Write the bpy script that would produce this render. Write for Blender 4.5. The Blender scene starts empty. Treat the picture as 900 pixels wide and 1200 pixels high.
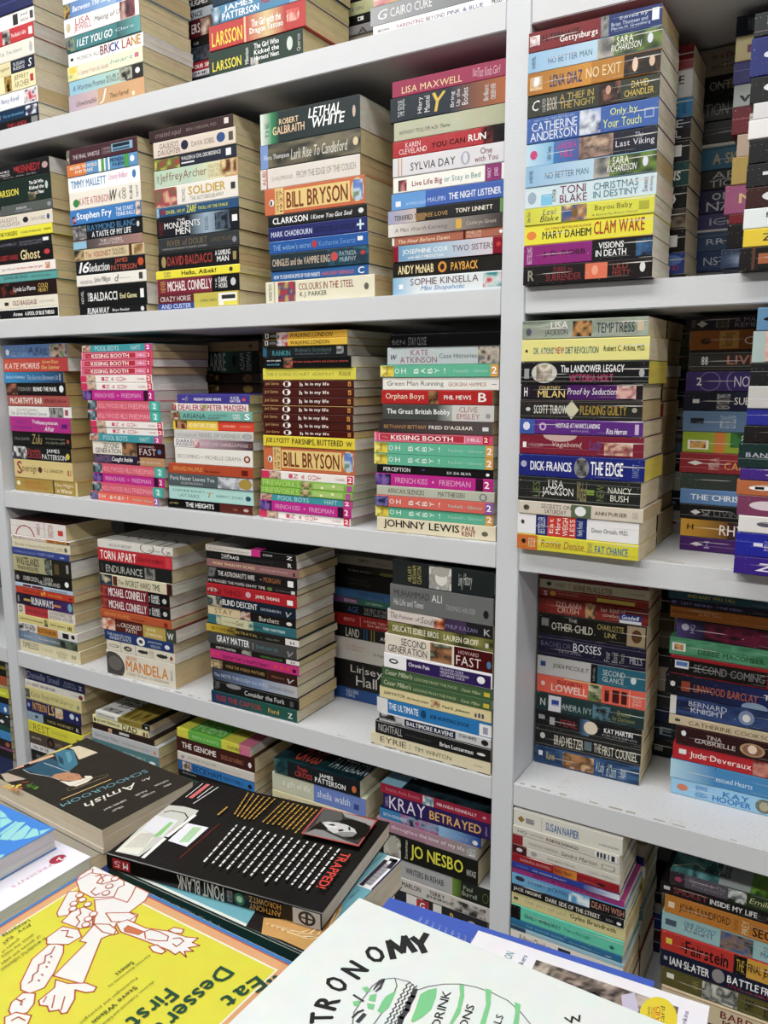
import bpy, bmesh, math, random
from mathutils import Vector, Matrix
R = math.radians
col = bpy.context.scene.collection
scene = bpy.context.scene
rnd = random.Random(7)

# ------------------------------------------------------------------ camera, world, lights, exposure
F_PX, YAW, PITCH, ROLL = 939.9, .53622, .16613, -.00429      # focal length in pixels of the 900 px wide frame
CAM = Vector((0, -1.12, 1.35))
cy, sy, cp, sp = math.cos(YAW), math.sin(YAW), math.cos(PITCH), math.sin(PITCH)
fw = Vector((-sy * cp, cy * cp, -sp)); rt = Vector((cy, sy, 0)); up = rt.cross(fw)
rt2 = rt * math.cos(ROLL) + up * math.sin(ROLL); up2 = rt2.cross(fw)
cd = bpy.data.cameras.new('camera'); cam = bpy.data.objects.new('camera', cd); col.objects.link(cam)
m = Matrix.Identity(4)
for i in range(3):
    m[i][0], m[i][1], m[i][2], m[i][3] = rt2[i], up2[i], -fw[i], CAM[i]
cam.matrix_world = m
cd.sensor_fit = 'HORIZONTAL'; cd.sensor_width = 36; cd.lens = F_PX / 900 * 36; cd.clip_start = .02
scene.camera = cam
scene.view_settings.view_transform = 'Standard'; scene.view_settings.look = 'None'
scene.view_settings.gamma = 1; scene.view_settings.use_curve_mapping = False
scene.view_settings.exposure = 0.19
w = bpy.data.worlds.new('world'); scene.world = w; w.use_nodes = True
w.node_tree.nodes['Background'].inputs[0].default_value = (.80, .88, 1, 1)
w.node_tree.nodes['Background'].inputs[1].default_value = .35
def area(name, loc, sx, sy_, power, rx=0, color=(1, 1, 1)):
    l = bpy.data.lights.new(name, 'AREA'); l.shape = 'RECTANGLE'; l.size = sx; l.size_y = sy_; l.energy = power; l.color = color
    o = bpy.data.objects.new(name, l); o.location = loc; o.rotation_euler = (rx, 0, 0); col.objects.link(o); return o
CEIL = [(-1.85, -.72), (-.5, -.72), (1.9, -.72), (-1.85, -2.1), (-.5, -2.1), (1.9, -2.1)]
for lx, ly in CEIL:
    area('ceiling_panel_light', (lx, ly, 2.735), 1.15, .28, 12 if ly > -1 else 27, color=(1, .985, .95))

# ------------------------------------------------------------------ colour and materials
def lin(c):
    c = c / 255
    return c / 12.92 if c <= .04045 else ((c + .055) / 1.055) ** 2.4
def hexc(h, k=1.0):
    if len(h) == 3: h = ''.join(x * 2 for x in h)
    v = [lin(int(h[i:i + 2], 16)) * k for i in (0, 2, 4)]; g = .3 * v[0] + .6 * v[1] + .1 * v[2]
    return tuple(max(.0015, min(.93, (x * .93 + g * .07) * .93 - .006)) for x in v) + (1,)
def mat(name):
    m = bpy.data.materials.new(name); m.use_nodes = True
    nt = m.node_tree; b = nt.nodes['Principled BSDF']; return m, nt, b
def N(nt, t, **k):
    n = nt.nodes.new(t)
    for a, v in k.items():
        if a in n.inputs: n.inputs[a].default_value = v
        else: setattr(n, a, v)
    return n
def coords(nt, scale):
    tc = N(nt, 'ShaderNodeTexCoord'); mp = N(nt, 'ShaderNodeMapping'); mp.inputs['Scale'].default_value = scale
    nt.links.new(tc.outputs['Object'], mp.inputs['Vector']); return mp.outputs['Vector']
def ramp(nt, src, p0, p1, c0=(0, 0, 0, 1), c1=(1, 1, 1, 1)):
    r = N(nt, 'ShaderNodeValToRGB'); r.color_ramp.elements[0].position = p0; r.color_ramp.elements[1].position = p1
    r.color_ramp.elements[0].color = c0; r.color_ramp.elements[1].color = c1
    nt.links.new(src, r.inputs[0]); return r.outputs[0]
def mix(nt, fac, a, b, typ='MIX'):
    n = N(nt, 'ShaderNodeMix', data_type='RGBA', blend_type=typ)
    for s, v in ((0, fac), (6, a), (7, b)):
        if hasattr(v, 'is_linked') or hasattr(v, 'links'): nt.links.new(v, n.inputs[s])
        else: n.inputs[s].default_value = v
    return n.outputs[2]
def cover_material(name, worn, rough):
    m, nt, b = mat(name)
    at = N(nt, 'ShaderNodeAttribute', attribute_name='Col')
    nz = N(nt, 'ShaderNodeTexNoise', Scale=60.0, Detail=3.0); nt.links.new(coords(nt, (1, 1, 1)), nz.inputs['Vector'])
    c = mix(nt, .10, at.outputs['Color'], nz.outputs['Color'], 'OVERLAY')
    if worn:
        s = N(nt, 'ShaderNodeTexNoise', Scale=1.0, Detail=2.0); nt.links.new(coords(nt, (9, 9, 620)), s.inputs['Vector'])
        c = mix(nt, ramp(nt, s.outputs['Fac'], .67, .70), c, (.62, .60, .56, 1))
        s2 = N(nt, 'ShaderNodeTexNoise', Scale=420.0, Detail=2.0); nt.links.new(coords(nt, (1, 1, 1)), s2.inputs['Vector'])
        c = mix(nt, ramp(nt, s2.outputs['Fac'], .70, .74), c, (.55, .53, .5, 1))
    nt.links.new(c, b.inputs['Base Color'])
    rn = N(nt, 'ShaderNodeTexNoise', Scale=35.0, Detail=4.0); nt.links.new(coords(nt, (1, 1, 1)), rn.inputs['Vector'])
    mr = N(nt, 'ShaderNodeMapRange'); nt.links.new(rn.outputs['Fac'], mr.inputs[0])
    mr.inputs[3].default_value = rough - .09; mr.inputs[4].default_value = rough + .14
    nt.links.new(mr.outputs[0], b.inputs['Roughness'])
    bp = N(nt, 'ShaderNodeBump', Strength=.12, Distance=.002); nt.links.new(rn.outputs['Fac'], bp.inputs['Height']); nt.links.new(bp.outputs[0], b.inputs['Normal'])
    b.inputs['Specular IOR Level'].default_value = .27
    return m
M_COVER = cover_material('laminated_cover', False, .40)
M_WORN = cover_material('creased_cover', True, .40)
M_GLOSS = cover_material('glossy_cover', False, .20)
def page_material():
    m, nt, b = mat('page_edges')
    at = N(nt, 'ShaderNodeAttribute', attribute_name='Col')
    n1 = N(nt, 'ShaderNodeTexNoise', Scale=1.0, Detail=3.0); nt.links.new(coords(nt, (5, 5, 900)), n1.inputs['Vector'])
    n2 = N(nt, 'ShaderNodeTexNoise', Scale=30.0, Detail=3.0); nt.links.new(coords(nt, (1, 1, 4)), n2.inputs['Vector'])
    c = mix(nt, ramp(nt, n1.outputs['Fac'], .3, .7), mix(nt, .20, at.outputs['Color'], (.16, .12, .08, 1)), at.outputs['Color'])
    c = mix(nt, ramp(nt, n2.outputs['Fac'], .45, .8, (0, 0, 0, 1), (.35, .35, .35, 1)), c, (.42, .32, .18, 1))
    nt.links.new(c, b.inputs['Base Color']); b.inputs['Roughness'].default_value = .85
    bp = N(nt, 'ShaderNodeBump', Strength=.35, Distance=.0006); nt.links.new(n1.outputs['Fac'], bp.inputs['Height']); nt.links.new(bp.outputs[0], b.inputs['Normal'])
    b.inputs['Specular IOR Level'].default_value = .2
    return m
M_PAGE = page_material()
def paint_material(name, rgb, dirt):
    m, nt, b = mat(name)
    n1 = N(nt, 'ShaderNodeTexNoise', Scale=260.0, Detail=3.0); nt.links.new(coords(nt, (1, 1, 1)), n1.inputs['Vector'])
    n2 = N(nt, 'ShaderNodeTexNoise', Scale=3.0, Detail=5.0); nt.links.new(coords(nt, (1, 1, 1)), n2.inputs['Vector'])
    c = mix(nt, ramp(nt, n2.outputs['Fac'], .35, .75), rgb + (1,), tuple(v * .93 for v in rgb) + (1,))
    if dirt:
        n3 = N(nt, 'ShaderNodeTexNoise', Scale=520.0, Detail=2.0); nt.links.new(coords(nt, (1, 1, 1)), n3.inputs['Vector'])
        ge = N(nt, 'ShaderNodeNewGeometry'); sx_ = N(nt, 'ShaderNodeSeparateXYZ'); nt.links.new(ge.outputs['Normal'], sx_.inputs[0])
        upm = ramp(nt, sx_.outputs['Z'], .5, .9); clean = c
        c = mix(nt, ramp(nt, n3.outputs['Fac'], .60, .70, (0, 0, 0, 1), (.6, .6, .6, 1)), c, (.30, .27, .22, 1))
        n4 = N(nt, 'ShaderNodeTexNoise', Scale=24.0, Detail=6.0); nt.links.new(coords(nt, (1, 1, 1)), n4.inputs['Vector'])
        c = mix(nt, ramp(nt, n4.outputs['Fac'], .66, .72, (0, 0, 0, 1), (.35, .35, .35, 1)), c, (.4, .37, .31, 1))
        c = mix(nt, upm, clean, c)
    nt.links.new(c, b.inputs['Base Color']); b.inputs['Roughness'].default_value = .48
    bp = N(nt, 'ShaderNodeBump', Strength=.22, Distance=.0012); nt.links.new(n1.outputs['Fac'], bp.inputs['Height']); nt.links.new(bp.outputs[0], b.inputs['Normal'])
    return m
M_PAINT = paint_material('white_gloss_paint', (.60, .62, .655), False)
M_SHELFTOP = paint_material('scuffed_white_paint', (.60, .615, .64), True)
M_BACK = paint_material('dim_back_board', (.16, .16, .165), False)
M_WALL = paint_material('wall_paint', (.36, .36, .36), False)
M_CHIP, nt, b = mat('chipped_edge_dirt')
b.inputs['Base Color'].default_value = (.33, .30, .25, 1); b.inputs['Roughness'].default_value = .9
M_FLOOR, nt, b = mat('grey_vinyl_floor')
n1 = N(nt, 'ShaderNodeTexNoise', Scale=40.0, Detail=5.0); nt.links.new(coords(nt, (1, 1, 1)), n1.inputs['Vector'])
nt.links.new(mix(nt, n1.outputs['Fac'], (.20, .19, .18, 1), (.28, .27, .25, 1)), b.inputs['Base Color']); b.inputs['Roughness'].default_value = .4
M_WOOD, nt, b = mat('table_laminate')
n1 = N(nt, 'ShaderNodeTexNoise', Scale=6.0, Detail=5.0); nt.links.new(coords(nt, (1, 14, 14)), n1.inputs['Vector'])
nt.links.new(mix(nt, n1.outputs['Fac'], (.30, .20, .12, 1), (.44, .31, .2, 1)), b.inputs['Base Color']); b.inputs['Roughness'].default_value = .45
M_STEEL, nt, b = mat('table_leg_steel')
b.inputs['Base Color'].default_value = (.25, .25, .26, 1); b.inputs['Metallic'].default_value = .9; b.inputs['Roughness'].default_value = .4
M_LAMP, nt, b = mat('lamp_diffuser')
b.inputs['Emission Color'].default_value = (1, .985, .95, 1); b.inputs['Emission Strength'].default_value = 3.5

# ------------------------------------------------------------------ object helpers
def thing(name, label, cat, loc=(0, 0, 0), rz=0, group=None):
    o = bpy.data.objects.new(name, None); col.objects.link(o); o.location = loc; o.rotation_euler = (0, 0, rz)
    o.empty_display_size = .05; o['label'] = label; o['category'] = cat
    if group: o['group'] = group
    return o
class MB:
    def __init__(s): s.v = []; s.f = []; s.c = []
    def poly(s, pts, c):
        i = len(s.v); s.v += pts; s.f.append(tuple(range(i, i + len(pts)))); s.c += [c] * len(pts)
    def grid(s, pts, nx, c):                     # pts: rows of nx+1 points, c: one colour per point
        i = len(s.v); s.v += pts; s.c += c
        ny = len(pts) // (nx + 1) - 1
        for j in range(ny):
            for k in range(nx):
                a = i + j * (nx + 1) + k; s.f.append((a, a + 1, a + nx + 2, a + nx + 1))
    def box(s, x0, x1, y0, y1, z0, z1, c=(1, 1, 1, 1)):
        i = len(s.v)
        s.v += [(x, y, z) for z in (z0, z1) for y in (y0, y1) for x in (x0, x1)]; s.c += [c] * 8
        for q in ((0, 2, 3, 1), (4, 5, 7, 6), (0, 1, 5, 4), (2, 6, 7, 3), (0, 4, 6, 2), (1, 3, 7, 5)):
            s.f.append(tuple(i + k for k in q))
    def build(s, name, mt, parent=None, kind=None, bevel=0):
        me = bpy.data.meshes.new(name); me.from_pydata(s.v, [], s.f)
        at = me.color_attributes.new('Col', 'FLOAT_COLOR', 'POINT')
        at.data.foreach_set('color', [x for c in s.c for x in c])
        me.materials.append(mt)
        o = bpy.data.objects.new(name, me); col.objects.link(o)
        if parent: o.parent = parent
        if kind: o['kind'] = kind
        if bevel:
            bm = bmesh.new(); bm.from_mesh(me); bmesh.ops.bevel(bm, geom=bm.edges[:], offset=bevel, segments=2, affect='EDGES'); bm.to_mesh(me); bm.free()
        return o

# ------------------------------------------------------------------ lettering: every glyph is tessellated once
GLY = {}
def glyph(ch, bold):
    k = (ch, bold)
    if k in GLY: return GLY[k]
    cu = bpy.data.curves.new('g', 'FONT'); cu.body = ch; cu.resolution_u = 2; cu.offset = 0.0
    o = bpy.data.objects.new('g', cu); me = o.to_mesh()
    vs = [(v.co.x, v.co.y) for v in me.vertices]; fs = [tuple(p.vertices) for p in me.polygons]
    o.to_mesh_clear(); bpy.data.objects.remove(o); bpy.data.curves.remove(cu)
    if vs:
        x0 = min(v[0] for v in vs); x1 = max(v[0] for v in vs); vs = [(x - x0, y) for x, y in vs]; wd = x1 - x0
    else: wd = .22
    GLY[k] = (vs, fs, wd); return GLY[k]
def text_geo(s, flags):
    """vertices normalised to the unit box, faces"""
    bold = 2 if 'x' in flags else int('b' in flags); x = 0; V = []; Fc = []
    for ch in s:
        vs, fs, wd = glyph(ch, bold)
        if ch == ' ': x += .30; continue
        for lay, (ddx, ddy) in enumerate(((0, 0),) if not bold else (((0, 0), (.034, 0), (.017, .02)) if bold == 1 else ((0, 0), (.09, 0), (.045, .03), (.045, -.03), (.02, .02), (.07, -.02)))):
            i = len(V); V += [(vx + x + ddx + (.22 * vy if 'i' in flags else 0), vy + ddy, lay) for vx, vy in vs]; Fc += [tuple(a + i for a in f) for f in fs]
        x += wd + (.085 if not bold else .10)
    if not V: return [], []
    x0 = min(v[0] for v in V); x1 = max(v[0] for v in V); y0 = min(v[1] for v in V); y1 = max(v[1] for v in V)
    sx = 1 / max(1e-6, x1 - x0); sy = 1 / max(1e-6, y1 - y0)
    if y1 - y0 < .3: y0, y1, sy = 0, .7, 1 / .7
    return [((v[0] - x0) * sx, (v[1] - y0) * sy, v[2] * 7e-6) for v in V], Fc

def smoothnoise(n, m_, seed):
    r = random.Random(seed); return [[r.random() for _ in range(n + 2)] for _ in range(m_ + 2)]
def draw(mb, items, W, H, place, k=1.0, unit=100.0, eps=4e-5, base=8e-5, clip=True, start=0):
    """draw the flat print of a cover; place(x, y, lift) turns cover coordinates (metres) into a point"""
    sx, sy = (W / unit, H / unit) if unit == 100.0 else (.001, .001)
    cl = (lambda v: max(0, min(100, v))) if (clip and unit == 100.0) else (lambda v: v)
    n = start
    lk = 1.0 if unit == 100 else .2
    if unit != 100: eps, base = 9e-6, 6e-5
    for it in items:
        if not it: continue
        n += 1; lift = base + eps * n
        p = it.split(' '); t = p[0]
        if t == 'B' or t == 'R' or t == 'L':
            if t == 'B': a, b_ = float(p[1]), float(p[2]) if len(p) > 3 else float(p[1]) + 1; y0, y1, c = 0, 100 if unit == 100 else H * 1000, hexc(p[-1], k)
            elif t == 'R': a, b_, y0, y1 = map(float, p[1:5]); c = hexc(p[5], k)
            else: a, b_, y0 = map(float, p[1:4]); y1 = y0 + (2.5 if unit == 100 else .6); c = hexc(p[4], k)
            mb.poly([place(cl(a) * sx, cl(y0) * sy, lift), place(cl(b_) * sx, cl(y0) * sy, lift), place(cl(b_) * sx, cl(y1) * sy, lift), place(cl(a) * sx, cl(y1) * sy, lift)], c)
        elif t == 'G':
            a, b_ = float(p[1]), float(p[2]); c0, c1 = hexc(p[3], k), hexc(p[4], k); y1 = 100 if unit == 100 else H * 1000
            mb.grid([place(a * sx, 0, lift), place(b_ * sx, 0, lift), place(a * sx, y1 * sy, lift), place(b_ * sx, y1 * sy, lift)], 1, [c0, c1, c0, c1])
        elif t in 'ODC':
            a, b_, y0, y1 = map(float, p[1:5]); c = hexc(p[5], k)
            q = 4 if t == 'D' else 20
            ring = [(a + b_) / 2 + (b_ - a) / 2 * math.cos(2 * math.pi * i / q) for i in range(q)], [(y0 + y1) / 2 + (y1 - y0) / 2 * math.sin(2 * math.pi * i / q) for i in range(q)]
            P = [place(cl(x) * sx, cl(y) * sy, lift) for x, y in zip(*ring)]
            if t == 'C':
                th = .10 if len(p) < 7 else float(p[6])
                cx_, cy_ = (a + b_) / 2, (y0 + y1) / 2
                Q = [place(cl(cx_ + (x - cx_) * (1 - th)) * sx, cl(cy_ + (y - cy_) * (1 - th)) * sy, lift) for x, y in zip(*ring)]
                for i in range(q):
                    j = (i + 1) % q; mb.poly([P[i], P[j], Q[j], Q[i]], c)
            else: mb.poly(P, c)
        elif t == 'I':
            a, b_, y0, y1 = map(float, p[1:5]); pal = [hexc(h, k) for h in p[5].split('.')]
            w_, h_ = (b_ - a) * sx, (y1 - y0) * sy
            nx = max(3, min(60 if unit != 100 else 26, int(w_ / .0022))); ny = max(3, min(30 if unit != 100 else 14, int(h_ / .0022)))
            sd = hash((round(a), round(b_), len(p[5]), p[5][:4])) if False else int(a * 7 + b_ * 13 + y1) + sum(map(ord, p[5]))
            r = random.Random(sd); gx, gy = max(2, min(7 if unit == 100 else 18, int(w_ / .008))), max(2, min(4 if unit == 100 else 9, int(h_ / .008)))
            g = [[r.random() for _ in range(gx + 2)] for _ in range(gy + 2)]
            def samp(u, v):
                u *= gx; v *= gy; iu, iv = int(u), int(v); fu, fv = u - iu, v - iv; fu = fu * fu * (3 - 2 * fu); fv = fv * fv * (3 - 2 * fv)
                return (g[iv][iu] * (1 - fu) + g[iv][iu + 1] * fu) * (1 - fv) + (g[iv + 1][iu] * (1 - fu) + g[iv + 1][iu + 1] * fu) * fv
            pts, cs = [], []
            for j in range(ny + 1):
                for i in range(nx + 1):
                    v = samp(i / nx * .999, j / ny * .999) + r.uniform(-.07, .07)
                    v = max(0, min(.999, (v - .5) * 1.5 + .5)) * (len(pal) - 1); q0 = int(v); fr = v - q0
                    cs.append(tuple(pal[q0][z] * (1 - fr) + pal[min(q0 + 1, len(pal) - 1)][z] * fr for z in range(3)) + (1,))
                    pts.append(place((a + (b_ - a) * i / nx) * sx, cl(y0 + (y1 - y0) * j / ny) * sy, lift))
            mb.grid(pts, nx, cs)
        elif t == 'P':                                    # free polygon: colour then x,y pairs
            c = hexc(p[1], k); mb.poly([place(float(q.split(',')[0]) * sx, float(q.split(',')[1]) * sy, lift) for q in p[2:]], c)
        elif t == 'S':                                    # stroke: colour, width, points
            c = hexc(p[1], k); wd = float(p[2]) / 2; q = [tuple(map(float, z.split(','))) for z in p[3:]]
            for (xa, ya), (xb, yb) in zip(q, q[1:]):
                dx, dy = xb - xa, yb - ya; l = math.hypot(dx, dy) or 1; nx_, ny_ = -dy / l * wd, dx / l * wd; ex, ey = dx / l * wd * .6, dy / l * wd * .6
                mb.poly([place(x * sx, y * sy, lift) for x, y in ((xa - ex + nx_, ya - ey + ny_), (xa - ex - nx_, ya - ey - ny_), (xb + ex - nx_, yb + ey - ny_), (xb + ex + nx_, yb + ey + ny_))], c)
        elif t == 'T':
            if len(p) < 8: continue
            a, b_, y0, y1 = map(float, p[1:5]); c = hexc(p[5], k); fl = p[6]; V, Fc = text_geo(' '.join(p[7:]), fl)
            i = len(mb.v); w_, h_ = b_ - a, y1 - y0
            for x, y, ly_ in V:
                if 'u' in fl: x, y = 1 - y, x             # reads upwards
                elif 'd' in fl: x, y = y, 1 - x           # reads downwards
                elif 'v' in fl: x, y = 1 - x, 1 - y       # upside down
                mb.v.append(place((a + w_ * x) * sx, (y0 + h_ * y) * sy, lift + ly_ * lk))
            mb.c += [c] * len(V); mb.f += [tuple(q + i for q in f) for f in Fc]
        elif t == 'W':                                    # lettering on a baseline: x0 y0 x1 y1 height colour flags text
            xa, ya, xb, yb, h_ = map(float, p[1:6]); c = hexc(p[6], k); V, Fc = text_geo(' '.join(p[8:]), p[7]); i = len(mb.v)
            dx, dy = xb - xa, yb - ya; l = math.hypot(dx, dy) or 1; ux, uy = -dy / l * h_, dx / l * h_
            mb.v += [place((xa + dx * x + ux * y) * sx, (ya + dy * x + uy * y) * sy, lift + ly_ * lk) for x, y, ly_ in V]
            mb.c += [c] * len(V); mb.f += [tuple(q + i for q in f) for f in Fc]
        elif t == 'A':                                    # lettering at an angle: cx cy height angle colour flags text
            cx_, cy_, h_, an = map(float, p[1:5]); c = hexc(p[5], k); s_ = ' '.join(p[7:]); V, Fc = text_geo(s_, p[6])
            wd = h_ * .68 * len(s_) * (1 if len(s_) > 1 else 1.05); ca, sa = math.cos(R(an)), math.sin(R(an)); i = len(mb.v)
            for x, y, ly_ in V:
                x = (x - .5) * wd; y = (y - .5) * h_
                mb.v.append(place((cx_ + x * ca - y * sa) * sx, (cy_ + x * sa + y * ca) * sy, lift))
            mb.c += [c] * len(V); mb.f += [tuple(q + i for q in f) for f in Fc]

# ------------------------------------------------------------------ a book lying flat, its spine along +x facing -y
def book(kind, label, cat, loc, rz, L, D, T, cover, pagec, items=(), top=(), group=None, mt=None, hard=False, top_unit=100.0, k=1.0, curl=0, spine_style=''):
    mt = mt or M_COVER
    o = thing(kind, label, cat, loc, rz, group)
    cc = hexc(cover, k); ct = .0022 if hard else .00045
    r = min(.0012, T * .2) if not hard else .0004
    # cover: outer profile wraps round the spine
    out = [(D, 0), (r, 0), (r * .3, r * .3), (0, r), (0, T - r), (r * .3, T - r * .3), (r, T), (D, T)]
    inn = [(D, ct), (r + ct, ct), (ct * 1.2, ct * 1.2), (ct, r + ct), (ct, T - r - ct), (ct * 1.2, T - ct * 1.2), (r + ct, T - ct), (D, T - ct)]
    mb = MB(); n = len(out)
    if curl:
        def cz(x, y, z): return z + (curl * max(0, (y / D - .3)) ** 2 * (x / L if curl > 0 else 1) if z > T / 2 else 0)
    else:
        cz = lambda x, y, z: z
    for x in (0, L):
        for pr in (out, inn):
            mb.v += [(x, y, cz(x, y, z)) for y, z in pr]; mb.c += [cc] * n
    for i in range(n - 1):
        mb.f.append((i, 2 * n + i, 2 * n + i + 1, i + 1))                      # outside
        mb.f.append((n + i, n + i + 1, 3 * n + i + 1, 3 * n + i))              # inside
        mb.f.append((i, i + 1, n + i + 1, n + i)); mb.f.append((2 * n + i, 3 * n + i, 3 * n + i + 1, 2 * n + i + 1))
    mb.f.append((0, n, 3 * n, 2 * n)); mb.f.append((n - 1, 3 * n - 1, 4 * n - 1, 2 * n - 1)[::-1] if False else (n - 1, 3 * n - 1, 4 * n - 1, 2 * n - 1))
    cov = mb.build('cover', mt, o)
    pg = MB(); ins = .003 if hard else .0003
    j = rnd.uniform(.93, 1.06); pc = tuple(min(.9, v * j) for v in hexc(pagec, 1.32)[:3]) + (1,)
    nn = 5 if (T > .02 and cat) else 2                                          # pages in a few slightly uneven gatherings
    zs = [ct + .00005 + (T - 2 * ct - .0001) * q / nn for q in range(nn + 1)]
    for q in range(nn):
        e = rnd.uniform(0, .0006)
        pg.box(ins + e, L - ins - rnd.uniform(0, .0006), ct * 1.6, D - ins - rnd.uniform(0, .001), zs[q], zs[q + 1], tuple(v * rnd.uniform(.95, 1.04) for v in pc[:3]) + (1,))
    pg.build('page_block', M_PAGE, o)
    if items:
        sp_ = MB(); draw(sp_, [i for i in items if i], L, T, lambda x, y, e: (x, -e, min(T - r * .25, max(r * .25, y)) if True else y), k=k)
        if sp_.v: sp_.build('spine_print', mt, cov)
    if top:
        tp = MB(); draw(tp, top, L, D, lambda x, y, e: (x, y, cz(x, y, T) + e), k=k, unit=top_unit, clip=False)
        if tp.v: tp.build('cover_print', mt, cov)
    return o

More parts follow.
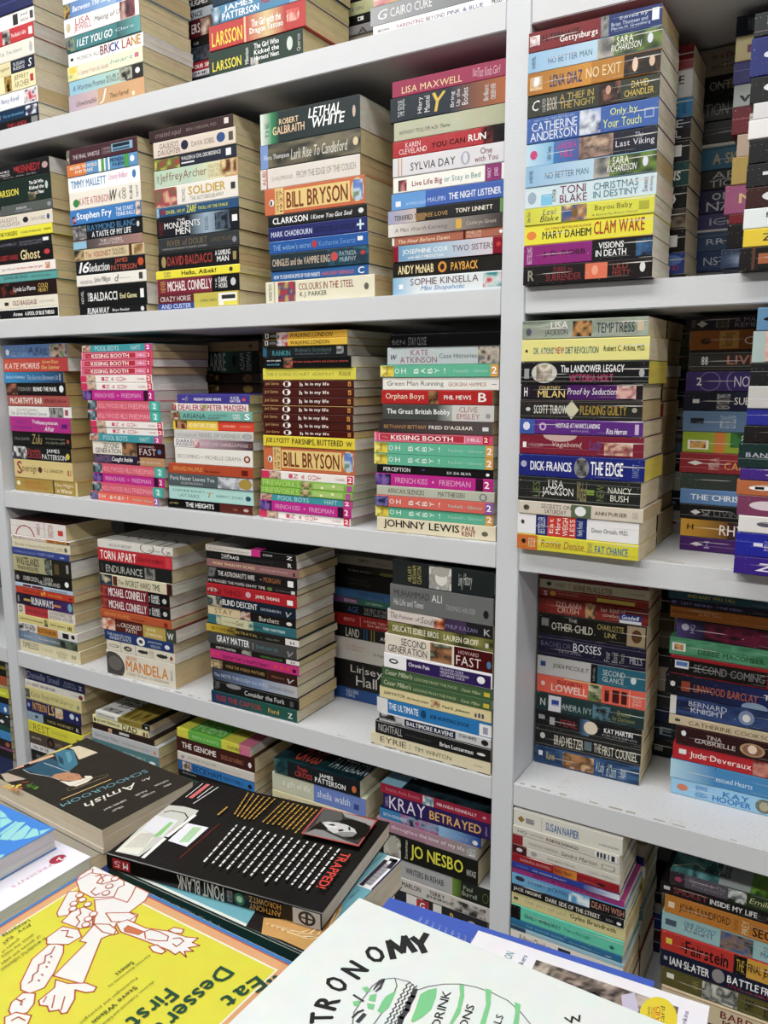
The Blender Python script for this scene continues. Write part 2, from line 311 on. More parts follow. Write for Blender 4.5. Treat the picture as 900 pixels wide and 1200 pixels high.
DATA = r"""
@r1a|the Butler's Girls stack|1860.0|0|129|d9cfb8|1.86
-1665 12 198 32.7|1b1f3a|navy blue paperback, topmost of the Butler's Girls stack|T 60 95 30 60 8896c8 n stories
-1670 12 198 36.6|20285c|dark blue paperback, second down the Butler's Girls stack|L 0 100 50 5566aa
-1671 12 198 28.5|f2f1ee|white paperback with a small black figure, third down the Butler's Girls stack|R 66 74 15 85 333|T 78 90 52 80 555 i Jewell|T 78 90 22 48 555 i with Love|R 93 98 25 75 444
-1673 12 198 28.1|c8343c|red paperback titled The Butler's Girls, fourth down the Butler's Girls stack|I 50 62 5 95 222.888.ddd|T 64 88 35 62 fff i The Butler's Girls|R 92 98 20 70 f4e8e8
-1675 12 198 31.8|e8e4d8|pale grey paperback ending in The Island, fifth down the Butler's Girls stack|T 45 80 35 62 999 n Up The Island|O 92 97 20 80 bbb
-1678 12 198 24.7|e4d9a8|cream and navy paperback with the word English, sixth down the Butler's Girls stack|B 62 100 232a40|T 40 60 35 65 7a6a30 n English|T 66 84 52 80 ddd n SUSAN|T 66 84 20 45 ddd n REISS|T 90 96 20 80 fff i S
-1678 12 198 33.4|efe6b8|cream paperback with a brown picture, seventh down the Butler's Girls stack|I 50 62 5 95 6a4a20.c8a050.222|T 66 90 52 85 8a7a50 n JEFFREY|T 66 90 15 48 8a7a50 n ARCHER|R 92 97 30 70 b44
-1676 12 198 30.5|eef0f4|white paperback with blue script and a red rose, eighth down the Butler's Girls stack|G 0 45 9cc0e0 eef0f4|T 40 70 30 72 345a9a i Nancy Revell|I 78 98 10 90 c8344c.f0e8e8.446
-1679 12 198 22.0|1d3552|dark blue paperback titled Art as Astonished, ninth down the Butler's Girls stack|T 25 38 30 65 dde b ICE|T 42 76 35 60 6fb0e0 n Out on Astonished|I 80 98 10 90 9ab8e0.fff.335
-1677 12 198 18.9|1c1c1e|black paperback with red letters, bottommost of the Butler's Girls stack|T 48 80 25 65 b03038 b THE LANDS|R 88 98 15 85 888|O 2 12 20 80 ccc
@r1b|the Unwinnable stack|1860.0|0|129|cfc19a|1.86
-1382 10 203 15.1|3a4a6a|grey blue paperback partly out of view, topmost of the Unwinnable stack|L 0 100 50 99a
-1384 10 206 20.9|f4f4f2|white paperback partly out of view, second down the Unwinnable stack|L 10 70 40 bbb
-1382 10 206 27.4|6f98cf|light blue paperback with white script, third down the Unwinnable stack|G 0 70 4a78b8 8fb4e0|T 12 66 22 70 fff i Between The Songs|I 0 9 5 95 2a5a30.c8a050.222
-1382 10 203 32.8|f4f1ee|white paperback titled The Making of Us, fourth down the Unwinnable stack|O 3 9 25 75 c9c0a0|T 16 36 52 88 b8485c n LISA|T 14 38 14 50 b8485c n JEWELL|T 42 78 30 66 666 i Making of Us|I 76 95 5 95 c8a8a0.8a4a50.403840
-1380 10 202 26.8|3c7f84|teal paperback titled I Let You Go, fifth down the Unwinnable stack|G 70 100 2a5a60 5fa8a8|I 0 12 5 95 234.8a9a70.446|T 15 64 22 72 fff bi I LET YOU GO|T 68 92 42 60 cde n Clare
-1379 10 204 24.5|f6f5f2|white paperback titled Brick Lane, sixth down the Unwinnable stack|R 3 7 40 60 333|T 12 42 30 60 999 n MONICA ALI|T 44 57 22 86 8a4050 b BRI|T 57 70 22 86 3a4a9a b CK|T 73 85 22 86 b8543c b LA|T 85 97 22 86 c8982c b NE
-1381 10 205 27.0|efeecb|pale yellow paperback with pastel flowers, seventh down the Unwinnable stack|I 0 14 5 95 e8c84a.f0e8a0.a8b070|T 14 56 25 60 c08898 i A Summer From the Seaside|T 58 88 40 66 7ab0b0 i heart|R 90 95 40 68 c86a90
-1380 10 202 25.1|a6cfd6|pale aqua paperback titled Wartime Promise, eighth down the Unwinnable stack|G 0 75 8fc4dc b8d4c0|B 78 100 2a2a28|T 5 50 25 66 445 i A Wartime Promise|T 52 70 50 74 556 n RUBY|T 52 70 22 46 556 n REYNOLDS|I 70 86 10 95 444.bba.222|O 90 96 35 75 eee
-1382 10 207 32.6|cdb4b8|mauve and tan paperback titled Unwinnable, bottommost of the Unwinnable stack|G 40 100 c9a27a d9a878|G 0 40 b8a6b8 d0b4b0|T 10 38 30 60 333 i Unwinnable|T 42 52 15 90 f2ead8 i J|T 56 80 30 56 4a3a2a i Theo Farrell|O 84 88 15 40 f4e8c0
@r1c|the Dragon Tattoo stack|1860.0|0|129|c9b98a|1.86
-1005 10 197 35.1|2a3b4c|dark blue paperback partly out of view, topmost of the Dragon Tattoo stack|L 0 90 40 667
-1008 10 197 28.5|4a88b0|blue and white paperback with red Alex, second down the Dragon Tattoo stack|I 0 10 5 95 c8d8e4.7a9ab0.334|T 14 46 52 90 fff b JAMES|T 12 52 12 50 fff b PATTERSON|T 54 84 40 90 b02c38 b ALEX CROSS|G 84 100 7aa8c8 bcd0dc
-1015 10 203 39.8|bf3b38|red paperback titled The Girl with the Dragon Tattoo, third down the Dragon Tattoo stack|G 40 62 c0403a d8c08c|G 62 80 d8c08c b8403a|T 3 36 15 72 f4dc3c b LARSSON|B 38 40 f0c8a0|T 46 76 50 80 fff b The Girl with the|T 44 78 18 48 fff b Dragon Tattoo|I 82 94 30 75 e8b0a0.d04030.fff
-1019 10 200 41.8|223a2e|dark green paperback titled Kicked the Hornets' Nest, bottommost of the Dragon Tattoo stack|T 4 36 22 60 e8d83c b LARSSON|I 46 54 4 40 d0c0b0.aaa.444|T 50 76 68 88 fff b The Girl Who|T 50 76 46 64 fff b Kicked the|T 50 76 24 42 fff b Hornets' Nest|T 40 44 20 80 eee u Millennium|O 84 90 30 80 cfd8d0|T 94 98 20 80 ccc u Quercus
@r1cb|the pile behind Dragon Tattoo|1932.9|0|129|d9cfb8|1.86
-1200 150 219 30.7|141416|black paperback ending in Hughes, topmost of the pile behind Dragon Tattoo|T 4 26 20 52 ddd n HUGHES|T 4 26 56 86 ddd n SEC
-1200 150 218 17.9|9aa4ae|grey paperback ending in -nce, second down the pile behind Dragon Tattoo|T 4 20 20 70 223 b ANCE
-1199 150 217 33.3|4a1a22|maroon paperback with pale letters RS, third down the pile behind Dragon Tattoo|T 6 16 25 75 e8e0e0 n ERS|I 17 30 5 95 d8c8c0.a08070.543
-1199 150 215 15.7|161414|black paperback with grey letters, fourth down the pile behind Dragon Tattoo|T 8 14 20 50 aaa n CE
-1199 150 215 27.5|28323c|dark blue grey paperback with a figure, fifth down the pile behind Dragon Tattoo|I 4 30 5 95 3a4c60.1a2028.556
-1200 150 215 16.1|a82a38|red paperback with the words Our S, sixth down the pile behind Dragon Tattoo|T 8 30 25 70 fff b OUR SINS
-1201 150 216 10.7|d8d4e4|pale lilac paperback, bottommost of the pile behind Dragon Tattoo|T 8 24 25 70 222 b SHE
@r1d|the Parenting Beyond stack|1860.0|0|140|d9cfb8|1.86
-684 10 208 16.5|5a2a3a|maroon paperback partly out of view, topmost of the Parenting Beyond stack|L 0 90 40 a88
-687 10 209 13.5|e0d8b8|cream paperback with a pink and yellow edge, second down the Parenting Beyond stack|I 0 100 5 95 d8c880.c86a78.e8e0c8
-692 10 219 26.5|8c8f92|silver grey paperback titled Cairo, third down the Parenting Beyond stack|G 0 100 a8abae 707478|T 6 14 25 75 eee i G|T 16 48 25 72 e8e8e8 n CAIRO CURE
-687 10 216 15.2|f3f3f1|white paperback titled Parenting Beyond Pink and Blue, bottommost of the Parenting Beyond stack|T 4 13 30 55 334 b BROWN|T 19 40 25 60 8c2c58 n PARENTING|T 42 56 25 60 5a3a70 n BEYOND|T 58 84 25 60 3a3a84 n PINK & BLUE|T 90 99 25 62 334 b PEGGY
@r1db|the pile behind Parenting Beyond|1934.7|0|129|d9cfb8|1.86
-845 150 145 23.8|16100f|black paperback with dim brown letters, topmost of the pile behind Parenting Beyond|T 20 40 20 70 433 n UHF
-845 150 145 22.0|b9bd8e|pale green paperback with grey letters, second down the pile behind Parenting Beyond|T 20 36 30 60 777 n RVIN
-846 150 146 15.7|131313|black paperback with a white emblem, third down the pile behind Parenting Beyond|R 30 38 30 70 eee|O 31 34 38 62 111
-846 150 146 15.1|8e8d8f|grey paperback, bottommost of the pile behind Parenting Beyond|T 30 42 0 60 222 n A
@r2a|the Old Baggage stack|1477.0|0|129|c5b488|1.477
-1654 10 198 31.5|201f21|black thriller with big red capitals, topmost of the Old Baggage stack|T 42.3 49.2 45 70 c8484c b THE|T 49.2 86.1 30 76 b02c34 b KENNEDY|T 14.5 35.3 42 60 ddd n JAMES|T 14.5 35.3 24 40 ddd n PATTERSON|O 88.5 97.7 30 70 b89a98|T 23.8 79.2 8 18 888 n CURSE
-1652 10 198 50.6|20302a|dark green paperback titled Kicked the Hornets' Nest, second down the Old Baggage stack|T 9.9 46.9 35 62 e8dc40 b LARSSON|T 65.4 88.5 66 80 fff b The Girl Who|T 65.4 88.5 46 60 fff b Kicked the|T 63.0 88.5 26 40 fff b Hornets' Nest|O 90.8 95.4 40 70 b8c8c0|I 63.0 74.6 5 35 a09070.665.443
-1619 10 168 20.1|5a5f5b|narrow grey green paperback, third down the Old Baggage stack|T 30 50 42 66 dde n SHREVE|T 28 60 20 34 aab n BODY SURFING|O 90 97 30 70 99a
-1653 10 198 27.5|e2d8c8|cream paperback with a small round planet, fourth down the Old Baggage stack|T 9.9 42.3 52 84 888 n GALILEO'S|T 9.9 46.9 18 46 888 n DAUGHTER|O 51.5 60.7 30 72 2a2a34|T 65.4 88.5 35 62 999 n DAVA SOBEL|O 90.8 95.4 30 70 345a8a
-1655 10 198 20.2|e9e21f|bright yellow paperback titled The Forgers, fifth down the Old Baggage stack|T 9.9 42.3 28 70 222 b THE FORGERS|T 49.2 81.5 35 58 555 n ROGER MOORHOUSE|R 86.1 97.7 40 58 a8a020
-1662 10 198 22.2|202024|black paperback with faint grey capitals, sixth down the Old Baggage stack|T 9.9 42.3 38 60 778 n HADFIELD|T 46.9 83.8 48 66 889 n AN ASTRONAUT'S GUIDE|T 46.9 83.8 25 40 889 n TO LIFE ON EARTH|R 86.1 95.4 45 75 eee
-1659 10 198 29.2|1b1a1c|black paperback titled Ghost, seventh down the Old Baggage stack|T 9.9 42.3 25 62 b8343c n ROBERT HARRIS|T 46.9 79.2 18 88 e8d49c b Ghost|O 86.1 95.4 40 75 c83c44
-1653 10 198 20.5|f0e9e4|white paperback titled The Best a Man Can Get, eighth down the Old Baggage stack|T 9.9 33.0 30 60 666 i John O'Farrell|T 35.3 79.2 30 62 c8443a b the best a man can get|I 83.8 90.8 20 80 c87a50.e8c8b0.a55
-1652 10 198 17.8|59a3a0|teal paperback with black capitals, ninth down the Old Baggage stack|T 9.9 51.5 30 72 234 n JOHN IRVING|T 56.1 88.5 35 60 355 n THE FOURTH HAND
-1657 10 198 31.0|2a1c1c|dark brown paperback titled Cold Heart, tenth down the Old Baggage stack|I 5.3 33.0 5 95 6a2a22.2a1c1c.111|T 28.4 65.4 28 68 eee n Lynda La Plante|T 70.0 86.1 52 78 c8a850 b COLD|T 70.0 86.1 22 48 c8a850 b HEART
-1656 10 198 23.8|e8e2d0|cream paperback titled Old Baggage, eleventh down the Old Baggage stack|T 23.8 65.4 26 70 7a2028 b OLD BAGGAGE|T 70.0 93.1 36 58 999 n LISSA EVANS|R 9.9 16.9 30 60 333
-1656 10 198 23.5|ecebe6|white edged black paperback titled Spool of Blue Thread, bottommost of the Old Baggage stack|R 0 99 12 88 1a1c20|T 23.8 40.0 32 66 eee b Anne|T 44.6 93.1 32 66 fff b A SPOOL OF BLUE THREAD
@r2b|the Final Whistle stack|1477.0|0|129|c9bb95|1.477
-1400 10 198 27.9|4a2c34|dark plum paperback titled The Final Whistle, topmost of the Final Whistle stack|I 0 4 5 95 d8d0b0.334.887|T 9 48 28 56 d8ccd0 n THE FINAL WHISTLE|T 52 64 48 66 a898a0 n STEPHEN|T 52 64 24 42 a898a0 n COOPER|R 65 94 28 78 8ab4cc|R 67 90 52 74 1c2c38|R 67 90 32 46 3a5a78
-1402 10 199 23.4|5b95c6|orange and blue paperback titled Around the World, second down the Final Whistle stack|B 0 28 d9793a|B 46 56 e8ece8|R 50 54 0 100 5a9a48|T 4 44 55 84 f4ead8 b AROUND THE WORLD|T 12 38 20 46 f4ead8 b IN 80 TRAINS|T 63 84 55 88 223 b MONISHA|T 66 82 15 48 223 b RAJESH|B 82 88 4a9a4c|O 90 96 30 80 e8f0f4|B 60 62 f0f0e8
-1403 10 202 29.4|f0f3f7|white paperback with blue and pink lettering, third down the Final Whistle stack|T 4 54 25 75 4a86b8 b TIMMY MALLETT|T 58 84 30 75 e078a8 i Utterly Brilliant|O 90 95 28 78 4078b8
-1399 10 201 34.4|ece6da|cream paperback titled A God in Ruins, fourth down the Final Whistle stack|O 5 14 15 60 3a8a48|T 14 58 22 62 b84a44 n KATE ATKINSON|T 58 68 20 80 222 bi W|T 70 73 20 70 555 u A|T 75 80 20 80 555 u GOD|T 85 89 15 85 555 u RUINS|T 93 97 20 80 888 u signed
-1401 10 201 28.2|3c7fc4|bright blue paperback with white handwriting, fifth down the Final Whistle stack|I 3 9 10 60 d8c8e0.8a2a50.333|T 10 60 20 80 fff b Stephen Fry|T 66 90 52 80 dfeaf8 b THE STARS'|T 66 92 20 46 dfeaf8 b TENNIS BALLS|I 93 99 10 95 c88a80.e8d8c8.345
-1398 10 197 29.4|1c1f26|black paperback titled A Taste of My Life, sixth down the Final Whistle stack|I 0 20 5 95 888.333.bbb|T 22 90 52 92 4a86b8 n RAYMOND BLANC|T 28 84 10 46 e8ecf0 b A TASTE OF MY LIFE|O 92 96 40 75 ccc
-1398 10 196 17.8|7a5f58|brown paperback with a pale blue patch, seventh down the Final Whistle stack|G 20 100 4a4a4a a8807a|R 0 20 5 85 8fc0dc|T 40 72 50 82 e0d4d0 n THE LOVERS|T 38 74 16 44 d8ccc8 n JOANNA BRISCOE
-1398 10 199 21.7|d5c19a|tan paperback titled The Visionist, eighth down the Final Whistle stack|I 0 14 5 95 5a4a30.c8b080.2a2a2a|T 16 54 22 72 a04a38 n The VISIONIST|T 56 74 50 80 6a5a48 n RACHEL|T 56 76 18 46 6a5a48 n URQUHART|B 79 83 5a3a20|I 86 98 10 90 e8dcc0.c0a070.8a6a40
-1395 10 197 28.2|23252a|black paperback titled 16th Seduction, ninth down the Final Whistle stack|T 4 20 15 90 f0f0f0 bi 16|T 20 50 18 76 e8e8e8 b Seduction|T 58 76 54 92 c86048 n JAMES|T 52 88 12 48 c86048 n PATTERSON|O 90 98 28 82 c8542c
-1395 10 199 21.9|ece8e0|cream paperback with a thin black scribble, tenth down the Final Whistle stack|T 5 24 20 50 555 n THE ESSENTIAL|T 26 50 15 75 333 i Spike Milligan|T 56 62 20 80 444 i d|L 60 78 45 888|R 90 95 25 80 444
-1393 10 195 41.9|1a1b1d|black paperback titled End Game, eleventh down the Final Whistle stack|T 4 8 20 80 ccc u NOVEL|T 14 18 30 70 eee u DAVID|T 18 58 28 68 f4f4f4 b BALDACCI|T 62 86 32 56 e8e0a8 b End Game|R 91 96 30 70 eee
-1393 10 191 14.5|1c1c1f|black paperback titled Runaway, bottommost of the Final Whistle stack|T 12 46 10 95 f0f0f0 bi RUNAWAY|T 50 76 22 66 ddd b Skye Sinclair|O 92 97 15 75 ddd
@r2c|the Created Equal stack|1477.0|0|129|cdbf98|1.477
-1171 10 202 21.1|3a2628|dark maroon paperback titled Created Equal, topmost of the Created Equal stack|T 8 40 18 76 8a7a76 i created equal|T 46 82 34 62 8a7a78 n BEN CARSON, M.D.|R 90 95 35 80 e0d8d0
-1161 10 197 28.0|ded0c2|pale pink paperback titled Galileo's Daughter, second down the Created Equal stack|T 8 32 52 86 6a5850 n GALILEO'S|T 6 34 12 46 6a5850 n DAUGHTER|O 35 44 22 80 232848|T 48 76 30 62 8a7870 n DAVA SOBEL|O 78 88 25 82 34508a|R 92 97 25 75 554
-1161 10 196 21.4|242a3a|navy paperback titled Walden and Civil Disobedience, third down the Created Equal stack|I 0 32 4 90 c8cc50.5a6a38.a83a3a|T 34 82 50 80 e8e8e8 n WALDEN & CIVIL DISOBEDIENCE|R 34 50 22 34 ddd|R 88 94 25 80 e8e8f0
-1163 10 201 30.3|b9cfb9|pale mint paperback with thin brown lettering, fourth down the Created Equal stack|G 45 85 b9cfb9 e4d9b0|B 85 100 c9a070|T 3 6 30 70 887 u KANE|T 7 64 18 80 8a6a52 n JeffreyArcher|T 66 80 62 84 b8a06a n MIGHTIER|T 66 80 36 58 b8a06a n THAN THE|T 66 80 12 32 b8a06a n SWORD|I 80 98 10 95 4a2a1c.7a4a28.e0c890
-1163 10 201 35.3|e9e4dc|white paperback titled Soldier, fifth down the Created Equal stack|I 0 28 4 95 d8b090.a83a50.7a6a50|T 34 38 15 80 887 u MICHAEL|T 42 86 42 84 c8a43c b SOLDIER|T 44 84 14 34 998 n THE AUTOBIOGRAPHY|R 92 97 40 72 444
-1160 10 198 17.6|35587e|blue paperback with yellow lettering and the word Zarf, sixth down the Created Equal stack|R 0 3 5 95 8ab8d8|O 5 11 25 80 8a3a48|T 12 24 28 64 c8cc40 b DUEL|T 26 36 30 60 c8cc40 b LIFE OF|T 38 50 18 86 e0e03c b ZARF|T 52 88 30 62 c8cc40 b TROLL OF THE CHALK
-1163 10 200 36.1|1b1e26|black and steel blue paperback titled The Monuments Men, seventh down the Created Equal stack|G 40 62 1b1e26 9ab0c4|G 62 90 9ab0c4 2a3038|T 26 36 74 86 eee n THE|T 10 54 42 72 f4f4f4 n MONUMENTS|T 24 42 10 40 f4f4f4 n MEN|T 60 64 15 85 556 u EDSEL|I 72 90 10 90 1a2028.55667a.0a0c10|R 92 98 40 70 eee|T 3 8 15 85 7a2a30 u ROBERT
-1162 10 197 26.3|35393c|charcoal paperback titled The River of Doubt, eighth down the Created Equal stack|T 12 62 40 80 7d6a4c n RIVER of DOUBT|T 5 62 14 28 b8b4ac n THEODORE ROOSEVELT'S DARKEST JOURNEY|T 66 92 40 68 6a5e50 n CANDICE MILLARD|O 92 97 20 60 889
-1164 10 197 31.8|1a1a1c|black paperback titled A Gambling Man, ninth down the Created Equal stack|O 4 10 15 80 a08c5a|T 12 68 24 76 a83c34 b DAVID BALDACCI|T 72 90 56 84 eee b A GAMBLING|T 74 88 22 52 eee b MAN|R 93 97 25 70 a08c5a
-1171 10 206 15.6|ecdf2c|bright yellow paperback titled Hello, Aibek, tenth down the Created Equal stack|T 10 18 52 85 665 n KARIN|T 10 18 15 46 665 n QUINN|T 32 73 22 80 222 b Hello, Aibek!|O 88 92 25 75 443
-1169 10 201 29.3|7c2638|wine red paperback titled The Dark Hours, eleventh down the Created Equal stack|B 68 100 17181a|T 4 10 20 90 c8a050 u NEVER|T 13 68 22 84 f4e8e8 b MICHAEL CONNELLY|T 72 74 20 80 ccc u THE|T 76 86 54 86 eee b DARK|T 76 86 20 50 eee b HOURS|O 90 96 30 76 ccc
-1169 10 199 27.0|63222c|red, blue and yellow paperback titled Crazy Horse and Custer, bottommost of the Created Equal stack|R 0 46 2 42 2f4f9c|B 46 100 c5b84c|T 3 42 56 90 e8dcd8 n CRAZY HORSE|T 4 42 8 38 dfe6f4 n AND CUSTER|T 54 74 40 56 665 n STEPHEN E. AMBROSE|R 76 98 10 90 f0eee8|R 80 96 50 76 333|R 82 98 12 34 e8dc3c
@r2d|the Lethal White stack|1477.0|0|129|c9bb92|1.477
-911 10 198 49.8|202e30|dark green paperback titled Lethal White, topmost of the Lethal White stack|G 0 12 e6ece4 2c8a58|G 12 20 2c8a58 202e30|T 5 9 20 70 2a6a4a u THE|T 20 40 56 74 e8c8a0 b ROBERT|T 13 46 26 52 e8c8a0 b GALBRAITH|T 50 82 58 88 fff bi LETHAL|T 54 86 26 58 fff bi WHITE|O 93 96 35 70 c8b0a0
-912 10 200 38.3|46453f|dark paperback titled Lark Rise to Candleford, second down the Lethal White stack|B 0 8 7c9ad0|I 8 100 4 96 3a3a34.5a584c.7a725c|T 4 30 30 56 e0e0e0 n Flora Thompson|T 32 88 22 66 d8d4cc i Lark Rise To Candleford|O 93 98 35 68 d8c8a0
-913 10 200 32.8|dfd8d0|pale grey paperback titled From the Edge of the Couch, third down the Lethal White stack|T 2 6 20 90 b05050 u ALIBI|B 6.5 7.5 b85050|T 12 34 32 56 a8a09c n Dr RAJ PERSAUD|T 38 96 34 66 a09894 n FROM THE EDGE OF THE COUCH
-905 10 201 43.1|c9693f|orange paperback titled One Summer, fourth down the Lethal White stack|R 21 86 14 88 e4c67c|O 87 99 10 95 d8c890|I 89 98 16 88 5a7ac0.c8d8e8.6a8a70|O 5 10 34 60 eee|R 6 8 38 54 333|B 11 20 e0c078|T 12 15 10 90 6a3a20 u ONE SUMMER|T 16 19 10 90 6a3a20 u 1927|T 23 84 20 80 7a3418 b BILL BRYSON
-899 10 198 19.3|1d1f20|black paperback titled I Know You Got Soul, fifth down the Lethal White stack|T 5 42 22 76 f6f6f6 b CLARKSON|T 45 86 28 66 e8e8e8 bi I Know You Got Soul|O 92 97 30 72 ddd
-899 10 199 22.8|232a6a|deep blue paperback titled Destroyer of Worlds, sixth down the Lethal White stack|T 3 46 26 66 c8d0e8 b MARK CHADBOURN|T 48 88 28 66 0e1234 n DESTROYER of WORLDS|T 90 97 15 85 c8e0e8 b +
-898 10 199 21.4|2f5fa8|blue paperback titled The Widow's Secret, seventh down the Lethal White stack|T 4 44 26 70 8ab0dc n THE widow's secret|O 45 50 22 75 c03a48|T 52 88 28 68 6f9cd4 n Katharine Swartz|R 90 95 40 70 eee
-895 10 198 28.7|23333a|dark teal paperback titled The Chingles, eighth down the Lethal White stack|I 60 100 4 96 1c4a5c.223040.2a6a80|T 2 62 28 70 c8b4a0 b CHINGLES and the VAMPIRE KING|O 63 70 30 80 c84a4a|T 72 88 54 80 a8b8c4 n PATRICIA|T 72 88 22 48 a8b8c4 n MURPHY|O 92 97 50 75 b03a40
-896 10 197 16.4|2a62a2|blue paperback titled How to Survive in Spite, ninth down the Lethal White stack|T 3 52 22 62 e8ecf4 b HOW TO SURVIVE IN SPITE OF YOUR PARENTS|T 54 86 22 60 c8646c b MARGARET REINHOLD|T 90 96 15 80 eee b C
-908 10 221 35.8|e4dfc6|cream paperback titled Colours in the Steel, bottommost of the Lethal White stack|T 3 6 10 90 444 u THE FENCER TRILOGY|B 8 9 a8a484|I 12 29 4 96 b8342c.3a4a78.c8a050|T 32 82 52 84 8c2c2a n COLOURS IN THE STEEL|T 33 58 16 44 443 n K.J. PARKER|O 91 95 35 65 665
@r2e|the Night Listener stack|1477.0|0|129|c9bb92|1.477
-654 10 185 23.6|9c2d52|raspberry pink paperback with thin gold capitals, topmost of the Night Listener stack|T 9 63 18 58 e8cf9a n LISA MAXWELL|T 72 76 30 80 d8a8b8 i Not|T 76 81 22 76 d8a8b8 i That|T 82 88 20 74 d8a8b8 i Kinda|T 89 95 22 70 d8a8b8 i Girl
-657 10 188 35.3|232d38|dark navy and orange paperback with a gold falcon, second down the Night Listener stack|G 55 100 2a3a48 b0602c|T 7 14 20 90 c8c8c8 u THE SEQUEL|T 25 30 20 84 ddd u Hilary|T 31 36 20 84 ddd u Mantel|T 38 50 15 90 d8b84c bi Y|T 54 58 20 80 ddd u Bring|T 59 63 20 85 ddd u Up the|T 64 69 20 85 ddd u Bodies|T 82 86 20 80 ddd u Brilliant|T 88 92 20 80 ddd u OBSERVER
-651 10 182 27.1|b9bba0|sage green paperback titled Dr. Thorne, third down the Night Listener stack|T 5 34 32 52 555 n ANTHONY TROLLOPE|R 35.5 36.5 36 46 333|T 38 52 32 52 444 i Dr. Thorne|G 60 100 b9bba0 a8a88c
-653 10 184 23.9|b5343a|red and black paperback titled You Can Run, fourth down the Night Listener stack|B 86 100 1a1618|I 80 90 4 96 b5343a.1a1618.6a2024|T 12 26 54 84 f0d8d8 n KAREN|T 6 32 16 48 f0d8d8 n CLEVELAND|T 36 66 28 60 3a1416 b YOU CAN|T 69 84 28 68 f4f0f0 b RUN
-653 10 183 28.1|d9d7dc|pale grey paperback titled One with You, fifth down the Night Listener stack|B 5 6 c8a078|B 8 9 c8a078|T 17 58 24 64 222 n SYLVIA DAY|O 63 71 14 80 aab|O 65 69 20 74 d9d7dc|T 80 90 54 84 8a5068 n One|T 75 95 18 46 8a5068 n with You
-653 10 183 23.4|efeee6|white paperback titled Live Life Big, sixth down the Night Listener stack|I 5 13 10 80 c8908a.8a2038.443|T 18 46 22 66 8a2a44 b Live Life Big|T 48 80 22 66 4a9098 n or Stay in Bed|B 84 98 8a2a70|T 86 89 20 80 e8c8e0 u NANCY|T 92 96 25 75 e8c8e0 u JONES
-656 10 186 24.6|3d62b4|blue paperback titled The Night Listener, seventh down the Night Listener stack|G 0 32 5f9ad8 5f9ad8|T 14 32 22 46 a8c8f0 n armistead|T 34 50 24 52 b8ccf0 n MAUPIN|T 53 98 24 64 e8ecf8 b THE NIGHT LISTENER|R 4 9 20 52 e8eef8
-662 10 191 20.3|1e1f20|black and lilac paperback titled Terrified to Free Love, eighth down the Night Listener stack|G 0 26 9aa0c0 c8b8b0|B 98 100 5a9a50|T 6 30 22 60 444 b TERRIFIED TO|T 32 54 26 56 c89858 n FREE LOVE|T 61 92 30 62 f0e8d8 b TONY LINNETT|R 26 34 5 60 8a6a40
-661 10 191 19.5|b8aca4|grey paperback titled A Man Worth Knowing, ninth down the Night Listener stack|G 0 40 e0dcd4 a8a09c|G 40 100 a8a09c 3a3430|T 6 54 22 64 6a5a58 i A Man Worth Knowing|R 61 66 15 85 d8a83c|T 70 95 25 60 c8b8a8 n Cathryn Grant
-655 10 185 13.4|b06a54|terracotta paperback titled The Hour Before Dawn, tenth down the Night Listener stack|R 0 2 5 95 eee|B 66 68 5a2a1c|T 6 54 22 66 e8d0b0 bi The Hour Before Dawn|T 69 82 50 84 e8c8b0 n PENELOPE|T 69 82 12 44 e8c8b0 n WILCOCK|O 97 100 30 70 eee
-652 10 182 24.6|8c1f30|crimson and sky paperback titled Two Sisters, eleventh down the Night Listener stack|G 5 45 6fa0c4 a8c4d8|G 45 92 a8c4d8 d8ccd4|T 9 52 36 72 f8f8f8 n JOSEPHINE COX|T 14 48 14 30 f0f0f0 b with GILLY MIDDLETON|T 56 93 34 70 6a4a58 n TWO SISTERS|O 95 99 40 70 c83c44
-654 10 184 23.3|1d1a17|black paperback titled Payback with a gold mark, twelfth down the Night Listener stack|T 5 39 20 76 f0e0a8 b ANDY McNAB|O 43 51 14 84 d88c2c|O 45 49 30 70 221c10|T 55 79 22 74 e8a83c b PAYBACK
-653 10 183 26.7|dfe6ea|pale blue paperback titled Mini Shopaholic, bottommost of the Night Listener stack|G 0 24 7fb8dc dfe6ea|R 6 10 34 60 f4f4f8|T 17 80 50 88 6a4a50 n SOPHIE KINSELLA|T 27 68 10 44 5a90c8 i Mini Shopaholic|I 84 100 15 92 c83c40.d8e0e0.3a8a90
@q1|the Gettysburgs stack|1477.0|0|108|ded8cc|1.477
-428 -12 174 25.8|7e2228|red and navy paperback titled Alternate Gettysburgs, topmost of the Gettysburgs stack|B 56 62 777|B 62 100 1f3570|I 56 62 4 96 555.999.333|T 10 40 44 74 2c1414 b ALTERNATE|T 25 54 14 54 f4ecec b Gettysburgs|T 70 90 62 80 c8d4ec n Edited by|T 64 90 40 58 c8d4ec n Brian Thomsen and|T 64 92 18 36 c8d4ec n Martin H. Greenberg|R 93 98 30 85 e8ecf4|I 1 9 30 80 e8e0e0.aa6666.fff
-428 -12 175 25.4|8fbbdd|sky blue paperback titled No Better Man, second down in the Gettysburgs stack|G 0 55 8fbbdd b8d4e8|I 54 66 4 96 5a5a58.8a8a88.b8b0a0|I 66 100 4 96 2a3a24.445a2c.6f8c34|T 16 50 30 60 456a8a n NO BETTER MAN|T 68 80 56 90 f4f4ec n SARA|T 64 86 22 54 f4f4ec i RICHARDSON|O 90 94 30 76 dde|T 3 6 20 80 456 u A NOVEL
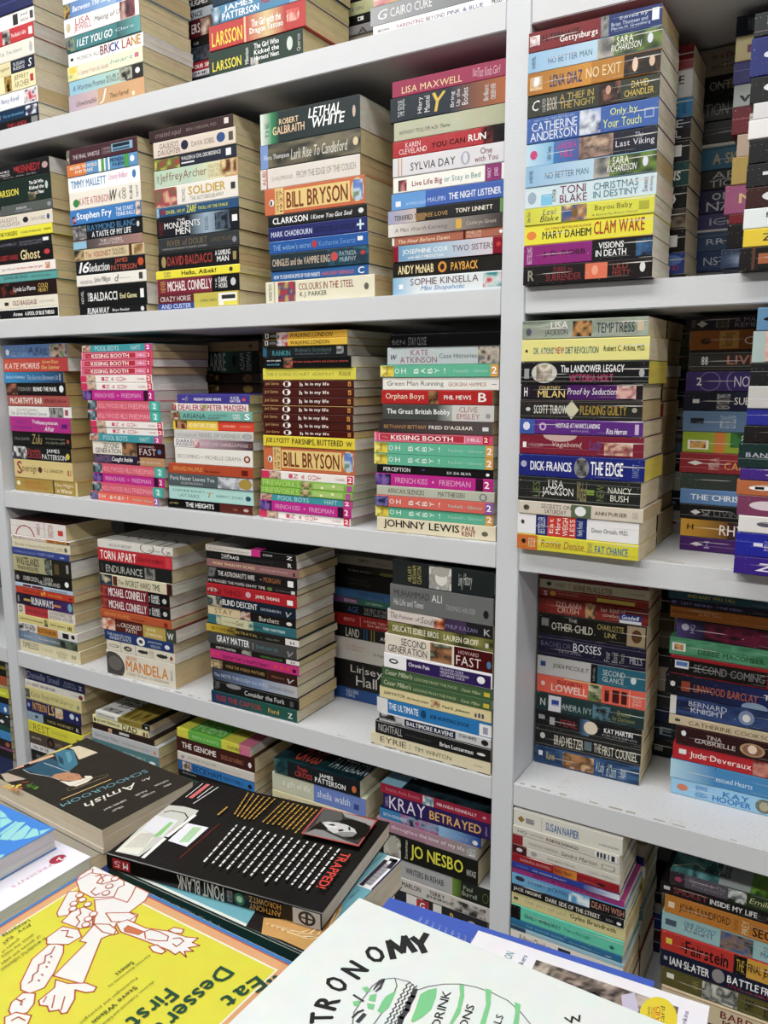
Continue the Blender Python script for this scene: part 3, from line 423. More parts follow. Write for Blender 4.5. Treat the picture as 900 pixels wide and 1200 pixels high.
-428 -12 175 28.3|b87a24|amber paperback titled No Exit, third down the Gettysburgs stack|G 0 50 a86a1c d09030|I 74 100 4 96 2a1c14.181210.6a4428|O 80 84 20 80 e8c8b0|O 92 96 30 74 d8b8a0|I 2 12 20 80 e8c898.b88a48.fff|T 18 43 22 74 2a3f6a b LENA DIAZ|T 46 72 28 74 f0d8a8 n NO EXIT
-428 -12 175 28.6|35392f|dark olive paperback titled A Thief in the Night, fourth down the Gettysburgs stack|T 4 10 30 76 eee i C|T 12 15 20 80 aaa u HARPER|T 16 24 20 80 b8b0a0 b BOOK|T 26 52 54 84 b89f4c n A THIEF IN|T 26 53 18 48 b89f4c n THE NIGHT|I 56 72 4 96 3a241c.1c1410.8a5a48|O 61 65 46 84 c89880|T 80 92 54 84 d8bc50 n DAVID|T 75 96 20 48 d8bc50 n CHANDLER
-428 -12 175 33.4|3c62ac|royal blue paperback titled Only by Your Touch, fifth down the Gettysburgs stack|I 42 58 4 96 9ab0d4.e0e4ec.3a4a80|T 6 38 84 92 a8bce0 n NEW YORK TIMES BESTSELLING|T 4 40 46 80 dce6f4 n CATHERINE|T 3 40 8 42 dce6f4 n ANDERSON|T 65 85 54 86 dce88c n Only by|T 60 88 16 48 dce88c n Your Touch|R 90 97 30 66 8aa4d8|R 91 96 36 60 3c62ac
-428 -12 175 29.2|1d2030|dark navy paperback titled The Last Viking, sixth down the Gettysburgs stack|G 0 22 bcdcec 7ab4dc|G 22 42 3a78b8 4a5aa0|I 42 68 4 96 c8a890.5a4a44.a8887a|O 3 9 30 70 c84078|T 24 40 58 90 c83c84 n SANDRA|T 28 38 22 54 c83c84 n HILL|T 84 90 62 84 b8b8c8 i The|T 70 98 24 58 d8d8e4 n Last Viking|T 17 21 20 80 345 u USA Today
-428 -12 176 27.3|8fbbdd|sky blue paperback titled No Better Man, seventh down in the Gettysburgs stack|G 0 55 8fbbdd b8d4e8|I 54 66 4 96 5a5a58.8a8a88.b8b0a0|I 66 100 4 96 2a3a24.445a2c.6f8c34|T 16 50 30 60 456a8a n NO BETTER MAN|T 68 80 56 90 f4f4ec n SARA|T 64 86 22 54 f4f4ec i RICHARDSON|O 90 94 30 76 dde|T 3 6 20 80 456 u A NOVEL
-428 -12 177 28.2|cfe2ea|pale ice blue paperback titled Christmas in Destiny, eighth down the Gettysburgs stack|O 2 9 20 78 9ab0c0|R 13 22 10 60 7ac4e8|T 22 25 20 80 344 u AUTHOR|T 28 48 52 90 7a2848 n TONI|T 28 49 12 48 7a2848 n BLAKE|T 54 87 52 84 4a8088 n CHRISTMAS|T 54 87 16 46 4a8088 n IN DESTINY|T 90 94 20 84 889 u Sweet|T 95 98 20 84 889 u and charming
-428 -12 176 22.2|dbd935|yellow green paperback titled Bayou Baby, ninth down the Gettysburgs stack|G 0 30 cfcf2c dfe048|I 30 50 4 96 3a5a8a.a87848.d8c8a0|O 38 43 20 80 7a5a34|T 15 26 52 88 3a3a20 i Lexi|T 13 28 14 48 3a3a20 i Blake|T 56 84 40 78 7a7a30 n Bayou Baby|T 54 88 14 28 8a8a40 n A Butterfly Bayou Novel|R 89 96 30 74 b0b028|T 2 5 20 80 776 u New York
-428 -12 175 27.0|e9e01e|bright yellow paperback titled Clam Wake, tenth down the Gettysburgs stack|O 2 10 28 70 e8842c|T 17 54 70 82 a85c20 b USA TODAY BESTSELLING AUTHOR|T 15 54 26 64 222 b MARY DAHEIM|T 56 94 26 88 a83428 b CLAM WAKE
-428 -12 176 27.5|8c1f76|magenta and black paperback titled Visions in Death, eleventh down the Gettysburgs stack|B 55 100 15151a|T 3 7 10 90 e8c0dc u BESTSELLING|T 16 50 34 66 3a1a38 b J. D. ROBB|T 60 79 56 86 eee b VISIONS|T 58 81 20 50 eee b IN DEATH|I 88 100 10 90 1c3050.3a6a9a.112
-428 -12 177 25.7|1c1718|black paperback titled Dare to Surrender, bottommost of the Gettysburgs stack|R 50 67 12 92 e07050|O 55 60 30 80 f0a080|T 25 40 56 86 8c3038 n DARE to|T 19 47 14 50 8c3038 n SURRENDER|T 71 82 54 82 9c4038 n LILLI|T 71 84 20 48 9c4038 n FEISTY|O 91 95 30 80 ddd|T 4 9 20 76 998 b R
@q1b|the pile behind Gettysburgs|1477.0|0|108|d0c8b4|1.477
-415 108 178 32.2|7a2026|dark red worn paperback, topmost of the pile behind Gettysburgs|L 0 100 60 aaa|L 0 100 35 a88
-415 108 178 36.0|c8c6c6|pale grey paperback ending in -ke, second down the pile behind Gettysburgs|T 84 94 50 80 222 b KE
-413 108 178 24.9|2f7fb8|bright blue paperback with yellow capitals, third down the pile behind Gettysburgs|T 74 89 20 85 d8cc50 b IVE|T 92 96 20 85 224 u patrick
-414 108 178 28.3|1c2742|black and navy paperback in two halves, fourth down the pile behind Gettysburgs|R 0 100 0 48 161616|T 80 94 54 90 ddd n ME|T 84 93 8 44 ddd n LL
-414 108 178 29.9|1a1a1a|black worn paperback with a white sticker, fifth down the pile behind Gettysburgs|T 76 84 30 66 ddd n Y|R 87 94 25 75 ddd|L 0 100 90 777
-413 108 178 32.7|1f4444|dark teal paperback ending in -ons, sixth down the pile behind Gettysburgs|T 78 94 25 60 e4e4e4 b ONS
-414 108 178 30.4|181818|black paperback ending in bold white -nd, seventh down the pile behind Gettysburgs|T 72 92 20 70 eee b ND
-414 108 178 27.3|4a423c|brown grey paperback with small red letters, eighth down the pile behind Gettysburgs|I 70 100 10 60 2a2624.6a5a4c.8a8070|T 76 86 30 70 a82c34 b k
-413 108 178 31.5|141414|black paperback with a white square label, ninth down the pile behind Gettysburgs|R 86 94 25 75 e0e0e0
-412 108 178 30.0|2c3f84|blue paperback with a pale glow, tenth down the pile behind Gettysburgs|O 78 98 40 90 5a78b8|T 80 96 20 40 a83c58 n LAND
-409 108 178 15.5|1a1c22|black paperback at the bottom with a blue edge, bottommost of the pile behind Gettysburgs|T 78 94 20 70 ccc b X
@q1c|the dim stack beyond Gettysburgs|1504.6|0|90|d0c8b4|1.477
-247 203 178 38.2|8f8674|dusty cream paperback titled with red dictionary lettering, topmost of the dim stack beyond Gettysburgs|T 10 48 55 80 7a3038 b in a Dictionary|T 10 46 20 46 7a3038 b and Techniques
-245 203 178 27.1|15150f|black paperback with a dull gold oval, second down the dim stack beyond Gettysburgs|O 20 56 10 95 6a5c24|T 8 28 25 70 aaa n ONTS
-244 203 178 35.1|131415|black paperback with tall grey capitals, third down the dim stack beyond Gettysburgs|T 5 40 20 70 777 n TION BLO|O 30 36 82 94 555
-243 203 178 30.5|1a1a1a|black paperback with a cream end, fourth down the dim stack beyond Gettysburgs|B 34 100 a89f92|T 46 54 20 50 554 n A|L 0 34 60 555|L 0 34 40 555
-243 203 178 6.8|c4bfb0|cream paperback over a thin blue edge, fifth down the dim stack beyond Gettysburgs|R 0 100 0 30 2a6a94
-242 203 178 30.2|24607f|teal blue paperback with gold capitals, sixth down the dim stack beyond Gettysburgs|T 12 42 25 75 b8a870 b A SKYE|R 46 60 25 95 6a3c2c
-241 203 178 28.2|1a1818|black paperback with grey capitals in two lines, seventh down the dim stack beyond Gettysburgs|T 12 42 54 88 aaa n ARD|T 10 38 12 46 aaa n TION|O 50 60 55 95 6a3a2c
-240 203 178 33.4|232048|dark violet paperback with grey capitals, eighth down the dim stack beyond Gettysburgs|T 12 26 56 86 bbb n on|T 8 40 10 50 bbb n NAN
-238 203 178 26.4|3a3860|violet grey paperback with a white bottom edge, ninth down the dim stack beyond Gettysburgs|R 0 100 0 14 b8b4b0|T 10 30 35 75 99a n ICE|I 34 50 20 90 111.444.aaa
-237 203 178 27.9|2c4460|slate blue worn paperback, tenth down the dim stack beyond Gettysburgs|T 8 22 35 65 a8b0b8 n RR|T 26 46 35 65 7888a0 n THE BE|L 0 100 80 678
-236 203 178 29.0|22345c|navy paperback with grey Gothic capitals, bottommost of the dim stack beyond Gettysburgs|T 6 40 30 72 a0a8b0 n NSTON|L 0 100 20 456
@q1d|the half-hidden pink-book stack|1477.0|0|108|cfc8b8|1.477
-183 92 178 24.9|1c2430|dark navy paperback, topmost of the half-hidden pink-book stack|T 8 14 20 80 778 u HARPER|O 18 28 30 70 667
-182 92 178 31.2|b8aa78|straw yellow paperback with a plum square, second down the half-hidden pink-book stack|R 8 18 30 60 6a2c50
-183 92 178 27.9|2a2c74|indigo paperback with a white monogram, third down the half-hidden pink-book stack|T 12 30 25 75 b8b8d0 b H|L 0 100 60 7a7ac0
-181 92 178 27.7|a4adab|pale grey paperback with a blue logo, fourth down the half-hidden pink-book stack|R 12 24 40 65 2a4a84|T 4 12 20 50 222 b v
-181 92 178 34.4|6a1c28|dark red creased paperback, fifth down the half-hidden pink-book stack|R 12 26 30 70 ccc|L 0 100 55 a66
-173 92 178 28.7|c0aa98|beige paperback with a large letter N, sixth down the half-hidden pink-book stack|T 26 44 10 55 222 n N
-177 92 178 34.9|b89c50|old gold paperback with faint lettering, seventh down the half-hidden pink-book stack|T 14 50 64 80 665 n NEW YORK|T 18 60 30 60 7a6a38 n Cassie
-184 92 178 37.0|a2567f|dusty pink paperback with gold capitals, eighth down the half-hidden pink-book stack|T 10 60 35 70 e0c088 b MEGAN
-177 92 178 13.2|7a1c24|crimson paperback sliver, ninth down the half-hidden pink-book stack|T 40 60 30 80 aaa b R
-178 92 178 32.2|161616|black paperback with a white ring, tenth down the half-hidden pink-book stack|O 14 26 40 72 ccc|O 17 23 46 66 161616
-184 92 178 25.6|24324c|slate navy paperback with fine ornament, eleventh down the half-hidden pink-book stack|I 0 100 5 95 1c2840.3a4a68.7a8aa0|T 14 28 30 70 aab b V
-180 92 178 16.7|22282e|dark slate paperback with white capitals, bottommost of the half-hidden pink-book stack|T 20 60 8 60 ccc n ROSE
@q1e|the star-logo stack|1477.0|0|108|ded8cc|1.477
-146 -20 178 26.1|22262a|black paperback with a gold star logo, topmost of the star-logo stack|R 8 30 45 90 f0f0f0|R 10 28 50 85 283878|O 14 25 52 82 e8a83c|L 0 100 20 877
-148 -20 178 43.3|232d72|navy blue thick paperback, second down the star-logo stack|O 8 14 45 60 dde|T 15 20 35 65 99b u BERKLEY
-146 -20 178 29.2|19191b|black paperback with a white round emblem, third down the star-logo stack|O 8 30 35 75 e8e8e8|O 12 26 42 68 19191b|T 15 23 44 66 e8e8e8 b V
-141 -20 178 18.8|dcdadc|white paperback with a faint stamp, fourth down the star-logo stack|T 10 14 20 80 778 u FICTION|O 18 34 30 80 aab|O 20 32 36 74 dcdadc
-145 -20 178 21.9|e9e7e6|white paperback with a grey publisher mark, fifth down the star-logo stack|T 18 24 20 70 667 u LARGE|T 28 36 20 85 889 u Crime
-143 -20 178 27.4|1b1c20|black paperback with a gold star logo, sixth down in the star-logo stack|R 12 40 40 85 f0f0f0|R 15 30 45 80 283878|O 18 28 50 78 e8c050
-144 -20 178 26.9|202123|black worn paperback with grey upright lettering, seventh down the star-logo stack|T 24 32 10 90 aaa u BERKLEY|R 10 18 48 62 ddd|T 34 44 10 90 aaa u PRIME
-143 -20 178 24.2|3a1d1a|dark brown paperback with a white round emblem, eighth down the star-logo stack|O 10 38 24 82 ddd|O 14 32 34 72 3a1d1a|T 17 29 40 66 ddd b V|T 34 42 40 70 eee b TOR
-144 -20 178 23.7|e4ecec|white paperback with spaced thin capitals, ninth down the star-logo stack|T 14 50 50 76 445 n PREMIERE|T 22 50 18 34 556 n A FIX
-143 -20 178 21.4|e7c91f|strong yellow paperback, tenth down the star-logo stack|T 12 18 30 70 333 b Z|T 26 32 20 80 776 u FICTION
-146 -20 178 27.0|1d1b1b|black paperback with a copper mountain emblem, bottommost of the star-logo stack|B 8 10 5a3a2c|R 12 26 25 70 a8603c|T 27 33 30 72 a8603c u TOR|R 46 54 45 65 ddd
@r3a|the Zulu stack|1098.0|-1|129|a89258|1.098
-1671 22 218 29.7|5c7fb4|soft blue paperback with a dark-haired figure, topmost of the Zulu stack|O 3 9 25 70 e8ecf4|T 12 36 60 86 7a98c4 n KATIE|T 12 38 14 50 8aa8d0 n GLYNN|T 40 70 40 80 334 i A Kiss|T 48 72 16 46 334 i and a Promise|I 74 99 5 95 2a2c20.c8a898.5a7a50
-1675 22 224 29.3|bc4a3e|brick red paperback titled Seven Days One Summer, second down the Zulu stack|G 0 100 c8503c b03c3c|T 2 58 22 66 f0dcd0 i KATE MORRIS|T 62 86 54 84 e8c870 i Seven Days|T 60 88 18 46 e8c870 i One Summer
-1676 22 206 24.1|2f6a9c|deep blue paperback titled The Secrets Between Us, third down the Zulu stack|G 0 100 3a90c8 243c5c|T 4 36 34 66 c8dcec n Barbara Delinsky|T 40 92 28 70 a8b8d8 i The Secrets Between Us|R 94 96 20 80 9ab0c0
-1670 22 207 26.9|1a1516|black paperback titled Behind the Mask, fourth down the Zulu stack|I 0 20 5 95 5a3028.2a1a18.a86a50|T 20 44 34 66 aaa n TYSON FURY|T 47 86 34 68 f4f4f4 b BEHIND THE MASK|O 90 97 25 80 e0e8f0
-1670 22 214 24.6|a8504c|rose red paperback titled with chunky white capitals, fifth down the Zulu stack|T 4 58 24 82 f4ece0 b McCARTHY'S BAR|T 62 80 34 66 4a2024 b PETE McCARTHY|T 82 96 40 66 4a2024 i blue
-1671 22 220 23.6|e3e3e1|white paperback titled The Girl in the Painted Caravan, sixth down the Zulu stack|T 14 48 52 78 998 n EVA PETULENGRO|T 4 62 18 50 778 i The Girl in the Painted Caravan|I 66 88 5 95 333.aaa.665|R 90 95 25 75 a05060
-1665 22 211 33.0|b02a86|hot magenta paperback titled The Honeymoon Affair, seventh down the Zulu stack|T 12 28 54 76 7a2a98 n SHEILA|T 4 36 18 42 7a2a98 n O'FLANAGAN|T 38 46 58 84 f0d8e8 n The|T 46 80 46 80 f8e4f0 b Honeymoon|T 58 74 10 40 f8e4f0 bi Affair|R 86 95 34 60 5a1c74
-1664 22 206 31.9|171817|black paperback titled Zulu, eighth down the Zulu stack|T 4 30 40 60 888 n SAUL DAVID|T 34 52 18 86 a8935c i Zulu|T 58 90 50 66 998 i The Heroism and Tragedy|T 58 90 24 40 998 i of the Zulu War of 1879|O 93 97 30 60 a84c34
-1666 22 206 30.8|1c1d1e|black paperback titled Double Cross, ninth down the Zulu stack|I 0 26 5 95 dde0dc.222.446|T 28 50 56 84 a83c3c b Double|T 26 50 14 52 a83c3c b CROSS|T 60 82 54 88 eee n JAMES|T 52 92 12 48 eee n PATTERSON|O 92 98 20 65 c8b83c
-1664 22 206 41.8|d9c381|thick straw yellow paperback titled Sovereign, tenth down the Zulu stack|T 5 14 20 90 9c3c3c b S|T 14 40 22 72 5a4a28 i overeign|O 42 49 34 66 5a3024|T 52 84 36 58 6a5c3c n C.J. SANSOM|T 91 97 30 60 a84c34 b 8.1
-1667 22 220 30.6|a98d3c|old gold paperback titled One Night in Winter, bottommost of the Zulu stack|O 3 9 40 74 e8e0c0|T 16 50 54 80 b86a34 n SIMON SEBAG|T 16 54 18 44 b86a34 n MONTEFIORE|B 62 64 3a3820|T 65 94 50 84 f4ead0 n One Night|T 68 92 14 44 f4ead0 b in Winter|B 97 100 d8c88c
@r3b|the Kissing Booth stack|1098.0|-1|153|b4b4b2|1.098
-1396 12 207 14.2|3a98a4|teal paperback titled Pool Boys, topmost of the Kissing Booth stack|I 0 13 5 95 d8a890.7a4a40.e8d0c0|B 13 90 3a98a4|B 90 100 b84c88|T 20 54 16 84 b8dcdc n POOL BOYS|T 71 84 18 82 b8dcdc n HAFT|R 91 97 10 90 c83c84|T 92 96 22 80 fff b 2
-1396 12 209 15.2|b8283c|red and pink paperback titled Kissing Booth, second down in the Kissing Booth stack|B 0 100 d84c70|B 0 2 f090b0|R 4 78 12 88 f0a0b0|R 5 77 17 83 b8283c|R 78 92 12 88 e07898|R 92 97 12 88 c0202c|T 15 68 24 74 f8f0f0 b KISSING BOOTH|T 80 90 34 66 f8e0e8 n HILL|T 93 96 30 75 fff b 2|T 7 13 40 60 e8a8a0 i The
-1400 12 212 15.6|b8283c|red and pink paperback titled Kissing Booth, third down in the Kissing Booth stack|B 0 100 d84c70|B 0 2 f090b0|R 4 78 12 88 f0a0b0|R 5 77 17 83 b8283c|R 78 92 12 88 e07898|R 92 97 12 88 c0202c|T 15 68 24 74 f8f0f0 b KISSING BOOTH|T 80 90 34 66 f8e0e8 n HILL|T 93 96 30 75 fff b 2|T 7 13 40 60 e8a8a0 i The
-1402 12 211 15.0|b8283c|red and pink paperback titled Kissing Booth, fourth down in the Kissing Booth stack|B 0 100 d84c70|B 0 2 f090b0|R 4 78 12 88 f0a0b0|R 5 77 17 83 b8283c|R 78 92 12 88 e07898|R 92 97 12 88 c0202c|T 15 68 24 74 f8f0f0 b KISSING BOOTH|T 80 90 34 66 f8e0e8 n HILL|T 93 96 30 75 fff b 2|T 7 13 40 60 e8a8a0 i The
-1404 12 211 15.4|efe9e6|white pink-ended paperback titled In and Out, fifth down in the Kissing Booth stack|R 0 9 5 95 d02c5c|I 9 22 5 95 3a2420.e0c0a8.222|R 93 99 5 95 d8284c|T 31 35 24 74 d04c6c u I|T 36 41 24 74 d04c6c u N|T 45 48 24 74 d04c6c u &|T 52 56 24 74 d04c6c u O|T 57 61 24 74 d04c6c u U|T 62 66 24 74 d04c6c u T|T 81 91 38 60 c88 n GABEL|T 94 98 25 80 fff b 2
-1403 12 212 15.1|efe9e6|white pink-ended paperback titled In and Out, sixth down in the Kissing Booth stack|R 0 9 5 95 d02c5c|I 9 22 5 95 3a2420.e0c0a8.222|R 93 99 5 95 d8284c|T 31 35 24 74 d04c6c u I|T 36 41 24 74 d04c6c u N|T 45 48 24 74 d04c6c u &|T 52 56 24 74 d04c6c u O|T 57 61 24 74 d04c6c u U|T 62 66 24 74 d04c6c u T|T 81 91 38 60 c88 n GABEL|T 94 98 25 80 fff b 2
-1400 12 211 20.2|c0208c|magenta paperback titled French Kiss, seventh down in the Kissing Booth stack|I 0 14 5 95 3a2468.8a68b8.1c1430|B 14 86 c0208c|B 86 92 3a1430|R 92 98 10 90 c0207c|T 18 46 26 70 e8a8d4 n FRENCH KISS|R 50 51.5 40 56 e8a8d4|T 56 82 26 70 e8a8d4 n FRIEDMAN|T 93 97 25 78 fff b 2
-1387 12 211 20.3|d85a72|rose paperback titled Hollywood Hills, eighth down in the Kissing Booth stack|I 0 13 5 95 1a2024.4a6a78.c0c8c8|B 13 86 d85a72|B 86 100 3aa89a|T 14 56 22 70 f0a8b4 n HOLLYWOOD HILLS|T 58 86 22 70 f0a8b4 n FRIEDMAN|R 89 97 12 88 5ac0b0|T 91 95 25 78 fff b 2
-1389 12 215 20.9|d85a72|rose paperback titled Hollywood Hills, ninth down in the Kissing Booth stack|I 0 13 5 95 1a2024.4a6a78.c0c8c8|B 13 86 d85a72|B 86 100 3aa89a|T 14 56 22 70 f0a8b4 n HOLLYWOOD HILLS|T 58 86 22 70 f0a8b4 n FRIEDMAN|R 89 97 12 88 5ac0b0|T 91 95 25 78 fff b 2
-1383 12 213 14.0|efe9e6|white pink-ended paperback titled In and Out, tenth down in the Kissing Booth stack|R 0 9 5 95 d02c5c|I 9 22 5 95 3a2420.e0c0a8.222|R 93 99 5 95 d8284c|T 31 35 24 74 d04c6c u I|T 36 41 24 74 d04c6c u N|T 45 48 24 74 d04c6c u &|T 52 56 24 74 d04c6c u O|T 57 61 24 74 d04c6c u U|T 62 66 24 74 d04c6c u T|T 81 91 38 60 c88 n GABEL|T 94 98 25 80 fff b 2
-1383 12 212 13.8|efe9e6|white pink-ended paperback titled In and Out, eleventh down in the Kissing Booth stack|R 0 9 5 95 d02c5c|I 9 22 5 95 3a2420.e0c0a8.222|R 93 99 5 95 d8284c|T 31 35 24 74 d04c6c u I|T 36 41 24 74 d04c6c u N|T 45 48 24 74 d04c6c u &|T 52 56 24 74 d04c6c u O|T 57 61 24 74 d04c6c u U|T 62 66 24 74 d04c6c u T|T 81 91 38 60 c88 n GABEL|T 94 98 25 80 fff b 2
-1387 12 213 14.5|3a98a4|teal paperback titled Pool Boys, twelfth down in the Kissing Booth stack|I 0 13 5 95 d8a890.7a4a40.e8d0c0|B 13 90 3a98a4|B 90 100 b84c88|T 20 54 16 84 b8dcdc n POOL BOYS|T 71 84 18 82 b8dcdc n HAFT|R 91 97 10 90 c83c84|T 92 96 22 80 fff b 2
-1383 12 214 28.3|e6dfd2|cream and maroon paperback titled Second Generation, thirteenth down the Kissing Booth stack|B 62 100 3a1418|T 16 38 52 86 333 n SECOND|T 4 40 12 48 333 n GENERATION|I 42 62 5 95 a87850.3a2a24.8a9a80|T 66 86 66 82 c8b0b0 n HOWARD|T 66 88 14 60 d8c8c8 n FAST|O 90 95 25 60 4a7aa8
-1378 12 209 17.7|2c2438|dark violet paperback titled Caught Inside, fourteenth down the Kissing Booth stack|I 0 26 5 95 3a3048.6a5878.1c1828|T 26 56 18 84 f0ecf0 bi Caught Inside|B 66 100 b88a60|T 62 94 24 54 d8c8b8 n JAMIE DEACON
-1384 12 213 21.6|d85a72|rose paperback titled Hollywood Hills, fifteenth down in the Kissing Booth stack|I 0 13 5 95 1a2024.4a6a78.c0c8c8|B 13 86 d85a72|B 86 100 3aa89a|T 14 56 22 70 f0a8b4 n HOLLYWOOD HILLS|T 58 86 22 70 f0a8b4 n FRIEDMAN|R 89 97 12 88 5ac0b0|T 91 95 25 78 fff b 2
-1386 12 212 19.0|c0208c|magenta paperback titled French Kiss, sixteenth down in the Kissing Booth stack|I 0 14 5 95 3a2468.8a68b8.1c1430|B 14 86 c0208c|B 86 92 3a1430|R 92 98 10 90 c0207c|T 18 46 26 70 e8a8d4 n FRENCH KISS|R 50 51.5 40 56 e8a8d4|T 56 82 26 70 e8a8d4 n FRIEDMAN|T 93 97 25 78 fff b 2
-1388 12 211 20.7|d85a72|rose paperback titled Hollywood Hills, seventeenth down in the Kissing Booth stack|I 0 13 5 95 1a2024.4a6a78.c0c8c8|B 13 86 d85a72|B 86 100 3aa89a|T 14 56 22 70 f0a8b4 n HOLLYWOOD HILLS|T 58 86 22 70 f0a8b4 n FRIEDMAN|R 89 97 12 88 5ac0b0|T 91 95 25 78 fff b 2
-1397 12 205 17.6|e86a58|coral paperback titled Oh Baby, bottommost of the Kissing Booth stack|I 0 12 5 95 5a5488.8a88b0.2a2450|B 12 94 e86a58|B 94 100 8a6ab8|T 13 17 30 72 e8f4ec n O|T 19 23 30 72 e8f4ec n H|T 30 34 30 72 e8f4ec u B|T 36 40 30 72 e8f4ec u A|T 42 46 30 72 e8f4ec u B|T 48 52 30 72 e8f4ec u Y|T 56 57 30 72 e8f4ec n !|T 64 92 36 62 a8dcc8 n Fiesheld - Gilmour|T 95 99 25 80 fff b 2
@r3c|the Holiday Under Wraps stack|1098.0|1|129|a89a70|1.098
-1132 11 176 17.7|443c90|violet paperback titled Holiday Under Wraps, topmost of the Holiday Under Wraps stack|T 24 62 32 62 f0f0f8 b HOLIDAY UNDER WRAPS|T 75 86 52 78 e0e0f0 b KATE|T 74 88 18 46 e0e0f0 b NATTER|O 90 95 30 64 d84c50|R 7 11 40 50 ccd|T 12 15 20 80 aab u 2
-1145 10 186 14.3|e6e0dc|white paperback with crowded crimson capitals, second down the Holiday Under Wraps stack|I 0 5 5 95 c8a890.a8203c.333|T 8 40 12 88 a82048 b DEALERS|I 40 46 10 90 8a9a40.c8b0a0.a83048|T 47 97 12 88 a82048 b PETER MADSEN
-1148 10 199 17.1|6fb0a4|aqua paperback titled with one woman's name, third down the Holiday Under Wraps stack|I 0 12 5 95 c89878.3a2420.e8c8a8|T 15 44 20 74 334 n ARIANA|T 47 70 50 66 566 n THE UNAUTHORIZED|T 47 62 18 40 566 b BIOGRAPHY|T 77 86 52 78 e8f4f0 b DANNY|T 77 86 20 46 e8f4f0 b WHITE|T 91 97 20 84 fff b S
-1146 10 198 18.7|d8402c|yellow and red paperback titled Adventure Stories, fourth down the Holiday Under Wraps stack|B 0 57 e8c42c|I 3 18 8 92 5a3020.c8906a.241a18|T 20 55 28 70 f8ecc0 b ADVENTURE STORIES|T 63 78 40 58 f4d8c8 b CLIVE KING|T 84 96 42 56 f0b8a0 n PUFFIN
-1143 10 194 16.3|c6c6c2|pale grey paperback titled Vessel of Sadness, fifth down the Holiday Under Wraps stack|T 4 30 20 56 999 n WOODRUFF|T 32 84 24 70 8a8a86 n VESSEL OF SADNESS|O 87 98 20 75 667|O 88 97 26 69 c6c6c2|T 89 96 36 60 667 n M&C
-1144 10 194 17.3|e4e0e2|white and mauve paperback titled Secret Lives, sixth down the Holiday Under Wraps stack|G 28 100 c8a8b4 3a2830|T 3 25 52 92 222 n DARKE|T 3 26 16 46 222 n PASSION|I 25 33 5 95 2a1018.a83a50.e0d0d0|T 34 94 30 66 dcc8d0 n SECRET LIVES GABRIELLA POOLE|R 94 99 25 75 643
-1143 10 191 31.6|e6e3dd|thick white paperback titled Becoming, seventh down the Holiday Under Wraps stack|T 3 32 34 58 a09c98 n BECOMING|R 34 38 44 48 a09c98|T 40 86 34 58 a09c98 n MICHELLE OBAMA|O 89 97 26 68 8a3c24|O 91 95 36 58 e8e0d8
-1163 10 211 20.2|b34a2c|rust paperback with amber capitals, eighth down in the Holiday Under Wraps stack|T 6 42 30 72 e8a048 n BERNARD MALAMUD|T 44 62 28 50 3a1a14 b The Assistant|R 87 94 20 70 6a2018
-1164 10 211 23.6|4f5b60|slate paperback titled Paris Never Leaves You, ninth down the Holiday Under Wraps stack|I 60 100 5 95 a8acb8.dadce4.7a808c|T 3 56 48 82 dce0e4 n Paris Never Leaves You|T 16 42 16 34 b8c0c4 n ELLEN FELDMAN|O 84 99 10 92 a8903c
-1165 10 211 27.8|aedad4|pale aqua paperback titled Last Dance, tenth down the Holiday Under Wraps stack|T 4 44 54 76 5a7a7c n JOSEPHINE BAKER'S|T 12 37 22 44 5a7a7c n LAST DANCE|T 46 54 30 66 a89060 i T|T 57 88 34 56 7a9898 n SHERRY JONES|O 91 97 30 64 356
-1170 10 212 17.7|17181a|black and brown paperback titled The Heights, bottommost of the Holiday Under Wraps stack|B 63 100 5c2c28|T 2 13 40 66 b8a868 n JAMES|T 22 56 26 78 f0f0ec b THE HEIGHTS|O 78 84 30 60 8a4a3c|O 90 96 30 65 c8a8a0
@r3cb|the pile behind Holiday Under Wraps|1208.7|0|129|9a8c68|1.098
-1273 175 210 19.4|8f7c58|tan hardback ledger, topmost of the pile behind Holiday Under Wraps|T 60 78 40 60 443 n Number Ten|O 88 92 30 70 443
-1274 175 210 43.8|1c3a30|dark green paperback with tall white capitals, second down the pile behind Holiday Under Wraps|G 50 80 3f6a58 1c3a30|T 18 58 8 94 b8c4bc b LE CARRE|O 66 72 30 84 141c1a|T 76 82 10 90 b8c0bc u ADAM|T 84 90 8 94 b8c0bc u SISMAN|B 92 100 16181a
-1271 175 210 22.3|2c1c14|brown paperback with dim gold ornament, third down in the pile behind Holiday Under Wraps|I 20 46 20 90 6a5a30.2c1c14.a89458|O 78 90 15 85 7a6530
-1272 175 210 21.8|2c1c14|brown paperback with dim gold ornament, fourth down in the pile behind Holiday Under Wraps|I 20 46 20 90 6a5a30.2c1c14.a89458|O 78 90 15 85 7a6530
-1273 175 210 33.9|2a2420|dark paperback hidden lower down in the pile behind Holiday Under Wraps|L 0 100 50 443
-1274 175 210 36.8|38342e|dark paperback hidden, sixth down the pile behind Holiday Under Wraps|L 0 100 50 554
-1276 175 210 37.1|2a2c34|dark paperback hidden, bottommost of the pile behind Holiday Under Wraps|L 0 100 50 554
@r3d|the Walking London stack|1098.0|-1.2|153|b8b4a8|1.098
-923 14 182 12.3|d0a02c|golden yellow paperback titled Walking London, topmost of the Walking London stack|B 0 18 201c1a|R 4 8 20 85 c8c8c0|R 5 7 28 77 201c1a|T 10 18 30 70 999 n NATIONAL|I 19 32 5 95 28386a.c8c8d0.a83038|T 34 84 22 80 3a2c14 i WALKING LONDON
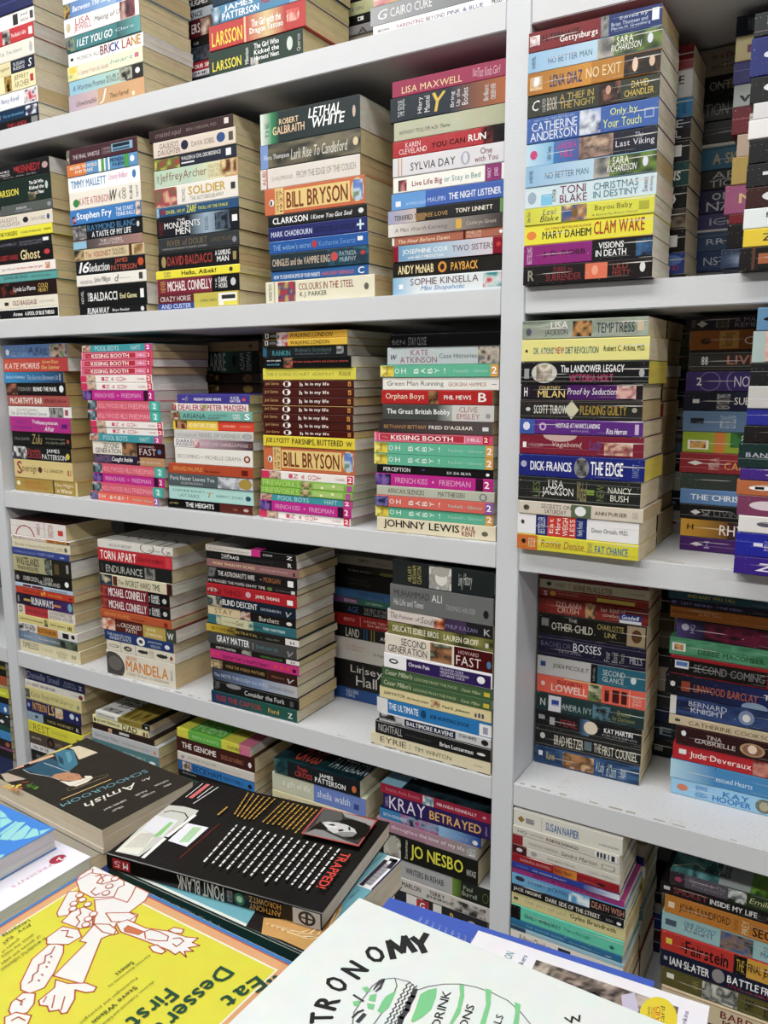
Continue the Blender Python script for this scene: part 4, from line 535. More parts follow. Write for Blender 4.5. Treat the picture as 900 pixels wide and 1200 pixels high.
-921 14 181 12.2|ddb32e|yellow paperback titled Walking London, second down in the Walking London stack|B 0 18 201c1a|R 3 7 20 85 c8c8c0|R 4 6 28 77 201c1a|T 9 17 30 70 999 n NATIONAL|I 18 31 5 95 28386a.c8c8d0.a83038|T 34 80 24 76 2a2418 n WALKING LONDON
-923 14 181 17.7|1e2526|black paperback with teal lettering, third down the Walking London stack|R 0 5 5 95 2c5c7c|T 12 34 12 62 3f8a94 b RANKIN|T 40 82 44 84 4a5e60 b Rebus's Scotland|T 40 80 14 30 778 n A PERSONAL JOURNEY|I 88 96 20 90 999.333.ccc
-917 13 185 19.4|1c1e1e|black paperback with small red and white words, fourth down the Walking London stack|T 3 20 56 78 ddd b we are quiet|T 3 18 24 46 58a0b8 b we are loud|I 23 34 4 90 c86a50.2a2a2a.e8b890|T 35 97 42 66 b84c40 b the best young writers and artists in america
-924 14 199 20.5|d9cf3e|lemon yellow paperback titled This Is Going to Hurt, fifth down the Walking London stack|T 4 52 36 64 8a9040 n THIS IS GOING TO HURT|T 55 78 36 64 8a9040 n ADAM KAY|T 83 95 34 68 5a6030 n PICADOR
-923 14 194 13.7|4a1c18|maroon brown paperback titled Hole in My Life, sixth down in the Walking London stack|T 2 18 30 76 c8a86a i Jack Gantos|O 23 32 14 88 f0ece8|R 25 29 22 80 4a1c18|R 28.5 30 30 66 f0ece8|T 42 45 22 72 f4f0ec b h|T 48 74 22 72 f4f0ec b le in my life|R 94 97 24 78 c8903c|R 94.8 96 34 60 6a3020
-926 14 197 14.7|4a1c18|maroon brown paperback titled Hole in My Life, seventh down in the Walking London stack|T 2 18 30 76 c8a86a i Jack Gantos|O 23 32 14 88 f0ece8|R 25 29 22 80 4a1c18|R 28.5 30 30 66 f0ece8|T 42 45 22 72 f4f0ec b h|T 48 74 22 72 f4f0ec b le in my life|R 94 97 24 78 c8903c|R 94.8 96 34 60 6a3020
-926 14 196 15.1|4a1c18|maroon brown paperback titled Hole in My Life, eighth down in the Walking London stack|T 2 18 30 76 c8a86a i Jack Gantos|O 23 32 14 88 f0ece8|R 25 29 22 80 4a1c18|R 28.5 30 30 66 f0ece8|T 42 45 22 72 f4f0ec b h|T 48 74 22 72 f4f0ec b le in my life|R 94 97 24 78 c8903c|R 94.8 96 34 60 6a3020
-926 14 196 14.2|4a1c18|maroon brown paperback titled Hole in My Life, ninth down in the Walking London stack|T 2 18 30 76 c8a86a i Jack Gantos|O 23 32 14 88 f0ece8|R 25 29 22 80 4a1c18|R 28.5 30 30 66 f0ece8|T 42 45 22 72 f4f0ec b h|T 48 74 22 72 f4f0ec b le in my life|R 94 97 24 78 c8903c|R 94.8 96 34 60 6a3020|R 0 100 92 100 d8b06a
-928 14 197 14.2|4a1c18|maroon brown paperback titled Hole in My Life, tenth down in the Walking London stack|T 2 18 30 76 c8a86a i Jack Gantos|O 23 32 14 88 f0ece8|R 25 29 22 80 4a1c18|R 28.5 30 30 66 f0ece8|T 42 45 22 72 f4f0ec b h|T 48 74 22 72 f4f0ec b le in my life|R 94 97 24 78 c8903c|R 94.8 96 34 60 6a3020
-926 14 194 13.6|4a1c18|maroon brown paperback titled Hole in My Life, eleventh down in the Walking London stack|T 2 18 30 76 c8a86a i Jack Gantos|O 23 32 14 88 f0ece8|R 25 29 22 80 4a1c18|R 28.5 30 30 66 f0ece8|T 42 45 22 72 f4f0ec b h|T 48 74 22 72 f4f0ec b le in my life|R 94 97 24 78 c8903c|R 94.8 96 34 60 6a3020
-924 14 194 11.8|4a1c18|maroon brown paperback titled Hole in My Life, twelfth down in the Walking London stack|T 2 18 30 76 c8a86a i Jack Gantos|O 23 32 14 88 f0ece8|R 25 29 22 80 4a1c18|R 28.5 30 30 66 f0ece8|T 42 45 22 72 f4f0ec b h|T 48 74 22 72 f4f0ec b le in my life|R 94 97 24 78 c8903c|R 94.8 96 34 60 6a3020
-926 14 199 19.6|e2cd22|strong yellow paperback titled Parsnips, Buttered, thirteenth down the Walking London stack|T 3 30 24 80 222 b JOE LYCETT|T 33 88 22 80 222 b PARSNIPS, BUTTERED|T 91 97 30 72 443 b W
-928 14 199 43.5|c9693f|thick orange paperback titled One Summer, fourteenth down the Walking London stack|R 21 86 14 88 e4c67c|O 87 99 10 95 d8c890|I 89 98 16 88 5a7ac0.c8d8e8.6a8a70|O 5 10 34 60 eee|R 6 8 38 54 333|B 11 20 e0c078|T 12 15 10 90 6a3a20 u ONE SUMMER|T 16 19 10 90 6a3a20 u 1927|T 23 84 20 80 7a3418 b BILL BRYSON
-934 14 203 15.6|efe9e6|white paperback titled In and Out, under the orange one, fifteenth down the Walking London stack|R 0 9 5 95 d02c5c|I 9 22 5 95 3a2420.e0c0a8.222|R 93 99 5 95 d8284c|T 31 35 24 74 d04c6c u I|T 36 41 24 74 d04c6c u N|T 45 48 24 74 d04c6c u &|T 52 56 24 74 d04c6c u O|T 57 61 24 74 d04c6c u U|T 62 66 24 74 d04c6c u T|T 81 91 38 60 c88 n GABEL|T 94 98 25 80 fff b 2
-934 14 203 13.7|7db63c|green paperback titled Fireworks, upper of two in the Walking London stack|T 2 43 14 84 b8e07c n FIREWORKS|I 45 56 4 96 2a2a20.d8b890.5a6a30|R 58 90 15 85 a8c870|O 66 69 20 50 f4f4c0|O 78 81 50 80 f4f4c0|R 93 98 10 90 b84ca0
-935 14 202 13.3|7db63c|green paperback titled Fireworks, lower of two in the Walking London stack|T 2 43 14 84 b8e07c n FIREWORKS|I 45 56 4 96 2a2a20.d8b890.5a6a30|R 58 90 15 85 a8c870|O 66 69 20 50 f4f4c0|O 78 81 50 80 f4f4c0|R 93 98 10 90 b84ca0
-937 14 204 12.2|3a98a4|teal paperback titled Pool Boys under the green pair, eighteenth down the Walking London stack|I 0 13 5 95 d8a890.7a4a40.e8d0c0|B 13 90 3a98a4|B 90 100 b84c88|T 20 54 16 84 b8dcdc n POOL BOYS|T 71 84 18 82 b8dcdc n HAFT|R 91 97 10 90 c83c84|T 92 96 22 80 fff b 2
-939 14 203 18.7|c0208c|magenta paperback titled French Kiss near the shelf board, nineteenth down the Walking London stack|I 0 14 5 95 3a2468.8a68b8.1c1430|B 14 86 c0208c|B 86 92 3a1430|R 92 98 10 90 c0207c|T 18 46 26 70 e8a8d4 n FRENCH KISS|R 50 51.5 40 56 e8a8d4|T 56 82 26 70 e8a8d4 n FRIEDMAN|T 93 97 25 78 fff b 2
-942 14 203 14.0|efe9e6|white pink-ended paperback titled In and Out, bottommost of the Walking London stack|R 0 9 5 95 d02c5c|I 9 22 5 95 3a2420.e0c0a8.222|R 93 99 5 95 d8284c|T 31 35 24 74 d04c6c u I|T 36 41 24 74 d04c6c u N|T 45 48 24 74 d04c6c u &|T 52 56 24 74 d04c6c u O|T 57 61 24 74 d04c6c u U|T 62 66 24 74 d04c6c u T|T 81 91 38 60 c88 n GABEL|T 94 98 25 80 fff b 2
@r3e|the Case Histories stack|1098.0|2.4|129|b0a888|1.098
-656 5 188 20.6|161617|black paperback with dim grey capitals, topmost of the Case Histories stack|T 2 14 22 56 555 n BEN|T 17 34 14 74 666 n STAY CLOSE
-662 5 189 27.3|b7c2c4|pale grey blue paperback titled Case Histories, second down the Case Histories stack|T 3 9 30 60 333 bi W|T 22 38 54 86 9a5a64 n KATE|T 12 46 12 46 8a5a64 n ATKINSON|T 48 81 36 62 667 n Case Histories|I 82 100 4 96 222.c8b8a8.6a6a68
-673 4 200 19.0|5cb594|green paperback titled Oh Baby, third down in the Case Histories stack|I 0 12 5 95 e8d03c.8a7a20.f0e470|B 12 94 5cb594|B 94 100 e0a03c|T 13 17 30 72 e8f4ec n O|T 19 23 30 72 e8f4ec n H|T 30 34 30 72 e8f4ec u B|T 36 40 30 72 e8f4ec u A|T 42 46 30 72 e8f4ec u B|T 48 52 30 72 e8f4ec u Y|T 56 57 30 72 e8f4ec n !|T 64 92 36 62 a8dcc8 n Fiesheld - Gilmour|T 95 99 25 80 fff b 2
-670 5 198 20.3|e9e7e0|white paperback titled Green Man Running, fourth down the Case Histories stack|T 4 54 24 70 444 n Green Man Running|T 58 90 30 60 a86a60 n GEORGINA HAMMICK|T 94 98 35 60 555 b ~
-672 4 190 22.2|b42626|red paperback titled Orphan Boys, fifth down the Case Histories stack|T 4 40 26 78 f0e4c8 n Orphan Boys|I 44 53 4 96 d8b080.3a1c14.a87a50|T 58 82 36 66 f0e4e0 b PHIL MEWS|T 88 95 22 84 f4f0ec b B
-670 5 191 25.3|4a4d49|grey paperback titled The Great British Bobby, sixth down the Case Histories stack|G 50 64 4a4d49 a8aca8|B 64 100 cfccca|T 4 62 30 72 f4f4f4 b The Great British Bobby|T 70 86 56 88 a86a70 n CLIVE|T 68 88 14 46 a86a70 n EMSLEY|O 93 97 20 50 999
-677 4 196 20.0|49403f|smoky brown paperback with gold and white capitals, seventh down the Case Histories stack|G 0 100 3a3434 5a5050|T 5 26 34 62 b88a50 n BETHANY|T 27 44 34 62 c89858 n BETTANY|T 46 84 34 64 e8e0d8 b FRED D'AGUIAR|R 92 97 30 60 ddd
-686 4 206 15.6|b8283c|red and pink paperback titled Kissing Booth, eighth down the Case Histories stack|B 0 100 d84c70|B 0 2 f090b0|R 4 78 12 88 f0a0b0|R 5 77 17 83 b8283c|R 78 92 12 88 e07898|R 92 97 12 88 c0202c|T 15 68 24 74 f8f0f0 b KISSING BOOTH|T 80 90 34 66 f8e0e8 n HILL|T 93 96 30 75 fff b 2|T 7 13 40 60 e8a8a0 i The
-686 4 207 19.1|5cb594|green paperback titled Oh Baby, ninth down in the Case Histories stack|I 0 12 5 95 e8d03c.8a7a20.f0e470|B 12 94 5cb594|B 94 100 e0a03c|T 13 17 30 72 e8f4ec n O|T 19 23 30 72 e8f4ec n H|T 30 34 30 72 e8f4ec u B|T 36 40 30 72 e8f4ec u A|T 42 46 30 72 e8f4ec u B|T 48 52 30 72 e8f4ec u Y|T 56 57 30 72 e8f4ec n !|T 64 92 36 62 a8dcc8 n Fiesheld - Gilmour|T 95 99 25 80 fff b 2
-686 4 207 18.3|5cb594|green paperback titled Oh Baby, tenth down in the Case Histories stack|I 0 12 5 95 e8d03c.8a7a20.f0e470|B 12 94 5cb594|B 94 100 e0a03c|T 13 17 30 72 e8f4ec n O|T 19 23 30 72 e8f4ec n H|T 30 34 30 72 e8f4ec u B|T 36 40 30 72 e8f4ec u A|T 42 46 30 72 e8f4ec u B|T 48 52 30 72 e8f4ec u Y|T 56 57 30 72 e8f4ec n !|T 64 92 36 62 a8dcc8 n Fiesheld - Gilmour|T 95 99 25 80 fff b 2
-682 4 203 14.0|19191b|black paperback titled Perception, eleventh down the Case Histories stack|T 6 30 26 72 f0f0f0 n PERCEPTION|O 40 43 50 70 3a4a8a|T 62 82 26 56 d8d8d8 b E.P. DA SILVA|O 94 97 26 60 eee
-685 4 206 20.4|c0208c|magenta paperback titled French Kiss under Perception, twelfth down the Case Histories stack|I 0 14 5 95 3a2468.8a68b8.1c1430|B 14 86 c0208c|B 86 92 3a1430|R 92 98 10 90 c0207c|T 18 46 26 70 e8a8d4 n FRENCH KISS|R 50 51.5 40 56 e8a8d4|T 56 82 26 70 e8a8d4 n FRIEDMAN|T 93 97 25 78 fff b 2
-682 4 206 16.3|b9bcab|grey green paperback titled African Silences, thirteenth down the Case Histories stack|T 10 42 26 74 4a4c44 n AFRICAN SILENCES|T 54 76 26 74 4a4c44 n MATTHIESSEN|O 88 94 10 80 667|O 89 93 18 72 b9bcab
-684 4 206 18.3|d9655a|coral paperback titled Oh Baby, fourteenth down in the Case Histories stack|I 0 12 5 95 4a4488.7a78b0.2a2450|B 12 94 d9655a|B 94 100 8a5ab0|T 13 17 30 72 e8f4ec n O|T 19 23 30 72 e8f4ec n H|T 30 34 30 72 e8f4ec u B|T 36 40 30 72 e8f4ec u A|T 42 46 30 72 e8f4ec u B|T 48 52 30 72 e8f4ec u Y|T 56 57 30 72 e8f4ec n !|T 64 92 36 62 a8dcc8 n Fiesheld - Gilmour|T 95 99 25 80 fff b 2
-685 4 207 18.0|5cb594|green paperback titled Oh Baby, fifteenth down in the Case Histories stack|I 0 12 5 95 e8d03c.8a7a20.f0e470|B 12 94 5cb594|B 94 100 e0a03c|T 13 17 30 72 e8f4ec n O|T 19 23 30 72 e8f4ec n H|T 30 34 30 72 e8f4ec u B|T 36 40 30 72 e8f4ec u A|T 42 46 30 72 e8f4ec u B|T 48 52 30 72 e8f4ec u Y|T 56 57 30 72 e8f4ec n !|T 64 92 36 62 a8dcc8 n Fiesheld - Gilmour|T 95 99 25 80 fff b 2
-682 4 209 24.2|e3d9bb|cream paperback with heavy black capitals, bottommost of the Case Histories stack|T 6 71 20 86 17150f b JOHNNY LEWIS|T 73 84 54 86 8a2028 b PAUL|T 73 84 18 50 8a2028 b KENT|O 89 94 28 60 665
@q3a|the Temptress stack|1098.0|-1|108|d8ccb0|1.098
-428 -12 176 26.2|8a9484|mottled green paperback titled Temptress, topmost of the Temptress stack|I 0 100 4 96 6a7868.a8b0a0.8a9484|T 24 38 54 90 e8e4e0 n LISA|T 19 38 12 50 3a3c48 n JACKSON|I 42 57 10 90 3a2418.c89050.1c1410|T 61 90 24 76 2c2c44 n TEMPTRESS|R 92 97 30 80 c8b89a|O 3 8 20 60 556
-428 -12 179 31.1|e3dc84|pale yellow paperback titled New Diet Revolution, second down the Temptress stack|O 3 5 42 56 222|T 10 27 34 64 2f6a6c b DR. ATKINS'|T 28 35 34 64 a03838 b NEW|T 36 62 34 64 2f6a6c b DIET REVOLUTION|T 66 97 38 66 3a3a34 b Robert C. Atkins, M.D.
-428 -12 180 31.4|1a1a1c|black paperback titled The Landower Legacy, page edges yellow, third down the Temptress stack|O 9 30 5 95 c8c8c0|I 13 26 14 86 a89878.e8e0d0.7a6a58|T 33 82 52 84 eee b The LANDOWER LEGACY|T 40 74 10 44 b83c68 b VICTORIA HOLT|L 0 100 30 888|L 0 100 12 777|O 93 97 30 65 aaa|R 3 7 25 70 999
-428 -12 173 21.5|221a24|black and purple paperback titled Proof by Seduction, fourth down the Temptress stack|B 40 82 4a1c60|T 16 34 66 88 d8c070 n COURTNEY|T 15 38 14 60 e8d080 n MILAN|T 40 80 20 76 e8e0ec i Proof by Seduction|I 80 95 10 90 d8a8a0.8a4a50.e8c8c0|T 3 6 20 80 eee b H
-428 -12 174 27.7|2a2926|black and olive paperback titled Pleading Guilty, fifth down the Temptress stack|T 12 40 28 72 d8d8d0 b SCOTT TUROW|O 5 9 40 60 ccc|D 38 50 2 98 c8c4a8|T 51 88 26 72 a88c38 b PLEADING GUILTY|O 92 96 40 65 998|L 0 100 14 666|L 0 100 88 655
-428 -12 176 21.5|5b2a80|purple paperback titled Hostage at Hawk's Landing, sixth down the Temptress stack|B 0 13 3a5aa8|O 3 9 25 80 dde|O 17 23 25 78 c8a8d8|O 18.5 21.5 36 68 5b2a80|T 31 67 46 78 f0e8f4 bi HOSTAGE AT HAWK'S LANDING|T 44 58 18 32 c8b0d8 n NORTH OF JUSTICE|T 72 88 14 50 f4f0f8 bi Rita Herron|R 94 97 15 80 c8b0d8
-428 -12 178 29.1|7c1e34|crimson paperback with a pale reclining hand, seventh down the Temptress stack|O 20 48 66 130 c8a8a0|T 28 52 34 66 d8b8b0 i Vagabond|T 58 68 20 80 5a4a98 i Lady|I 70 92 10 70 e0b89a.7c1e34.f0d0b8|R 3 6 30 60 eee|T 8 20 34 56 b88890 n HARLEQUIN|L 0 100 30 a05060
-428 -12 181 32.0|1f2878|navy blue paperback titled The Edge, page edges yellow, eighth down the Temptress stack|T 10 44 28 70 eef0f8 b DICK FRANCIS|O 46 58 4 94 888|I 48 56 14 84 333.777.aaa|T 59 84 20 80 f4f4f8 b THE EDGE|T 91 96 20 76 8898d0 u FAWCETT|O 2 7 40 70 aac
-428 -12 177 36.5|262824|black thick paperback titled Wicked Lies, ninth down the Temptress stack|T 26 39 58 88 e8e8e0 n LISA|T 21 47 20 60 f0f0e8 n JACKSON|T 50 58 10 90 a89c68 i Wicked|R 58 64 40 60 7a9a34|T 75 93 52 76 e0e0d4 n NANCY|T 77 91 22 46 e0e0d4 n BUSH|L 0 100 12 777|L 0 100 80 666|L 0 100 46 444|T 13 19 20 80 687848 u LIES|T 66 72 20 80 687848 u NEW
-426 -12 180 19.6|d3c8b8|beige paperback titled Secrets on Saturday, tenth down the Temptress stack|T 19 44 54 84 4a4440 n SECRETS ON|T 22 40 14 46 4a4440 n SATURDAY|R 44 60 4 96 5a6a50|O 47 56 14 86 e8e8e8|T 63 88 34 62 4a4440 n ANN PURSER|R 92 96 30 75 c0b4a4|O 4 9 30 70 443
-428 -12 177 30.6|e9e8ea|white, blue and red paperback titled Eat More Weigh Less, eleventh down the Temptress stack|B 16 26 1f3070|B 26 50 c8362c|B 50 59 1f3070|T 18 24 10 90 c8d0e8 u BESTSELLER|T 27.5 31 15 85 f8e8e0 u Eat|T 33 37 15 90 f8e8e0 u More|T 39 43.5 8 94 f8e8e0 u WEIGH|T 45 49 12 90 f8e8e0 u LESS|T 51 57 15 85 c8d0e8 u Newly Revised|T 63 92 36 60 777 n Dean Ornish, M.D.|O 3 6 50 70 444
-428 -12 178 22.8|d8cf1c|yellow and orange paperback titled Fat Chance, bottommost of the Temptress stack|B 0 18 cc6a2c|O 4 8 40 70 222|T 10 16 20 80 e8d8a8 u BESTSELLER|T 21 57 30 76 a85a3c i Ronnie Denise|T 60 64 20 84 887 u THEY HAVE|T 66 92 22 72 3a78a8 b FAT CHANCE|L 0 100 26 c8a820
@q3b|the pile behind Temptress|1098.0|-1|108|c2ad84|1.098
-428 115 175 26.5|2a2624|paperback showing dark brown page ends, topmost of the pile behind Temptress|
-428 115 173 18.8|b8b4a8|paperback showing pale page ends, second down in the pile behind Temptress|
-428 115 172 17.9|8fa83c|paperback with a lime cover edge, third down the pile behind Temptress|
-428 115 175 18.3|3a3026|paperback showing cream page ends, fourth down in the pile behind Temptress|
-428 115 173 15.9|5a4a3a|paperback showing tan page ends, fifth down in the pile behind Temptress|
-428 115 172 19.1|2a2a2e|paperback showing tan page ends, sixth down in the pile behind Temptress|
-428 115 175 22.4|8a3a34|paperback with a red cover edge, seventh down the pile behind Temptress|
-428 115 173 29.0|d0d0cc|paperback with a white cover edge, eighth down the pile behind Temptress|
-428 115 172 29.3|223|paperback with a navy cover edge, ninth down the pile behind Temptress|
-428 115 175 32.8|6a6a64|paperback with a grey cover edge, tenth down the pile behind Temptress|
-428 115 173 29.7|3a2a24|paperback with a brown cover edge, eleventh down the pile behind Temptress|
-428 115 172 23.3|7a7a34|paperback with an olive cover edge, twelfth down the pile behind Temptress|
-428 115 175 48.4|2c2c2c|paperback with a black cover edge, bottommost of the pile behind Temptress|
@q3c|the Chalice stack|1098.0|-1.5|108|c8b894|1.098
-225 97 178 19.0|231c28|dark plum paperback titled A Man Worth Remembering, topmost of the Chalice stack|T 4 7 20 76 776 u one|D 8 16 20 70 bbb|T 22 32 16 80 776 u BESTSELLER|T 36 80 52 84 8a8498 n A MAN WORTH|T 36 79 16 46 8a8498 n REMEMBERING
-219 97 178 27.4|7a4a1c|amber brown paperback titled The Chalice, second down the Chalice stack|G 0 100 9a5c20 5a3414|R 22 36 8 94 b88c44|T 24 34 16 86 5a3414 u Bestselling|O 8 16 30 60 4a2a14|T 62 70 72 90 c8b8a0 n THE|T 40 84 26 64 d8ccb8 n CHALICE
-218 97 178 29.3|2c2a28|black creased paperback titled Live Wire, third down the Chalice stack|T 28 82 32 74 a86a58 b LIVE WIRE|L 0 100 84 777|L 0 100 22 777|L 0 100 8 554|T 9 14 30 70 ddd b 88
-221 97 178 27.5|3a2a66|violet paperback patterned with pale rings, fourth down the Chalice stack|C 10 26 0 100 7a68a8|C 30 52 -20 120 7a68a8|C 46 66 -20 120 7a68a8|C 60 84 0 100 7a68a8|T 36 92 22 76 cfc6dc n NORA ROBERTS|T 8 12 30 70 ddd b 2
-223 97 178 27.8|17182a|black and navy paperback with white capitals, fifth down in the Chalice stack|G 20 100 12121c 2a3466|T 38 84 34 70 f0ece8 n SUE GRAFTON|T 25 35 10 86 bbb u NEW YORK TIMES|R 7 12 40 60 ccc
-222 97 178 29.3|5d7a9e|steel blue paperback with upright pale lettering, sixth down the Chalice stack|T 52 62 10 84 d8e0e8 u PATRICIA|T 63 76 14 90 d8e0e8 u POTTER|T 28 40 20 80 a8bcd0 u BESTSELLING|R 6 16 40 66 223
-221 97 178 30.0|8ca326|lime green paperback with a dark leafy patch, seventh down the Chalice stack|I 36 90 30 100 2a5a30.3a7a3c.182c1c|B 24 32 c87834|R 4 20 16 60 e8e4d8|I 6 18 22 54 283878.e8b03c.5a2a2c|T 42 48 14 90 c0ccc0 u Anna|T 58 66 14 90 c0ccc0 u White
-223 97 178 29.1|8a2830|brick red creased paperback with gold capitals, eighth down the Chalice stack|T 34 92 22 58 d8a050 n CARLA NEGGERS|L 0 100 66 c88|L 0 100 26 b66|D 6 18 38 62 ddd|T 22 30 20 76 caa u MIRA
-221 97 178 23.6|2f3436|dark grey paperback titled The Visit, ninth down the Chalice stack|T 29 44 34 62 d8c488 n THE|T 48 86 26 78 e0cc90 n VISITOR|O 4 14 28 58 a8943c|G 0 100 3a4440 24282c
-220 97 178 22.0|5f87bd|cornflower blue paperback titled The Christian Man, tenth down the Chalice stack|T 8 82 30 68 e8eef4 b THE CHRISTIAN MAN
-219 97 178 21.7|1a1a1c|black creased paperback titled Living Dead, eleventh down the Chalice stack|T 26 86 28 66 666 n LIVING DEAD IN|D 8 16 30 66 ddd|T 17 23 26 70 aaa u ACE|L 0 100 24 888
-217 97 178 25.9|3f2a22|dark brown and gold paperback titled Rhyannon, twelfth down the Chalice stack|G 0 36 d8a028 6a4420|T 30 84 20 78 f0e8e4 n RHYANNON|T 5 10 40 70 222 b H|L 10 30 50 e8c050
-217 97 178 21.3|462064|purple paperback titled Agent at the bottom, bottommost of the Chalice stack|T 62 90 30 62 e0d4e8 bi AGENT|D 8 18 34 64 ddd|T 19 23 26 74 b8a8c8 u H|L 0 60 40 9078a8
@q3cb|the far pile behind Chalice|1098.0|0|90|c8b894|1.098
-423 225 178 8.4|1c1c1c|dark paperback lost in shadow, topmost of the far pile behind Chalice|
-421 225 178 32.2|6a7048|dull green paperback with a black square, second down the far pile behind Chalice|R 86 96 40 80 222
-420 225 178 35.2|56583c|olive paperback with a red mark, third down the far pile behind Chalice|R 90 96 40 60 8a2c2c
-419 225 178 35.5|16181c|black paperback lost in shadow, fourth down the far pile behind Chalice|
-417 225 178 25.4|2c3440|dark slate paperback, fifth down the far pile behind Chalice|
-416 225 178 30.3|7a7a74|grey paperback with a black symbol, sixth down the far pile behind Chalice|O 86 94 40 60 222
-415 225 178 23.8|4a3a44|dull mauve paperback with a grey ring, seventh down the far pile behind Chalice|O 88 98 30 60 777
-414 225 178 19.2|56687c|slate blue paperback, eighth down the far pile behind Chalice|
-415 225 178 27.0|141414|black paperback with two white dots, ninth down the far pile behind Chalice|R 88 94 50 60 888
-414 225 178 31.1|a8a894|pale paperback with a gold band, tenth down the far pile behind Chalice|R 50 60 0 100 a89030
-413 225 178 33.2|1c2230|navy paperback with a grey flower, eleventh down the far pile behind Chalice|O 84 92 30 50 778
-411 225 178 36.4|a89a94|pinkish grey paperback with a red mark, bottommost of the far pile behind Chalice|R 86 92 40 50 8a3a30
@q3e|the sleeping-baby stack|1098.0|-1|108|d8ccb0|1.098
-121 -20 178 28.1|5f8bb0|steel blue paperback, topmost of the sleeping-baby stack|O 4 20 40 60 111|O 8 16 46 54 eee|T 22 26 20 80 cde u Berkley
-124 -20 178 38.1|b9a49c|paperback picturing a sleeping baby, second down the sleeping-baby stack|I 0 100 4 96 c89088.e0b8a8.a8b8b4|O 10 40 50 95 c88880|O 22 60 5 60 b88878|G 0 8 a8bcb8 a8bcb8
-124 -20 178 28.4|202124|black paperback with a white round emblem, third down in the sleeping-baby stack|O 16 36 36 70 e8e8e8|O 20 34 42 64 202124|T 23 31 42 64 e8e8e8 b V|T 37 44 38 62 eee b TOR|L 0 100 60 777
-125 -20 178 27.8|c4c2bf|pale grey paperback with a dense black stamp, fourth down the sleeping-baby stack|T 22 34 22 74 222 b ROC|R 22 34 26 34 222|L 0 100 40 e8e8e8
-125 -20 178 21.1|2b3092|royal blue paperback with a white bow emblem, fifth down the sleeping-baby stack|D 16 34 36 66 eee|T 35 42 24 70 dde u HARLEQ|L 0 100 60 8a8ad0
-127 -20 178 21.8|221e20|black paperback with a red and white oval, sixth down the sleeping-baby stack|O 16 38 20 80 b8343c|O 22 32 30 70 e8c8c0|R 26 28 20 80 b8343c
-132 -20 178 32.0|1e3330|dark green creased paperback, seventh down the sleeping-baby stack|T 5 34 44 62 aab b BANTAM|T 46 80 20 80 e8e8e0 n THE|L 0 100 36 677
-128 -20 178 14.8|452a80|violet paperback with a white bow emblem, eighth down the sleeping-baby stack|D 16 34 34 66 eee|T 35 42 20 74 dde u MIRA
-131 -20 178 19.6|b4663a|burnt orange paperback with white marks, ninth down the sleeping-baby stack|O 8 24 36 66 eee|R 12 18 42 60 222|T 28 60 28 70 eecfa8 b BLAZE
-129 -20 178 25.8|d7cdb2|cream paperback with a plum end, tenth down the sleeping-baby stack|B 0 32 7a3a5c|O 8 30 30 76 d8c8d0|T 38 48 30 70 665 n M|T 49 70 30 70 665 n ACK
-126 -20 178 21.7|dfddda|white paperback with pale blue printing, eleventh down the sleeping-baby stack|O 12 24 40 70 556|R 26 44 24 56 a8c8e0|L 34 70 86 888
-128 -20 178 31.0|25299c|bright blue paperback with bold white Jo, twelfth down the sleeping-baby stack|T 38 64 20 64 f4f4fc b JO|R 12 18 46 60 dde|T 19 28 30 72 99c u BERK|L 0 100 60 5a60d0
-128 -20 178 23.9|3b2484|deep violet paperback titled The Al-, bottommost of the sleeping-baby stack|T 14 28 26 70 e8e0f4 bi Z|T 52 64 52 84 e8e0f4 n The|T 50 64 14 48 e8e0f4 n Alw
@r4a|the Timeless stack|715.0|1|129|c4b488|0.715
-1676 8 189 36.4|e4dcd8|white paperback with a red circle and map lines, topmost of the Timeless stack|C 8 44 -90 70 a83a34|L 0 62 60 bbb|T 48 54 15 90 a85050 u AMERICA|B 62 63 aaa|T 68 78 12 90 b88 u KINGSTON|R 86 95 30 62 c83c30
-1676 8 201 8.1|e8e2da|thin white and orange paperback with small print, second down the Timeless stack|R 60 96 5 85 a8602c|T 3 18 20 80 444 b Marvell|T 20 60 30 70 a04040 n BEAUTIFUL FREEDOM|I 60 96 10 85 e8b040.7a3018.c87028|R 95 100 20 80 222
-1676 8 200 22.1|ddd5ba|cream paperback with a thin flourish, third down the Timeless stack|T 4 58 26 58 8a7c5a i The Leader of Graves & World|T 60 88 26 58 a89a70 n BRIDGE HOBBS|L 66 80 16 8a7050|O 90 95 20 70 665
-1676 8 196 15.5|36458c|blue paperback with pale small capitals, fourth down the Timeless stack|T 4 44 30 64 8a98c8 n DARREN McGARVEY|T 46 74 34 70 a8b4d8 n POVERTY SAFARI|O 84 92 30 60 8a98c8
-1676 8 199 38.7|26241f|black and khaki paperback titled Wastelands, fifth down the Timeless stack|G 0 60 b8b284 a8a47c|I 56 68 4 96 6a7868.22241f.9aa090|T 6 46 40 88 222 b WASTELANDS|T 7 44 10 34 332 b THE NEW APOCALYPSE|R 72 80 14 76 5a4a30|R 92 96 30 80 999
-1676 8 196 29.2|1d1d1c|black paperback titled Unbroken, sixth down the Timeless stack|O 2 8 20 62 999|T 15 42 26 64 c8c8c0 n UNBROKEN|T 52 68 50 80 c8c8c0 n LAURA|T 43 80 14 46 c8c8c0 n HILLENBRAND|O 88 95 26 70 f0f0f0|L 0 40 96 d0a030
-1676 8 199 9.2|b4c4d8|pale blue paperback with white and black print, seventh down the Timeless stack|R 14 28 20 80 8a3a34|R 30 50 20 80 703030|T 60 90 24 70 445 b AUSTIN WILSON|T 16 28 28 74 223 b THE
